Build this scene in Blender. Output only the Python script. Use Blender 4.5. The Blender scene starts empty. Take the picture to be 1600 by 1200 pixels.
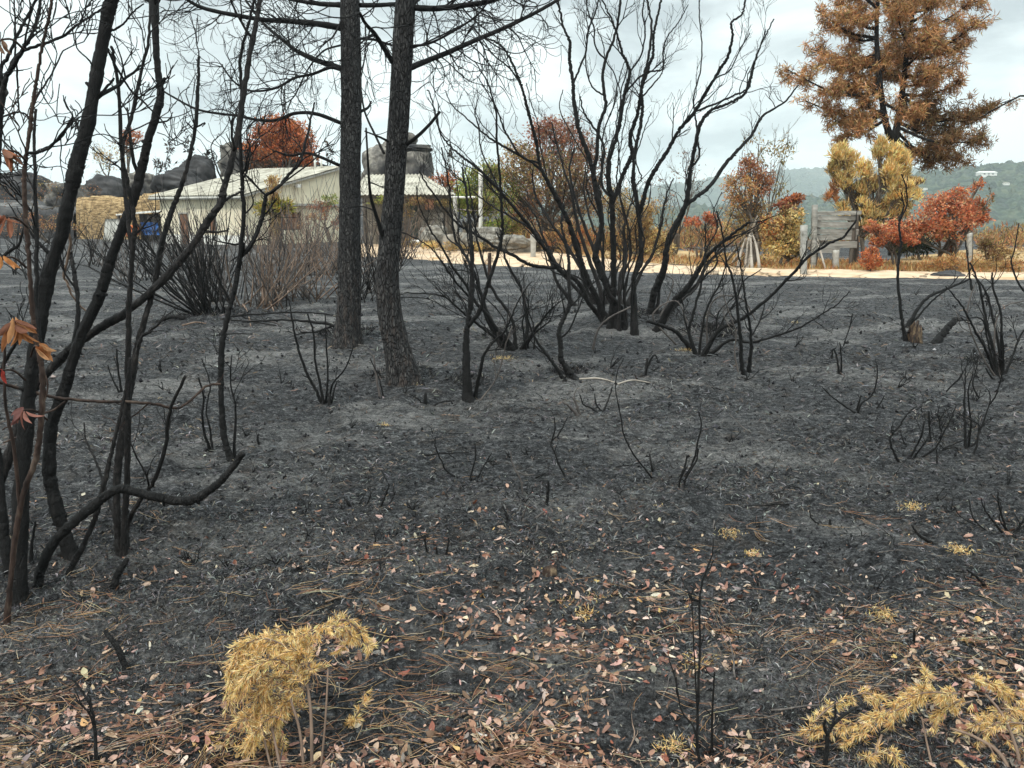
import bpy, bmesh, math, random
import numpy as np
from mathutils import Vector, Matrix

# ------------------------------------------------------------------ camera
F = 1250.0                       # focal length in pixels of the 1600 px wide photograph
PITCH = math.radians(12.2)
CAM = np.array([0.0, 0.0, 1.6])
SC = bpy.context.scene
COL = SC.collection
cam_data = bpy.data.cameras.new('camera')
cam_data.sensor_width = 36.0
cam_data.lens = 36.0 * F / 1600.0
cam_data.clip_start = 0.05
cam_data.clip_end = 12000
cam_ob = bpy.data.objects.new('camera', cam_data)
COL.objects.link(cam_ob)
cam_ob.location = CAM
cam_ob.rotation_euler = (math.radians(90) - PITCH, 0, 0)
SC.camera = cam_ob

# ------------------------------------------------------------------ light
SUN_EL, SUN_AZ = math.radians(52), math.radians(215)     # compass bearing, +Y = 0
SC.view_settings.view_transform = 'Standard'
SC.view_settings.look = 'None'
SC.view_settings.gamma = 1
SC.view_settings.exposure = 0.72
SC.cycles.volume_bounces = 1
SC.cycles.max_bounces = 6
SC.cycles.transparent_max_bounces = 8
world = bpy.data.worlds.new('World')
SC.world = world
world.use_nodes = True
nt = world.node_tree
nt.nodes.clear()
w_out = nt.nodes.new('ShaderNodeOutputWorld')
w_bg = nt.nodes.new('ShaderNodeBackground')
w_bg.inputs['Strength'].default_value = 0.1
sky = nt.nodes.new('ShaderNodeTexSky')
sky.sky_type = 'NISHITA'
sky.sun_disc = False
sky.sun_elevation = SUN_EL
sky.sun_rotation = SUN_AZ
tc = nt.nodes.new('ShaderNodeTexCoord')
mp = nt.nodes.new('ShaderNodeMapping')
mp.inputs['Scale'].default_value = (1.0, 1.0, 2.6)
mp.inputs['Location'].default_value = (0.35, 0.1, 0.25)
n1 = nt.nodes.new('ShaderNodeTexNoise')
n1.inputs['Scale'].default_value = 3.6
n1.inputs['Detail'].default_value = 7
n1.inputs['Roughness'].default_value = 0.55
n1.inputs['Distortion'].default_value = 0.35
cr = nt.nodes.new('ShaderNodeValToRGB')
els = cr.color_ramp.elements
els[0].position = 0.41; els[0].color = (3.5, 3.95, 4.0, 1)
els[1].position = 0.57; els[1].color = (6.9, 7.55, 7.4, 1)
mx = nt.nodes.new('ShaderNodeMix')
mx.data_type = 'RGBA'
mx.inputs['Factor'].default_value = 0.93
nt.links.new(tc.outputs['Generated'], mp.inputs['Vector'])
nt.links.new(mp.outputs['Vector'], n1.inputs['Vector'])
nt.links.new(n1.outputs['Fac'], cr.inputs['Fac'])
nt.links.new(sky.outputs['Color'], mx.inputs['A'])
nt.links.new(cr.outputs['Color'], mx.inputs['B'])
sep = nt.nodes.new('ShaderNodeSeparateXYZ')            # an overcast sky is brighter overhead than at the horizon
nt.links.new(tc.outputs['Generated'], sep.inputs['Vector'])
mr = nt.nodes.new('ShaderNodeMapRange')
mr.inputs[1].default_value = 0.22; mr.inputs[2].default_value = 1.0
mr.inputs[3].default_value = 1.0; mr.inputs[4].default_value = 3.1
nt.links.new(sep.outputs['Z'], mr.inputs[0])
vm = nt.nodes.new('ShaderNodeVectorMath'); vm.operation = 'SCALE'
nt.links.new(mx.outputs['Result'], vm.inputs[0]); nt.links.new(mr.outputs[0], vm.inputs['Scale'])
nt.links.new(vm.outputs['Vector'], w_bg.inputs['Color'])
nt.links.new(w_bg.outputs['Background'], w_out.inputs['Surface'])

sun = bpy.data.lights.new('sun', 'SUN')
sun.energy = 1.5
sun.angle = math.radians(12)
sun.color = (1.0, 0.94, 0.85)
sun_ob = bpy.data.objects.new('sun', sun)
COL.objects.link(sun_ob)
sd = Vector((math.sin(SUN_AZ) * math.cos(SUN_EL), math.cos(SUN_AZ) * math.cos(SUN_EL), math.sin(SUN_EL)))
sun_ob.rotation_euler = (-sd).to_track_quat('-Z', 'Y').to_euler()

# ------------------------------------------------------------------ noise, pixels to points
RS = np.random.RandomState
def _hash(ix, iy, seed):
    h = (ix.astype(np.int64) * 374761393 + iy.astype(np.int64) * 668265263 + seed * 1274126177) & 0xFFFFFFFF
    h = ((h ^ (h >> 13)) * 1274126177) & 0xFFFFFFFF
    h = h ^ (h >> 16)
    return (h & 0xFFFF) / 32767.5 - 1.0
def vn(x, y, seed=0):
    x = np.asarray(x, float); y = np.asarray(y, float)
    ix = np.floor(x); iy = np.floor(y)
    fx = x - ix; fy = y - iy
    fx = fx * fx * (3 - 2 * fx); fy = fy * fy * (3 - 2 * fy)
    a = _hash(ix, iy, seed); b = _hash(ix + 1, iy, seed)
    c = _hash(ix, iy + 1, seed); d = _hash(ix + 1, iy + 1, seed)
    return (a + (b - a) * fx) * (1 - fy) + (c + (d - c) * fx) * fy
def fbm(x, y, octv=4, seed=0, g=0.5):
    s = 0; a = 1; t = 0
    for i in range(octv):
        s = s + a * vn(x * 2 ** i + 17.3 * i, y * 2 ** i - 9.1 * i, seed + i); t += a; a *= g
    return s / t
def sm(t):
    t = np.clip(t, 0, 1)
    return t * t * (3 - 2 * t)
MOUNDS = [(2.05, 11.3, 0.16, 0.9), (0.02, 9.8, 0.11, 0.55), (-0.41, 7.3, 0.07, 0.3), (-2.1, 10.1, 0.09, 0.5), (-1.05, 7.55, 0.08, 0.45), (2.5, 10.0, 0.10, 0.5), (0.6, 7.8, 0.05, 0.3), (5.1, 8.3, 0.08, 0.4),
          (-2.1, 3.3, 0.07, 0.45), (-1.85, 3.9, 0.06, 0.3), (-4.5, 11.8, 0.12, 0.8), (3.4, 6.0, 0.05, 0.35), (2.6, 9.9, 0.06, 0.3), (0.14, 3.45, 0.04, 0.2)]
def H(x, y):
    """height of the ground without its small clods"""
    x = np.asarray(x, float); y = np.asarray(y, float)
    d = np.hypot(x, y)
    h = 0.045 * fbm(x * 0.35, y * 0.35, 3, 3) + 0.02 * fbm(x * 1.3, y * 1.3, 3, 11) * np.clip(1.6 - d / 25, 0.15, 1)
    for mx_, my_, ma, mr_ in MOUNDS:
        h = h + ma * np.exp(-((x - mx_) ** 2 + (y - my_) ** 2) / (mr_ * mr_))
    h = h - 46 * sm((y - 42) / 260) * sm((x + 3) / 16)
    h = h - 46 * sm((np.abs(x) - 60) / 300) * (1 - sm((y - 42) / 260) * sm((x + 3) / 16)) * (y < 1e9) * sm((d - 60) / 200)
    h = h + 2.6 * sm((y - 47) / 14) * (1 - sm((x + 5) / 9)) * (1 - sm((y - 90) / 120))
    return h
def ray(px, py):
    x = (px - 800.0) / F; y = (600.0 - py) / F
    return np.array([x, math.cos(PITCH) + math.sin(PITCH) * y, -math.sin(PITCH) + math.cos(PITCH) * y])
def W(px, py, d):
    r = ray(px, py)
    return CAM + r * (d / r[1])
def G(px, py):
    r = ray(px, py)
    z = 0.0
    for _ in range(6):
        t = (z - CAM[2]) / r[2]
        p = CAM + r * t
        z = float(H(p[0], p[1]))
    return np.array([p[0], p[1], z])
def scale_at(p):
    """metres per photograph pixel at point p"""
    f = (p[..., 1] - CAM[1]) * math.cos(PITCH) - (p[..., 2] - CAM[2]) * math.sin(PITCH)
    return f / F

# ------------------------------------------------------------------ mesh builder
class MB:
    def __init__(s):
        s.v = []; s.q = []; s.t = []; s.c = []; s.n = 0; s.usec = False
    def add(s, v, q=None, t=None, col=None):
        v = np.asarray(v, np.float32).reshape(-1, 3)
        if q is not None and len(q): s.q.append(np.asarray(q, np.int64).reshape(-1, 4) + s.n)
        if t is not None and len(t): s.t.append(np.asarray(t, np.int64).reshape(-1, 3) + s.n)
        if col is not None:
            s.usec = True
            c = np.asarray(col, np.float32)
            if c.ndim == 1: c = np.tile(c, (len(v), 1))
        else:
            c = np.full((len(v), 3), 0.5, np.float32)
        s.c.append(c); s.v.append(v); s.n += len(v)
    def build(s, name, mat, parent=None, smooth=True, loc=None):
        me = bpy.data.meshes.new(name)
        v = np.concatenate(s.v) if s.v else np.zeros((0, 3), np.float32)
        o = bpy.data.objects.new(name, me)
        COL.objects.link(o)
        if parent is not None:
            o.parent = parent
            v = v - np.array(parent_world(parent), np.float32) if not parent.get('_local') else v
        elif loc is not None:
            o.location = loc
            v = v - np.asarray(loc, np.float32)
        if parent is not None:
            _PW[o.name] = parent_world(parent)
            if parent.get('_local'): o['_local'] = True
        else:
            _PW[o.name] = tuple(o.location)
        q = np.concatenate(s.q) if s.q else np.zeros((0, 4), np.int64)
        t = np.concatenate(s.t) if s.t else np.zeros((0, 3), np.int64)
        nl = q.size + t.size
        me.vertices.add(len(v)); me.vertices.foreach_set('co', v.astype(np.float32).ravel())
        me.loops.add(nl)
        me.loops.foreach_set('vertex_index', np.concatenate([q.ravel(), t.ravel()]).astype(np.int32))
        me.polygons.add(len(q) + len(t))
        st = np.concatenate([np.arange(len(q)) * 4, q.size + np.arange(len(t)) * 3]).astype(np.int32)
        me.polygons.foreach_set('loop_start', st)
        me.polygons.foreach_set('use_smooth', np.full(len(q) + len(t), smooth, bool))
        if s.usec:
            a = me.attributes.new('Col', 'FLOAT_COLOR', 'POINT')
            c = np.concatenate(s.c)
            a.data.foreach_set('color', np.concatenate([c, np.ones((len(c), 1), np.float32)], 1).astype(np.float32).ravel())
        me.update(calc_edges=True)
        me.validate()
        if mat is not None: me.materials.append(mat)
        return o
_PW = {}
def parent_world(o):
    return _PW.get(o.name, tuple(o.location))
def tag(o, label=None, cat=None, group=None, kind=None):
    if label: o['label'] = label
    if cat: o['category'] = cat
    if group: o['group'] = group
    if kind: o['kind'] = kind
    return o
def empty(name, loc, label, cat, group=None, rotz=None):
    o = bpy.data.objects.new(name, None)
    COL.objects.link(o)
    o.location = [float(a) for a in loc]
    o.empty_display_size = 0.1
    if rotz is not None:
        o.rotation_euler = (0, 0, rotz)
        o['_local'] = True          # children built in its own frame
    _PW[o.name] = tuple(o.location)
    return tag(o, label, cat, group)
def keep_world(o, loc=(0, 0, 0)):
    _PW[o.name] = tuple(loc)
    return o

def norm(v):
    return v / (np.linalg.norm(v) + 1e-9)
def tube(mb, pts, rad, n=6, col=None, cap=True, rough=0.0, rs=None):
    P = np.asarray(pts, float); m = len(P)
    R = np.asarray(rad, float) * np.ones(m)
    T = np.gradient(P, axis=0)
    T /= (np.linalg.norm(T, axis=1)[:, None] + 1e-9)
    a = np.array([0, 0, 1.0]) if abs(T[0][2]) < 0.9 else np.array([1.0, 0, 0])
    U = np.empty((m, 3)); u = norm(np.cross(T[0], a))
    for i in range(m):
        u = u - T[i] * (u @ T[i]); u = norm(u); U[i] = u
    V = np.cross(T, U)
    ang = np.arange(n) * 2 * math.pi / n
    rr = R[:, None] * np.ones((1, n))
    if rough and rs is not None and n >= 14:          # long ridges and hollows rather than random dents
        Ls = np.concatenate([[0], np.cumsum(np.linalg.norm(np.diff(P, axis=0), axis=1))])[:, None] / max(R[0], 1e-4)
        sd = int(rs.randint(1000))
        rr = rr * (1 + rough * (1.2 * vn(np.cos(ang)[None] * 1.7 + 5 + Ls * .03, np.sin(ang)[None] * 1.7 + Ls * 0.22, sd) + 0.9 * vn(np.cos(ang)[None] * 4 + 9, np.sin(ang)[None] * 4 + Ls * 0.5, sd + 1)))
    elif rough and rs is not None:
        rr = rr * (1 + rough * rs.uniform(-1, 1, (m, n)))
    ring = P[:, None, :] + rr[..., None] * (np.cos(ang)[None, :, None] * U[:, None, :] + np.sin(ang)[None, :, None] * V[:, None, :])
    v = ring.reshape(-1, 3)
    i = np.arange(m - 1)[:, None] * n; j = np.arange(n)[None, :]; k = (j + 1) % n
    q = np.stack([i + j, i + k, i + n + k, i + n + j], -1).reshape(-1, 4)
    t = None
    if cap:
        v = np.concatenate([v, [P[-1] + T[-1] * R[-1] * 0.6], [P[0]]])
        e = (m - 1) * n; jj = np.arange(n); kk = (jj + 1) % n
        t = np.concatenate([np.stack([e + jj, e + kk, np.full(n, m * n)], -1), np.stack([kk, jj, np.full(n, m * n + 1)], -1)])
    mb.add(v, q, t, col)
def catmull(P, k=4):
    P = np.asarray(P, float)
    if len(P) < 3 or k < 2:
        return P
    Q = np.concatenate([[2 * P[0] - P[1]], P, [2 * P[-1] - P[-2]]])
    out = []
    for i in range(len(P) - 1):
        a, b, c, d = Q[i:i + 4]
        for s in np.arange(k) / k:
            out.append(0.5 * (2 * b + (c - a) * s + (2 * a - 5 * b + 4 * c - d) * s * s + (3 * b - a - 3 * c + d) * s ** 3))
    out.append(P[-1])
    return np.array(out)
def perp(d, rs):
    v = rs.normal(size=3); v -= d * (v @ d)
    return norm(v)
def grow(mb, p, d, L, r, lvl, rs, jit=0.22, trop=0.10, kids=3, spread=0.75, n=5, col=None, rmin=0.001, kl=(0.45, 0.75), flat=1.0):
    seg = 4 + int(rs.randint(0, 3))
    pts = [np.array(p, float)]; d = norm(np.array(d, float)); dirs = [d]
    for i in range(seg):
        j = rs.normal(size=3) * jit; j[1] *= flat
        d = norm(d + j + np.array([0, 0, trop]))
        pts.append(pts[-1] + d * L / seg); dirs.append(d)
    rad = np.maximum(np.linspace(r, r * 0.45, seg + 1), rmin)
    tube(mb, pts, rad, n, col)
    if lvl > 0:
        for k in range(kids):
            i = int(rs.randint(max(1, seg // 3), seg + 1))
            q = perp(dirs[i], rs); q[1] *= flat
            cd = norm(dirs[i] + q * spread * rs.uniform(0.6, 1.3) + np.array([0, 0, trop * 1.5]))
            grow(mb, pts[i], cd, L * rs.uniform(*kl), max(rad[i] * 0.68, rmin), lvl - 1, rs, jit, trop, kids, spread, max(3, n - 1), col, rmin, kl, flat)
    return pts

def box(mb, x0, x1, y0, y1, z0, z1, col=None):
    v = [(x, y, z) for z in (z0, z1) for y in (y0, y1) for x in (x0, x1)]
    q = [(0, 2, 3, 1), (4, 5, 7, 6), (0, 1, 5, 4), (2, 6, 7, 3), (0, 4, 6, 2), (1, 3, 7, 5)]
    mb.add(v, q, None, col)
def rough_box(mb, c, ax, half, rs, amp=0.01, nseg=6, col=None):
    """a plank or post with worn, slightly uneven faces: c centre, ax 3 axes, half sizes; long axis is ax[2]"""
    ax = np.array(ax, float); c = np.array(c, float)
    zs = np.linspace(-half[2], half[2], nseg + 1)
    corner = np.array([(-1, -1), (-0.2, -1.02), (1, -1), (1.02, 0.1), (1, 1), (0.1, 1.02), (-1, 1), (-1.02, -0.1)])
    v = []
    for z in zs:
        for a, b in corner:
            e = rs.uniform(-amp, amp, 3)
            v.append(c + ax[0] * (a * half[0] + e[0]) + ax[1] * (b * half[1] + e[1]) + ax[2] * (z + e[2]))
    m = len(corner); q = []
    for i in range(nseg):
        for j in range(m):
            k = (j + 1) % m
            q.append((i * m + j, i * m + k, (i + 1) * m + k, (i + 1) * m + j))
    t = []
    n0 = len(v)
    v.append(c - ax[2] * half[2]); v.append(c + ax[2] * half[2])
    for j in range(m):
        k = (j + 1) % m
        t.append((k, j, n0)); t.append((nseg * m + j, nseg * m + k, n0 + 1))
    mb.add(v, q, t, col)

# ------------------------------------------------------------------ leaves
def cards(mb, C, D, N, length, width, cols, bend=0.25):
    """many small leaves: C start points, D directions, N side hints; each a folded four-sided blade"""
    C = np.asarray(C, float); D = np.asarray(D, float); n = len(C)
    D = D / (np.linalg.norm(D, axis=1)[:, None] + 1e-9)
    S = np.cross(D, N); S /= (np.linalg.norm(S, axis=1)[:, None] + 1e-9)
    U = np.cross(S, D)
    L = np.broadcast_to(np.asarray(length, float), (n,))[:, None]
    B = np.broadcast_to(np.asarray(width, float), (n,))[:, None]
    a = C; b = C + D * L * 0.45 + S * B * 0.5 + U * L * bend * 0.3
    c = C + D * L - U * L * bend * 0.4; d = C + D * L * 0.45 - S * B * 0.5 + U * L * bend * 0.3
    v = np.stack([a, b, c, d], 1).reshape(-1, 3)
    i = np.arange(n)[:, None] * 4
    t = np.concatenate([i + np.array([[0, 1, 2]]), i + np.array([[0, 2, 3]])])
    mb.add(v, None, t, np.repeat(cols, 4, axis=0))
def pal(rs, n, palette, jit=0.25):
    P = np.array([p[:3] for p in palette], float)
    w = np.array([p[3] if len(p) > 3 else 1.0 for p in palette], float)
    c = P[rs.choice(len(P), n, p=w / w.sum())]
    return np.clip(c * (1 + rs.uniform(-jit, jit, (n, 1))) * (1 + rs.uniform(-0.1, 0.1, (n, 3))), 0, 1)

# ------------------------------------------------------------------ materials
def mat_new(name):
    m = bpy.data.materials.new(name); m.use_nodes = True
    t = m.node_tree
    return m, t, t.nodes['Principled BSDF'], t.nodes['Material Output']
def ramp(t, fac, stops):
    r = t.nodes.new('ShaderNodeValToRGB')
    e = r.color_ramp.elements
    while len(e) < len(stops): e.new(0.5)
    for x, (p, c) in zip(e, stops):
        x.position = p; x.color = (*c, 1)
    t.links.new(fac, r.inputs['Fac'])
    return r.outputs['Color']
def noise(t, vec, scale, detail=5, rough=0.6, dist=0.0):
    n = t.nodes.new('ShaderNodeTexNoise')
    n.inputs['Scale'].default_value = scale; n.inputs['Detail'].default_value = detail
    n.inputs['Roughness'].default_value = rough; n.inputs['Distortion'].default_value = dist
    if vec is not None: t.links.new(vec, n.inputs['Vector'])
    return n.outputs['Fac']
def objco(t, scale=(1, 1, 1)):
    c = t.nodes.new('ShaderNodeTexCoord'); m = t.nodes.new('ShaderNodeMapping')
    m.inputs['Scale'].default_value = scale
    t.links.new(c.outputs['Object'], m.inputs['Vector'])
    return m.outputs['Vector']
def mixc(t, fac, a, b, mode='MIX'):
    m = t.nodes.new('ShaderNodeMix'); m.data_type = 'RGBA'; m.blend_type = mode
    if isinstance(fac, float): m.inputs['Factor'].default_value = fac
    else: t.links.new(fac, m.inputs['Factor'])
    for k, x in (('A', a), ('B', b)):
        if isinstance(x, tuple): m.inputs[k].default_value = (*x, 1)
        else: t.links.new(x, m.inputs[k])
    return m.outputs['Result']
def bump(t, bsdf, h, strength=0.5, dist=0.01):
    b = t.nodes.new('ShaderNodeBump')
    b.inputs['Strength'].default_value = strength; b.inputs['Distance'].default_value = dist
    t.links.new(h, b.inputs['Height']); t.links.new(b.outputs['Normal'], bsdf.inputs['Normal'])
def simple(name, stops, scale=8, stretch=(1, 1, 1), rough=0.85, bstr=0.5, bdist=0.01, spec=0.3, second=None, detail=6):
    """noise-coloured rough surface; second = (scale, lo, hi, colour) adds stains with a shape of their own"""
    m, t, b, o = mat_new(name)
    vec = objco(t, stretch)
    f = noise(t, vec, scale, detail)
    c = ramp(t, f, stops)
    if second:
        f2 = noise(t, objco(t, stretch), second[0], 4)
        k = ramp(t, f2, [(second[1], (0, 0, 0)), (second[2], (1, 1, 1))])
        c = mixc(t, k, c, second[3])
    t.links.new(c, b.inputs['Base Color'])
    b.inputs['Roughness'].default_value = rough
    b.inputs['Specular IOR Level'].default_value = spec
    bump(t, b, f, bstr, bdist)
    return m
def leafmat(name, trans=0.25, rough=0.7):
    m, t, b, o = mat_new(name)
    a = t.nodes.new('ShaderNodeAttribute'); a.attribute_name = 'Col'
    t.links.new(a.outputs['Color'], b.inputs['Base Color'])
    b.inputs['Roughness'].default_value = rough
    b.inputs['Specular IOR Level'].default_value = 0.25
    if trans:
        tr = t.nodes.new('ShaderNodeBsdfTranslucent'); mxs = t.nodes.new('ShaderNodeMixShader')
        t.links.new(a.outputs['Color'], tr.inputs['Color'])
        mxs.inputs['Fac'].default_value = trans
        t.links.new(b.outputs['BSDF'], mxs.inputs[1]); t.links.new(tr.outputs['BSDF'], mxs.inputs[2])
        t.links.new(mxs.outputs['Shader'], o.inputs['Surface'])
    return m
M = {}
def charmat(name, stops, ash):
    m, t, b, o = mat_new(name)
    v = objco(t, (1, 1, 0.42))
    f = noise(t, v, 30, 8, 0.7)
    vo = t.nodes.new('ShaderNodeTexVoronoi'); vo.feature = 'DISTANCE_TO_EDGE'; vo.inputs['Scale'].default_value = 70
    w = mixc(t, 0.06, v, ramp(t, f, [(0, (0, 0, 0)), (1, (1, 1, 1))])); t.links.new(w, vo.inputs['Vector'])
    k = ramp(t, vo.outputs['Distance'], [(0.0, (0, 0, 0)), (0.10, (1, 1, 1))])
    c = mixc(t, k, (0.004, 0.004, 0.004), ramp(t, f, stops))
    f2 = noise(t, objco(t, (1, 1, 0.6)), 6, 6, 0.7)
    c = mixc(t, ramp(t, f2, [(0.56, (0, 0, 0)), (0.72, (0.75, 0.75, 0.75))]), c, ash)  # mottled ash; its grey also paints in the lit side of the stems
    t.links.new(c, b.inputs['Base Color']); b.inputs['Roughness'].default_value = 0.78; b.inputs['Specular IOR Level'].default_value = 0.3
    ad = t.nodes.new('ShaderNodeMath'); ad.operation = 'MULTIPLY_ADD'; ad.inputs[1].default_value = 0.9
    t.links.new(f, ad.inputs[0]); t.links.new(k, ad.inputs[2]); bump(t, b, ad.outputs[0], 1.0, 0.006)
    return m
M['char'] = charmat('charred_bark', [(0.34, (0.002, 0.002, 0.002)), (0.54, (0.0058, 0.0055, 0.0055)), (0.72, (0.022, 0.020, 0.019))], (0.024, 0.021, 0.020))
M['charash'] = charmat('charred_bark_with_ash', [(0.34, (0.005, 0.0045, 0.0045)), (0.54, (0.016, 0.014, 0.0135)), (0.72, (0.050, 0.043, 0.039))], (0.060, 0.050, 0.044))
M['brownstem'] = simple('singed_brown_bark', [(0.34, (0.012, 0.008, 0.007)), (0.52, (0.040, 0.024, 0.018)), (0.7, (0.10, 0.072, 0.055))], 26, (1, 1, 0.3), 0.8, 0.6, 0.004)
M['greystem'] = simple('bare_grey_twig', [(0.3, (0.035, 0.03, 0.03)), (0.6, (0.10, 0.088, 0.08)), (0.85, (0.22, 0.19, 0.165))], 10, (1, 1, 0.4), 0.85, 0.5, 0.004)
M['tanstem'] = simple('scorched_tan_twig', [(0.3, (0.09, 0.06, 0.045)), (0.6, (0.22, 0.155, 0.115)), (0.85, (0.38, 0.30, 0.23))], 9, (1, 1, 0.4), 0.85, 0.4, 0.004)
M['palepole'] = simple('weathered_pale_wood', [(0.3, (0.22, 0.19, 0.16)), (0.6, (0.36, 0.32, 0.27)), (0.85, (0.46, 0.42, 0.37))], 7, (1, 1, 0.15), 0.8, 0.5, 0.004)
M['leaf'] = leafmat('dry_leaf', 0.42)
M['straw'] = leafmat('straw', 0.42)
M['debris'] = leafmat('charred_fragment', 0.0, 0.75)
M['litter'] = leafmat('fallen_leaf', 0.1, 0.6)

# ================================================================== SETTING
# ---- ground material: charcoal soil, ash patches, brown bare patches
def ground_mat():
    m, t, b, o = mat_new('burnt_soil')
    v = objco(t)
    f1 = noise(t, v, 75, 9, 0.82, 0.3)            # grain
    f0 = noise(t, objco(t, (0.6, 1, 1)), 24, 8, 0.75, 0.6)            # crumbs
    f2 = noise(t, objco(t, (0.7, 1.5, 1)), 0.75, 7, 0.62, 0.4)            # ash drifts
    f3 = noise(t, v, 5, 7, 0.7)                    # bare brown soil
    grain = mixc(t, 0.5, ramp(t, f1, [(0.36, (0, 0, 0)), (0.64, (1, 1, 1))]), ramp(t, f0, [(0.36, (0, 0, 0)), (0.64, (1, 1, 1))]))
    c = ramp(t, grain, [(0.18, (0.004, 0.004, 0.0045)), (0.38, (0.0195, 0.0205, 0.022)), (0.60, (0.068, 0.070, 0.0735)), (0.86, (0.25, 0.25, 0.25))])
    ash = ramp(t, f2, [(0.50, (0, 0, 0)), (0.62, (1, 1, 1))])
    c = mixc(t, ash, c, ramp(t, grain, [(0.12, (0.030, 0.030, 0.031)), (0.42, (0.115, 0.114, 0.113)), (0.80, (0.31, 0.30, 0.285))]))
    br = ramp(t, f3, [(0.54, (0, 0, 0)), (0.70, (0.65, 0.65, 0.65))])
    c = mixc(t, br, c, ramp(t, grain, [(0.2, (0.02, 0.015, 0.012)), (0.8, (0.12, 0.092, 0.068))]))
    t.links.new(c, b.inputs['Base Color'])
    b.inputs['Roughness'].default_value = 0.92
    b.inputs['Specular IOR Level'].default_value = 0.2
    bump(t, b, grain, 1.0, 0.022)
    return m
M['ground'] = ground_mat()

def micro(x, y):
    d = np.hypot(x, y)
    k = np.clip(1.25 - d / 24, 0.0, 1)
    c1 = fbm(x * 5, y * 5, 3, 21); c2 = fbm(x * 17, y * 17, 3, 33); c3 = vn(x * 60, y * 60, 44)
    lump = np.maximum(0, fbm(x * 2.3, y * 2.3, 2, 71) - 0.12) * 0.10
    return k * (0.022 * c1 + 0.016 * c2 + 0.007 * c3) + np.clip(1.5 - d / 22, 0.1, 1) * lump
def GZ(x, y):
    return H(x, y) + micro(x, y)

def polar_ground():
    th = np.concatenate([np.linspace(-0.78, 0.78, 560), np.linspace(0.78, 2 * math.pi - 0.78, 70)[1:-1]])
    r = [0.15]
    while r[-1] < 3400:
        x = r[-1]
        r.append(x * (1.10 if x < 1.2 else 1.0056 if x < 24 else 1.02 if x < 70 else 1.06))
    r = np.array(r)
    X = r[:, None] * np.sin(th)[None, :]; Y = r[:, None] * np.cos(th)[None, :]
    Z = GZ(X, Y)
    v = np.stack([X, Y, Z], -1).reshape(-1, 3)
    n = len(th); m = len(r)
    i = np.arange(m - 1)[:, None] * n; j = np.arange(n)[None, :]; k = (j + 1) % n
    q = np.stack([i + j, i + n + j, i + n + k, i + k], -1).reshape(-1, 4)
    v = np.concatenate([v, [[0, 0, float(GZ(0.0, 0.0))]]])
    tt = np.stack([np.arange(n), (np.arange(n) + 1) % n, np.full(n, m * n)], -1)
    mb = MB(); mb.add(v, q, tt[:, ::-1])
    return mb
tag(polar_ground().build('ground', M['ground']), kind='structure')

def ribbon(name, near, far, mat, lift, kind='structure', seg=14, sub=16, wob=0.12, label=None, cat=None):
    """a draped sheet between two pixel lines on the ground"""
    A = catmull(np.array([G(*p)[:2] for p in near]), sub); B = catmull(np.array([G(*p)[:2] for p in far]), sub)
    n = min(len(A), len(B))
    s = np.linspace(0, 1, n * 2)
    def res(P):
        d = np.linspace(0, 1, len(P)); return np.stack([np.interp(s, d, P[:, 0]), np.interp(s, d, P[:, 1])], 1)
    A, B = res(A), res(B)
    A = A + wob * np.stack([vn(s * 90, s * 0, 5), vn(s * 70, s * 0 + 3, 6)], 1) + 0.5 * wob * np.stack([vn(s * 300, s * 0, 7), vn(s * 290, s * 0 + 3, 8)], 1)
    w = np.linspace(0, 1, seg + 1)
    P = A[None] * (1 - w)[:, None, None] + B[None] * w[:, None, None]
    X, Y = P[..., 0], P[..., 1]
    Z = GZ(X, Y) + lift * np.minimum(1, np.minimum(w, 1 - w)[:, None] * 8 + 0.15)
    v = np.stack([X, Y, Z], -1).reshape(-1, 3)
    k = len(s)
    i = np.arange(seg)[:, None] * k; j = np.arange(k - 1)[None, :]
    q = np.stack([i + j, i + j + 1, i + k + j + 1, i + k + j], -1).reshape(-1, 4)
    mb = MB(); mb.add(v, q)
    return tag(mb.build(name, mat), label, cat, kind=kind)
M['sand'] = simple('pale_sandy_dirt', [(0.3, (0.34, 0.235, 0.15)), (0.5, (0.52, 0.385, 0.26)), (0.75, (0.62, 0.49, 0.36))], 1.6, rough=0.95, bstr=0.5, bdist=0.02, second=(0.9, 0.58, 0.72, (0.40, 0.24, 0.10)))
M['verge'] = simple('dry_grass_soil', [(0.3, (0.16, 0.10, 0.05)), (0.5, (0.36, 0.24, 0.11)), (0.75, (0.50, 0.36, 0.18))], 2.2, rough=0.95, bstr=0.6, bdist=0.03, second=(0.7, 0.55, 0.66, (0.05, 0.042, 0.036)))
road_near = [(560, 400), (640, 404), (700, 410), (760, 414), (900, 421), (1000, 425), (1100, 429), (1250, 433), (1400, 434), (1700, 437), (1900, 439)]
road_far = [(540, 380), (640, 383), (700, 384), (760, 387), (850, 393), (960, 407), (1050, 415), (1150, 420), (1300, 423), (1450, 426), (1700, 429), (1900, 431)]
ribbon('dirt_road', road_near, road_far, M['sand'], 0.05, wob=0.3)
ribbon('dry_verge', [(850, 390), (960, 406), (1050, 414), (1150, 419), (1300, 422), (1450, 425), (1700, 428), (1900, 430)],
       [(830, 380), (960, 386), (1050, 391), (1150, 397), (1220, 405), (1300, 411), (1380, 409), (1450, 398), (1550, 388), (1700, 386), (1900, 386)], M['verge'], 0.04)

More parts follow.
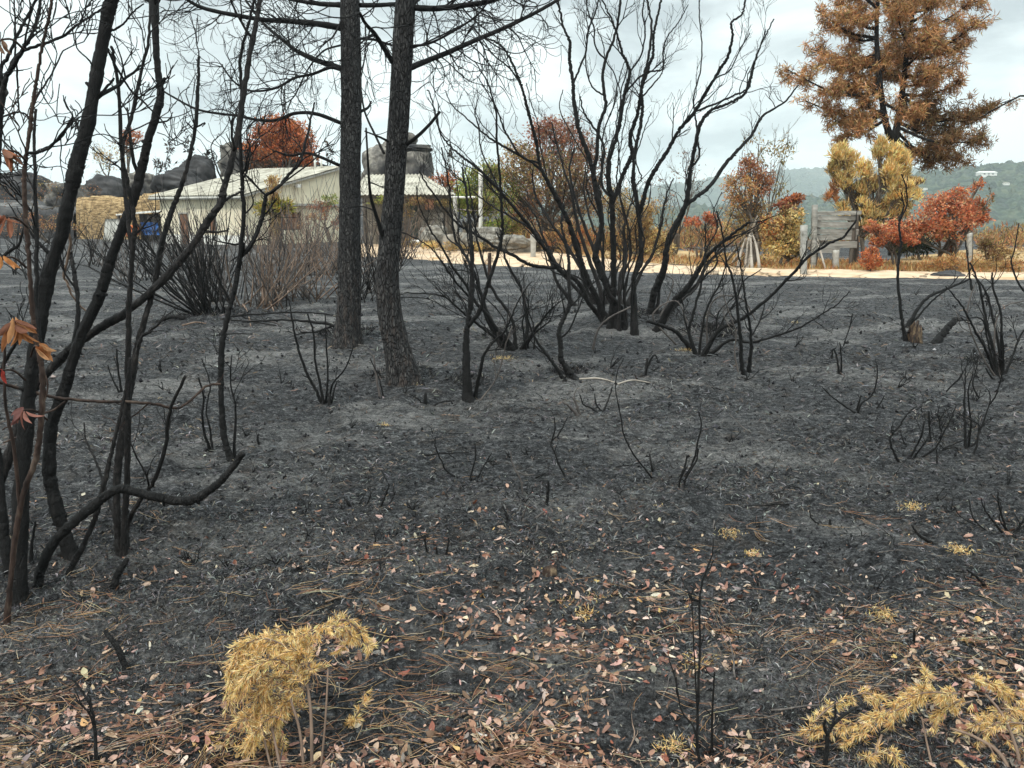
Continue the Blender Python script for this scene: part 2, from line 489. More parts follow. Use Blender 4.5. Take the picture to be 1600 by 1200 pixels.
# ---- far hills, real ground hundreds of metres away
def hill_mat():
    m, t, b, o = mat_new('wooded_hillside')
    v = objco(t)
    vo = t.nodes.new('ShaderNodeTexVoronoi'); vo.inputs['Scale'].default_value = 0.14; t.links.new(v, vo.inputs['Vector'])
    f = noise(t, v, 0.13, 9, 0.75); f2 = noise(t, v, 0.009, 5, 0.6, 0.4)
    c = ramp(t, f, [(0.36, (0.005, 0.009, 0.007)), (0.5, (0.036, 0.048, 0.036)), (0.64, (0.11, 0.118, 0.082))])
    sep = t.nodes.new('ShaderNodeSeparateColor'); t.links.new(vo.outputs['Color'], sep.inputs['Color'])
    c = mixc(t, 0.55, c, ramp(t, sep.outputs['Red'], [(0.0, (0.010, 0.022, 0.014)), (0.6, (0.04, 0.07, 0.035)), (1.0, (0.10, 0.12, 0.06))]))
    k = ramp(t, f2, [(0.57, (0, 0, 0)), (0.63, (1, 1, 1))])
    c = mixc(t, k, c, ramp(t, f, [(0.4, (0.05, 0.06, 0.035)), (0.65, (0.17, 0.165, 0.10))]))
    t.links.new(c, b.inputs['Base Color']); b.inputs['Roughness'].default_value = 1; b.inputs['Specular IOR Level'].default_value = 0.05
    bump(t, b, vo.outputs['Distance'], 1.0, -6.0)
    return m
M['hill'] = hill_mat()
def hill(name, crest, rc, r0, r1, floor, na, nr, amp, sc):
    px = np.array([c[0] for c in crest], float); py = np.array([c[1] for c in crest], float)
    def top(X, r):
        cy = np.interp(X / r * F * math.cos(PITCH) + 800, px, py) + 8
        Zc = CAM[2] + (330 - cy) / F * rc
        s = np.where(r < rc, sm((r - r0) / (rc - r0)) ** 0.8, 1 - 0.5 * sm((r - rc) / (r1 - rc)))
        Z = floor + (Zc - floor) * s
        Z = Z + amp * (0.7 * fbm(X / sc, r / sc, 3, 5) + 2.2 * fbm(X / sc / 9, r / sc / 9, 3, 9) * sm((r - r0) / (rc - r0)) * (1 - 0.8 * np.exp(-((r - rc) / (0.12 * rc)) ** 2)))
        trees = np.maximum(0, vn(X / 4.5, r / 6, 61)) ** 2 + 0.8 * np.maximum(0, vn(X / 11, r / 11, 63) - 0.3)
        return Z + amp * 0.9 * trees
    tx = (np.linspace(px[0], px[-1], na) - 800) / F / math.cos(PITCH)             # roughly x / y at the horizon
    r = np.linspace(r0, r1, nr)
    X = tx[None] * r[:, None]; Y = np.ones_like(tx)[None] * r[:, None]
    v = np.stack([X, Y, top(X, Y)], -1).reshape(-1, 3)
    i = np.arange(nr - 1)[:, None] * na; j = np.arange(na - 1)[None]
    q = np.stack([i + j, i + j + 1, i + na + j + 1, i + na + j], -1).reshape(-1, 4)
    mb = MB(); mb.add(v, q)
    tag(mb.build(name, M['hill']), kind='structure')
    return top
HILL = hill('hill', [(300, 322), (800, 318), (1000, 320), (1150, 316), (1240, 306), (1300, 302), (1340, 284), (1420, 268), (1480, 260), (1540, 257), (1600, 254), (1800, 250), (2400, 262)], 900, 420, 1100, -50, 1500, 240, 6, 22)
hill('distant_hill', [(300, 300), (700, 292), (1000, 292), (1040, 286), (1100, 277), (1190, 264), (1240, 260), (1290, 262), (1350, 264), (1600, 262), (2400, 270)], 2500, 1350, 3300, -50, 420, 120, 16, 70)

# ---- air: one closed box of thin even haze
def haze():
    m = bpy.data.materials.new('haze_air'); m.use_nodes = True
    t = m.node_tree; t.nodes.clear()
    o = t.nodes.new('ShaderNodeOutputMaterial'); p = t.nodes.new('ShaderNodeVolumePrincipled')
    p.inputs['Color'].default_value = (0.84, 0.93, 0.97, 1)
    p.inputs['Density'].default_value = 0.00032
    p.inputs['Anisotropy'].default_value = 0.1
    t.links.new(p.outputs['Volume'], o.inputs['Volume'])
    mb = MB(); box(mb, -3600, 3600, -3600, 3600, -66, 200)
    ob = mb.build('haze', m, smooth=False)
    tag(ob, kind='stuff')
    m.volume_intersection_method = 'FAST' if hasattr(m, 'volume_intersection_method') else None
    return ob
HAZE = True
if HAZE:
    try: haze()
    except TypeError: pass

# ================================================================== BUILDINGS
M['plaster'] = simple('cream_wall_panel', [(0.3, (0.58, 0.50, 0.37)), (0.55, (0.75, 0.68, 0.52)), (0.8, (0.80, 0.74, 0.60))], 1.3, rough=0.9, bstr=0.2, second=(0.8, 0.60, 0.75, (0.33, 0.30, 0.22)))
M['plaster2'] = simple('cream_gable_plaster', [(0.3, (0.60, 0.53, 0.38)), (0.55, (0.74, 0.67, 0.50)), (0.8, (0.79, 0.73, 0.56))], 0.8, rough=0.9, bstr=0.2, second=(0.5, 0.58, 0.78, (0.36, 0.34, 0.25)))
M['roof'] = simple('weathered_fibre_cement', [(0.34, (0.21, 0.195, 0.16)), (0.5, (0.36, 0.34, 0.28)), (0.68, (0.50, 0.475, 0.40))], 2.4, (0.5, 1.6, 1), 0.85, 0.2, 0.01, second=(1.6, 0.54, 0.70, (0.17, 0.15, 0.12)))
M['rustdoor'] = simple('rust_brown_boards', [(0.3, (0.12, 0.055, 0.03)), (0.55, (0.22, 0.11, 0.065)), (0.8, (0.32, 0.19, 0.12))], 5, (1, 1, 0.3), 0.8, 0.4)
M['white'] = simple('dirty_white_paint', [(0.3, (0.62, 0.61, 0.56)), (0.7, (0.78, 0.77, 0.73))], 6, rough=0.6, bstr=0.15)
M['concrete'] = simple('grey_concrete', [(0.3, (0.26, 0.25, 0.22)), (0.55, (0.38, 0.365, 0.33)), (0.8, (0.48, 0.46, 0.42))], 9, rough=0.9, bstr=0.5, second=(5, 0.58, 0.7, (0.17, 0.16, 0.13)))
M['plank'] = simple('silvered_old_planks', [(0.3, (0.13, 0.125, 0.11)), (0.52, (0.27, 0.26, 0.235)), (0.8, (0.40, 0.385, 0.345))], 6, (0.25, 1, 2.2), 0.85, 0.7, 0.01, second=(3, 0.60, 0.7, (0.09, 0.08, 0.065)))
M['darkwood'] = simple('old_dark_timber', [(0.3, (0.05, 0.042, 0.035)), (0.6, (0.11, 0.092, 0.075)), (0.85, (0.2, 0.17, 0.14))], 7, (1, 1, 0.2), 0.85, 0.6)
M['stonewall'] = simple('rough_stone_wall', [(0.3, (0.09, 0.08, 0.065)), (0.5, (0.19, 0.17, 0.14)), (0.75, (0.33, 0.29, 0.24))], 2.6, rough=0.95, bstr=1.0, bdist=0.05)
M['straw_bank'] = simple('straw_covered_bank', [(0.36, (0.09, 0.06, 0.03)), (0.5, (0.28, 0.19, 0.095)), (0.66, (0.46, 0.34, 0.18))], 3.4, (1, 1, 3.5), 0.95, 1.0, 0.05, second=(0.7, 0.60, 0.72, (0.13, 0.09, 0.05)))
M['rock'] = simple('scorched_granite', [(0.34, (0.05, 0.047, 0.042)), (0.52, (0.14, 0.13, 0.115)), (0.68, (0.30, 0.28, 0.24))], 2.2, rough=0.95, bstr=0.9, bdist=0.06, second=(0.35, 0.50, 0.64, (0.03, 0.03, 0.032)), detail=9)
M['darkrock'] = simple('sooty_granite', [(0.3, (0.018, 0.018, 0.019)), (0.55, (0.05, 0.049, 0.05)), (0.8, (0.11, 0.105, 0.10))], 1.2, rough=0.95, bstr=0.9, bdist=0.06, detail=9)
M['paleboulder'] = simple('pale_granite', [(0.34, (0.08, 0.074, 0.062)), (0.52, (0.19, 0.178, 0.155)), (0.68, (0.33, 0.31, 0.27))], 4.5, rough=0.95, bstr=0.7, bdist=0.03, detail=8)
M['darkopen'] = simple('shaded_interior_boards', [(0.3, (0.02, 0.018, 0.016)), (0.7, (0.05, 0.043, 0.036))], 4)  # interior shade is put into the base colour
M['teal'] = simple('faded_dark_green_paint', [(0.3, (0.02, 0.045, 0.045)), (0.7, (0.05, 0.09, 0.085))], 4, rough=0.7)
M['blue'] = simple('blue_plastic_tarp', [(0.3, (0.015, 0.06, 0.20)), (0.7, (0.035, 0.12, 0.34))], 5, (1, 1, 3), 0.5, 0.6, 0.02)
M['orange'] = simple('orange_enamel', [(0.3, (0.55, 0.13, 0.03)), (0.7, (0.72, 0.22, 0.06))], 5, rough=0.5)
M['metal'] = simple('galvanised_sheet', [(0.3, (0.30, 0.30, 0.27)), (0.7, (0.48, 0.47, 0.43))], 3, rough=0.6, bstr=0.2)
M['greyloam'] = M['darkrock']

def corrugated(mb, x0, x1, y0, y1, zf, period=0.178, amp=0.028, thick=0.012, hip=None, rs=RS(1)):
    """sheet whose ribs run along x (slope), waves along y; zf(x) height; hip(y)->(xa,xb) limits"""
    ny = int((y1 - y0) / period * 8) + 1
    ys = np.linspace(y0, y1, ny)
    nx = 6
    V = []
    for s in (1, 0):
        for i in range(nx + 1):
            for y in ys:
                a, b = (x0, x1) if hip is None else hip(y)
                x = a + (b - a) * i / nx
                V.append((x, y, zf(x) + amp * math.sin(2 * math.pi * y / period) + (0 if s else -thick) + 0.012 * math.sin(x * 1.3 + y * 0.7)))
    V = np.array(V); n = ny; tot = (nx + 1) * ny
    i = np.arange(nx)[:, None] * n; j = np.arange(n - 1)[None]
    top = np.stack([i + j, i + n + j, i + n + j + 1, i + j + 1], -1).reshape(-1, 4)
    Q = [top, top[:, ::-1] + tot]
    jj = np.arange(n - 1)
    for row in (0, nx):
        e = row * n
        Q.append(np.stack([e + jj, e + jj + 1, tot + e + jj + 1, tot + e + jj], -1))
    for col in (0, n - 1):
        ii = np.arange(nx) * n + col
        Q.append(np.stack([ii, ii + n, tot + ii + n, tot + ii], -1))
    mb.add(V, np.concatenate(Q))

def pane_wall(mb, axis, c, a0, a1, z0, z1, holes, th):
    """a wall slab of thickness th with rectangular openings; axis 'x' = plane x=c, 'y' = plane y=c"""
    A = sorted({a0, a1, *[h[0] for h in holes], *[h[1] for h in holes]})
    Z = sorted({z0, z1, *[h[2] for h in holes], *[h[3] for h in holes]})
    for i in range(len(A) - 1):
        for k in range(len(Z) - 1):
            am, zm = (A[i] + A[i + 1]) / 2, (Z[k] + Z[k + 1]) / 2
            if any(h[0] < am < h[1] and h[2] < zm < h[3] for h in holes): continue
            if axis == 'x': box(mb, c, c + th, A[i], A[i + 1], Z[k], Z[k + 1])
            else: box(mb, A[i], A[i + 1], c, c + th, Z[k], Z[k + 1])

def main_house():
    C0 = np.array([-12.45, 38.2, 0.0]); C0[2] = float(H(C0[0], C0[1])) - 0.08
    h = empty('house', C0, 'long cream house with a pale corrugated roof, tall gable and brown doors', 'house', rotz=math.radians(60))
    L, WD, ez, rz = 6.1, 6.7, 2.42, 3.95
    doors = [(4.0, 4.75, 0.05, 1.62), (2.0, 2.6, 0.62, 1.55)]
    mb = MB()
    pane_wall(mb, 'x', 0.0, 0.0, L, 0.55, 1.78, [(d[0], d[1], max(d[2], 0.551), d[3]) for d in doors], 0.2)
    mb.build('wall_panel', M['plaster'], h, smooth=False)
    mb = MB(); pane_wall(mb, 'x', 0.02, 0.0, L, 1.78, ez + 0.02, [], 0.18)
    mb.build('upper_wall', M['plaster2'], h, smooth=False)
    mb = MB(); pane_wall(mb, 'x', -0.03, 0.0, L, -0.3, 0.55, [(4.0, 4.75, 0.05, 0.55)], 0.23)
    mb.build('plinth', M['white'], h, smooth=False)
    # gable wall, a leaning quadrilateral under the single slope, with an opening
    g = MB(); win = [(1.6, 3.6, 0.75, 1.62)]
    pane_wall(g, 'y', 0.0, 0.2, WD, -0.3, 1.95, win, 0.2)
    def zl(x): return ez + (rz - ez) * x / WD - 0.05
    v = []
    for y in (0.0, 0.2):
        v += [(0.2, y, 1.95), (WD, y, 1.95), (WD, y, zl(WD)), (0.2, y, zl(0.2))]
    g.add(v, [(0, 1, 2, 3), (7, 6, 5, 4), (0, 4, 5, 1), (1, 5, 6, 2), (2, 6, 7, 3), (3, 7, 4, 0)])
    g.build('gable_wall', M['plaster2'], h, smooth=False)
    mb = MB(); box(mb, 0.5, WD - 0.3, -0.22, 0.0, 1.93, 2.05); mb.build('ledge', M['concrete'], h, smooth=False)
    mb = MB(); box(mb, 1.6, 3.6, 0.1, 0.14, 0.75, 1.62); o = mb.build('window', M['rustdoor'], h, smooth=False)
    mb = MB()
    for x0, x1, z0, z1 in ((1.6, 3.6, 1.56, 1.62), (1.6, 3.6, 0.75, 0.81), (1.6, 1.66, 0.81, 1.56), (3.54, 3.6, 0.81, 1.56), (2.57, 2.63, 0.81, 1.56)): box(mb, x0, x1, 0.05, 0.1, z0, z1)
    mb.build('frame', M['darkwood'], o, smooth=False)
    # far walls and high wall
    mb = MB(); box(mb, 0.2, WD, L - 0.2, L, -0.3, 2.4); box(mb, WD - 0.2, WD, 0.2, L - 0.2, -0.3, rz - 0.06); mb.build('back_wall', M['plaster'], h, smooth=False)
    for i, d in enumerate(doors):
        mb = MB(); n = 5; w = (d[1] - d[0]) / n
        for k in range(n):
            box(mb, 0.05 + 0.006 * (k % 2), 0.10, d[0] + k * w + 0.004, d[0] + (k + 1) * w - 0.004, d[2], d[3] - 0.05)
        o = mb.build('door' if i == 0 else 'shutter', M['rustdoor'], h, smooth=False)
        mb = MB(); box(mb, 0.0, 0.05, d[0], d[0] + 0.07, d[2], d[3]); box(mb, 0.0, 0.05, d[1] - 0.07, d[1], d[2], d[3]); box(mb, 0.0, 0.05, d[0] + 0.07, d[1] - 0.07, d[3] - 0.07, d[3])
        mb.build('frame', M['concrete'], o, smooth=False)
        if i == 0:
            mb = MB(); tube(mb, [(0.05, d[0] + 0.18, 0.8), (0.0, d[0] + 0.18, 0.8), (0.0, d[0] + 0.18, 0.92), (0.05, d[0] + 0.18, 0.92)], 0.012, 6); mb.build('handle', M['metal'], o)
    mb = MB()
    corrugated(mb, -0.35, WD + 0.05, -0.3, L + 0.35, lambda x: ez + 0.07 + (rz - ez) * x / WD)
    rf = mb.build('roof', M['roof'], h)
    mb = MB(); box(mb, -0.30, -0.26, -0.28, L + 0.3, ez - 0.20, ez - 0.05); mb.build('fascia', M['white'], rf, smooth=False)
    mb = MB(); tube(mb, [(-0.36, -0.28, ez - 0.13), (-0.36, L + 0.3, ez - 0.13)], 0.055, 8); mb.build('gutter', M['metal'], rf)
    mb = MB()
    for a in (0.0,):
        v = [(-0.3, -0.27, ez - 0.12), (WD, -0.27, rz - 0.06), (WD, -0.27, rz + 0.03), (-0.3, -0.27, ez - 0.03),
             (-0.3, -0.21, ez - 0.12), (WD, -0.21, rz - 0.06), (WD, -0.21, rz + 0.03), (-0.3, -0.21, ez - 0.03)]
        mb.add(v, [(0, 1, 2, 3), (7, 6, 5, 4), (0, 4, 5, 1), (1, 5, 6, 2), (2, 6, 7, 3), (3, 7, 4, 0)])
    mb.build('verge_board', M['concrete'], rf, smooth=False)
    for y in (0.9, 1.35):
        mb = MB(); tube(mb, [(WD - 0.5, y, rz - 0.05), (WD - 0.5, y, rz + 0.52)], 0.055, 10); tube(mb, [(WD - 0.5, y, rz + 0.52), (WD - 0.5, y, rz + 0.58)], 0.085, 10)
        mb.build('flue_pipe', M['white'], rf)
    for x in (1.7, 3.3):
        mb = MB(); z = zl(x) - 0.22
        box(mb, x - 0.13, x + 0.13, -0.26, -0.14, z - 0.08, z + 0.08); tube(mb, [(x, -0.15, z), (x, 0.0, z)], 0.025, 6)
        mb.build('floodlight', M['white'], h, smooth=False)
main_house()

def side_house():
    C0 = np.array([-7.15, 37.0, 0.0]); C0[2] = float(H(-5, 38)) - 0.05
    h = empty('farm_annex', C0, 'low stone annex with a shallow hipped corrugated roof and shaded open porch', 'outbuilding', rotz=0.0)
    ez, rz, LX = 2.44, 3.45, 4.65
    # corrugated() runs ribs along its x: swap axes through a turned frame
    mb = MB(); tmp = MB()
    corrugated(tmp, -0.25, 4.1, -0.1, LX, lambda x: ez + (rz - ez) * x / 4.1,
               hip=lambda y: (-0.25, 4.1 if y < 2.7 else max(-0.2, 4.1 - (y - 2.7) / (LX - 2.7) * 4.3)))
    v = np.concatenate(tmp.v); mb.add(np.stack([v[:, 1], v[:, 0], v[:, 2]], 1), np.concatenate(tmp.q)[:, ::-1])
    rf = mb.build('roof', M['roof'], h)
    mb = MB(); box(mb, 0.0, LX - 0.1, -0.12, -0.02, ez - 0.22, ez - 0.08); mb.build('eave_beam', M['darkwood'], rf, smooth=False)
    mb = MB(); box(mb, 0, 4.2, 2.2, 2.5, -0.3, ez + 0.35); box(mb, 4.2, 4.45, 0.6, 2.5, -0.3, ez); mb.build('wall', M['stonewall'], h, smooth=False)
    mb = MB(); box(mb, 1.0, 1.9, 2.15, 2.2, 0, 1.95); o = mb.build('door', M['darkopen'], h, smooth=False)  # dark panel on the solid wall, painted as a shaded open doorway
    mb = MB(); box(mb, 2.45, 2.8, 0.85, 0.92, 0.55, 1.95); mb.build('shutter', M['teal'], h, smooth=False)
    rs = RS(5)
    for x in (0.5, 1.75, 2.95, 4.2):
        mb = MB(); rough_box(mb, (x, 0.02, 1.1), np.eye(3), (0.07, 0.07, 1.15), rs, 0.01); mb.build('porch_post', M['darkwood'], h)
    mb = MB(); box(mb, 3.22, 3.62, -0.06, 0.2, 1.72, 2.2); mb.build('brick_pier', M['rustdoor'], h, smooth=False)
    mb = MB()
    for k in range(8): rough_box(mb, (3.08 + k * 0.125, 0.32, 0.85), np.eye(3), (0.055, 0.015, 0.72 + 0.03 * math.sin(k * 2.1)), rs, 0.006)
    for z in (0.4, 1.25): box(mb, 3.02, 4.02, 0.34, 0.38, z, z + 0.09)
    mb.build('plank_gate', M['plank'], h, smooth=False)
side_house()

def shed():
    p = W(163, 372, 44); C0 = np.array([p[0], p[1], float(H(p[0], p[1]))])
    h = empty('lean_to_shed', C0, 'low open-fronted shed with a flat pale roof left of the house', 'shed', rotz=0.0)
    w = 4.0
    mb = MB(); v = [(0.9, -0.3, 1.38), (w, -0.3, 1.62), (w, 2.6, 1.72), (0.9, 2.6, 1.5)]
    v += [(x, y, z + 0.07) for x, y, z in v]
    mb.add(v, [(3, 2, 1, 0), (4, 5, 6, 7), (0, 1, 5, 4), (1, 2, 6, 5), (2, 3, 7, 6), (3, 0, 4, 7)]); mb.build('roof', M['white'], h, smooth=False)
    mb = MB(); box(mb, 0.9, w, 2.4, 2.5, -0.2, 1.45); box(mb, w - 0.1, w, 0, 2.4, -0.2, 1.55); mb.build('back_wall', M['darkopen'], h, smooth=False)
    rs = RS(3)
    for x in (0.95, 2.55, 3.85):
        mb = MB(); rough_box(mb, (x, -0.1, 0.65), np.eye(3), (0.06, 0.06, 0.76), rs, 0.01); mb.build('post', M['darkwood'], h)
    mb = MB()
    for k in range(6): rough_box(mb, (3.2, 0.25, 0.25 + k * 0.19), np.array([[0, 1, 0], [0, 0, 1], [1, 0, 0]]), (0.012, 0.07, 0.7), rs, 0.01)
    mb.build('slat_screen', M['darkwood'], h)
    # things inside it
    q = C0 + np.array([2.15, -0.22, 0.0])
    mb = MB(); n = 14
    X, Z = np.meshgrid(np.linspace(0, 0.95, n), np.linspace(0.35, 1.02, n))
    Y = 0.06 * np.sin(X * 9 + Z * 3) + 0.03 * np.sin(Z * 17)
    for dy in (0, 0.02):
        vv = np.stack([X, Y + dy, Z], -1).reshape(-1, 3) + q
        i = np.arange(n - 1)[:, None] * n; j = np.arange(n - 1)[None]
        mb.add(vv, np.stack([i + j, i + j + 1, i + n + j + 1, i + n + j], -1).reshape(-1, 4))
    tag(mb.build('tarp', M['blue'], loc=q), 'blue plastic tarp hung inside the low open shed', 'tarp')
    q = C0 + np.array([1.75, -0.55, 0.55]); r = empty('handcart', q, 'orange wheeled handcart tilted at the mouth of the shed', 'cart')
    mb = MB(); a = np.linspace(0, 2 * math.pi, 25)
    tube(mb, [q + (0.30 * math.cos(t), -0.1, 0.30 * math.sin(t)) for t in a], 0.035, 6, cap=False)
    for k in range(4): tube(mb, [q + (0, -0.1, 0), q + (0.29 * math.cos(k * 1.57 + .4), -0.1, 0.29 * math.sin(k * 1.57 + .4))], 0.018, 5)
    mb.build('wheel', M['orange'], r)
    mb = MB(); v = [(-0.45, 0.0, -0.1), (0.25, 0.0, -0.2), (0.30, 0.0, 0.35), (-0.55, 0.0, 0.30)]; v += [(x, 0.45, z) for x, _, z in v]
    mb.add(np.array(v) + q, [(0, 1, 2, 3), (7, 6, 5, 4), (0, 4, 5, 1), (1, 5, 6, 2), (2, 6, 7, 3), (3, 7, 4, 0)]); mb.build('tray', M['orange'], r, smooth=False)
    mb = MB(); tube(mb, [q + (-0.5, 0.1, 0), q + (-0.75, 0.1, -0.53)], 0.02, 6); tube(mb, [q + (-0.5, 0.4, 0), q + (-0.75, 0.4, -0.53)], 0.02, 6); mb.build('leg', M['metal'], r)
    # leaning corrugated sheets
    q = G(172, 371); q = W(172, 371, 43.0); q[2] = float(H(q[0], q[1]))
    mb = MB(); tmp = MB(); corrugated(tmp, 0, 1.25, 0, 0.75, lambda x: 0.0)
    v = np.concatenate(tmp.v); v = np.stack([v[:, 1] - 0.4 + 0.05 * v[:, 0], v[:, 2] + 0.28 * v[:, 0], v[:, 0] * 0.96], 1)
    mb.add(v + q, np.concatenate(tmp.q)[:, ::-1]); tag(mb.build('metal_sheet', M['metal'], loc=q), 'pale corrugated metal sheet leaning beside the open shed', 'metal sheet')
shed()

def noisy_wall(name, label, cat, px, d0, d1, z_top, depth, mat, seed, zb=-0.6, ts=None):
    a = W(px[0], 350, d0); b = W(px[1], 350, d1)
    n, m = 60, 10
    s = np.linspace(0, 1, n)
    base = a[None] * (1 - s)[:, None] + b[None] * s[:, None]
    dirv = norm((b - a) * [1, 1, 0]); nn = np.array([-dirv[1], dirv[0], 0])
    zt = np.interp(s, np.linspace(0, 1, len(z_top)), z_top) + 0.08 * vn(s * 25, s * 0, seed)
    V = []
    prof = [(0, 0), (0.03, .3), (0.06, .6), (0.10, .85), (0.2, 1), (0.6, 1.0), (1, 0.97), (1, 0)]
    for u, w in prof:
        for i in range(n):
            z0 = float(H(base[i, 0], base[i, 1])) + zb
            off = nn * (u * depth + 0.06 * float(vn(s[i] * 40, w * 9, seed + 3)))
            V.append((base[i, 0] + off[0], base[i, 1] + off[1], z0 + (zt[i] - zb) * w if w else z0))
    k = len(prof); i = np.arange(k - 1)[:, None] * n; j = np.arange(n - 1)[None]
    mb = MB(); mb.add(V, np.stack([i + j, i + j + 1, i + n + j + 1, i + n + j], -1).reshape(-1, 4))
    return tag(mb.build(name, mat, loc=base[n // 2]), label, cat)
noisy_wall('terrace_bank', 'straw-yellow terrace wall rising behind the open shed', 'terrace wall', (118, 275), 47.5, 47, [2.3, 2.5, 2.35, 2.6, 2.5], 2.0, M['straw_bank'], 4)
noisy_wall('terrace_bank', 'grey stony terrace bank at the left edge behind the near stems', 'terrace wall', (-260, 112), 48, 47.5, [1.6, 1.3, 1.8, 1.5], 2.0, M['darkrock'], 14)
noisy_wall('stone_wall', 'low pale dry stone wall beside the sandy yard', 'stone wall', (690, 835), 32.5, 31, [0.62, 0.75, 0.7, 0.55, 0.5], 0.7, M['stonewall'], 9, -0.2)
noisy_wall('yard_wall', 'dark stone wall under the thin pergola', 'stone wall', (722, 800), 35.5, 35.2, [1.1, 1.2, 1.15], 0.5, M['stonewall'], 19, -0.2)

def rock(name, label, px0, px1, py0, py1, d, mat, seed, depth=0.8, cat='boulder', sharp=0.16, group=None, sub=5, boxy=0.0):
    c = W((px0 + px1) / 2, (py0 + py1) / 2, d)
    k = float(scale_at(c)); rx, rz = (px1 - px0) / 2 * k, (py1 - py0) / 2 * k
    bm = bmesh.new(); bmesh.ops.create_icosphere(bm, subdivisions=sub, radius=1)
    v = np.array([x.co[:] for x in bm.verts]); f = np.array([[x.index for x in p.verts] for p in bm.faces]); bm.free()
    if boxy:
        mx = np.abs(v).max(1)[:, None]; v = v * (1 - boxy) + v / mx * boxy * 0.86
    n = fbm(v[:, 0] * 1.3 + seed * 7.7 + v[:, 2], v[:, 1] * 1.3 + v[:, 2] * 1.9 - seed, 4, seed)
    n2 = fbm(v[:, 0] * 5 + v[:, 2] * 3, v[:, 1] * 5 - v[:, 2] * 4, 4, seed + 9) - 1.5 * np.maximum(0, 0.10 - np.abs(fbm(v[:, 0] * 1.6 + seed, v[:, 2] * 1.8 + v[:, 1] * 1.5, 2, seed + 30))) / 0.10
    v = v * (1 + sharp * n + 0.045 * n2)[:, None] * [rx, (rx + rz) / 2 * depth, rz]
    mb = MB(); mb.add(v + c, None, f)
    o = mb.build(name, mat, loc=c)
    return tag(o, label, cat, group)
rock('boulder', 'big rounded granite boulder behind the annex roof, left of the blocky one', 566, 634, 226, 318, 50, M['rock'], 2, sharp=0.28)
rock('boulder', 'tall blocky granite boulder carrying a flat slab behind the annex roof', 612, 680, 232, 330, 49, M['rock'], 5, boxy=0.6, sharp=0.2)
rock('boulder', 'flat granite slab lying on the blocky boulder', 600, 679, 225, 238, 49, M['rock'], 8, boxy=0.5, sharp=0.2, depth=1.2)
rock('boulder', 'small round stone balanced on the flat granite slab', 630, 652, 207, 230, 48.6, M['rock'], 11)
rock('boulder', 'sooty boulder rising left of the house roof, below the orange tree', 345, 412, 222, 292, 57, M['rock'], 13, boxy=0.45, sharp=0.3)
rock('boulder', 'sooty rounded boulder between the roof and the shed', 286, 336, 246, 305, 56, M['darkrock'], 15, boxy=0.2, sharp=0.34)
rock('boulder', 'long low sooty boulder above the straw terrace', 238, 318, 266, 322, 54, M['darkrock'], 17, sharp=0.38)
rock('boulder', 'brown-grey split boulder behind the open shed', 196, 252, 268, 318, 55, M['rock'], 18, boxy=0.3, sharp=0.36)
rock('boulder', 'dark boulder at the left end of the straw terrace', 134, 204, 276, 330, 58, M['darkrock'], 19, sharp=0.36)
rock('boulder', 'grey boulder seen between the near stems at the far left', 72, 142, 282, 336, 57, M['rock'], 20, sharp=0.4, boxy=0.2)
rock('boulder', 'sooty boulder outcrop beyond the thick leaning stem', -10, 84, 272, 340, 60, M['darkrock'], 21, sharp=0.38)
rock('boulder', 'low grey boulder at the very left edge', -90, 6, 286, 345, 59, M['rock'], 22, sharp=0.36)
rock('boulder', 'sloping sooty rock behind the long roof', 380, 540, 254, 310, 56, M['darkrock'], 23, sharp=0.34)
rock('boulder', 'pale smooth boulder in the yard below the plank gate', 655, 700, 352, 386, 33.5, M['paleboulder'], 31, boxy=0.2, sharp=0.32)
rock('boulder', 'long pale boulder below the white pole', 722, 790, 356, 388, 32, M['paleboulder'], 33, boxy=0.25, sharp=0.34)
rock('boulder', 'low flat boulder by the concrete fence post', 766, 828, 366, 392, 30.5, M['paleboulder'], 35, boxy=0.3, sharp=0.34)
rock('stone_block', 'small white block at the edge of the sandy yard', 641, 657, 374, 388, 31.5, M['white'], 37, boxy=0.7, cat='block', sharp=0.06, sub=3)
rock('stone', 'thin upright grey stone by the white block', 655, 664, 360, 388, 32.2, M['paleboulder'], 39, boxy=0.3, cat='stone', sub=3)
rock('earth_mound', 'black soil heap on the near edge of the dirt road', 1452, 1512, 422, 446, 20.0, M['darkrock'], 41, depth=0.9, cat='mound', sharp=0.3)

# ---- pergola, pole, posts
def post(name, label, cat, px, ptop, pbot, d, w, mat, lean=0.0, group=None, seed=1):
    b = W(px, pbot, d); b[2] = float(GZ(b[0], b[1])) - 0.15
    t = W(px + lean, ptop, d); ax2 = norm(t - b); ax0 = norm(np.cross([0, 1.0, 0], ax2)); ax1 = np.cross(ax2, ax0)
    h = np.linalg.norm(t - b) / 2
    k = float(scale_at(b)) * w / 2
    mb = MB(); rough_box(mb, (b + t) / 2, (ax0, ax1, ax2), (k, k, h), RS(seed), k * 0.12, 9)
    return tag(mb.build(name, mat, loc=b), label, cat, group)
b = W(710, 352, 35); r = empty('pergola', (b[0], b[1], float(H(b[0], b[1]))), 'thin open pergola of a pale beam on posts beside the annex', 'pergola')
for px in (711, 782):
    mb = MB(); a = W(px, 310, 35); c = a.copy(); c[2] = float(H(a[0], a[1])) - 0.1
    rough_box(mb, (a + c) / 2, np.eye(3), (0.09 if px < 720 else 0.05, 0.07, (a[2] - c[2]) / 2), RS(px), 0.01); mb.build('post', M['concrete'], r)
mb = MB(); a, c = W(703, 308, 35), W(788, 309, 35); tube(mb, [a, (a + c) / 2, c], 0.05, 6); mb.build('beam', M['white'], r)
mb = MB(); a, c = W(714, 327, 35), W(783, 331, 35); tube(mb, [a, (a + c) / 2 - [0, 0, 0.02], c], 0.03, 6); mb.build('rail', M['palepole'], r)
post('pole', 'slim white pole standing in front of the green bush', 'pole', 751, 262, 352, 34, 6, M['white'])
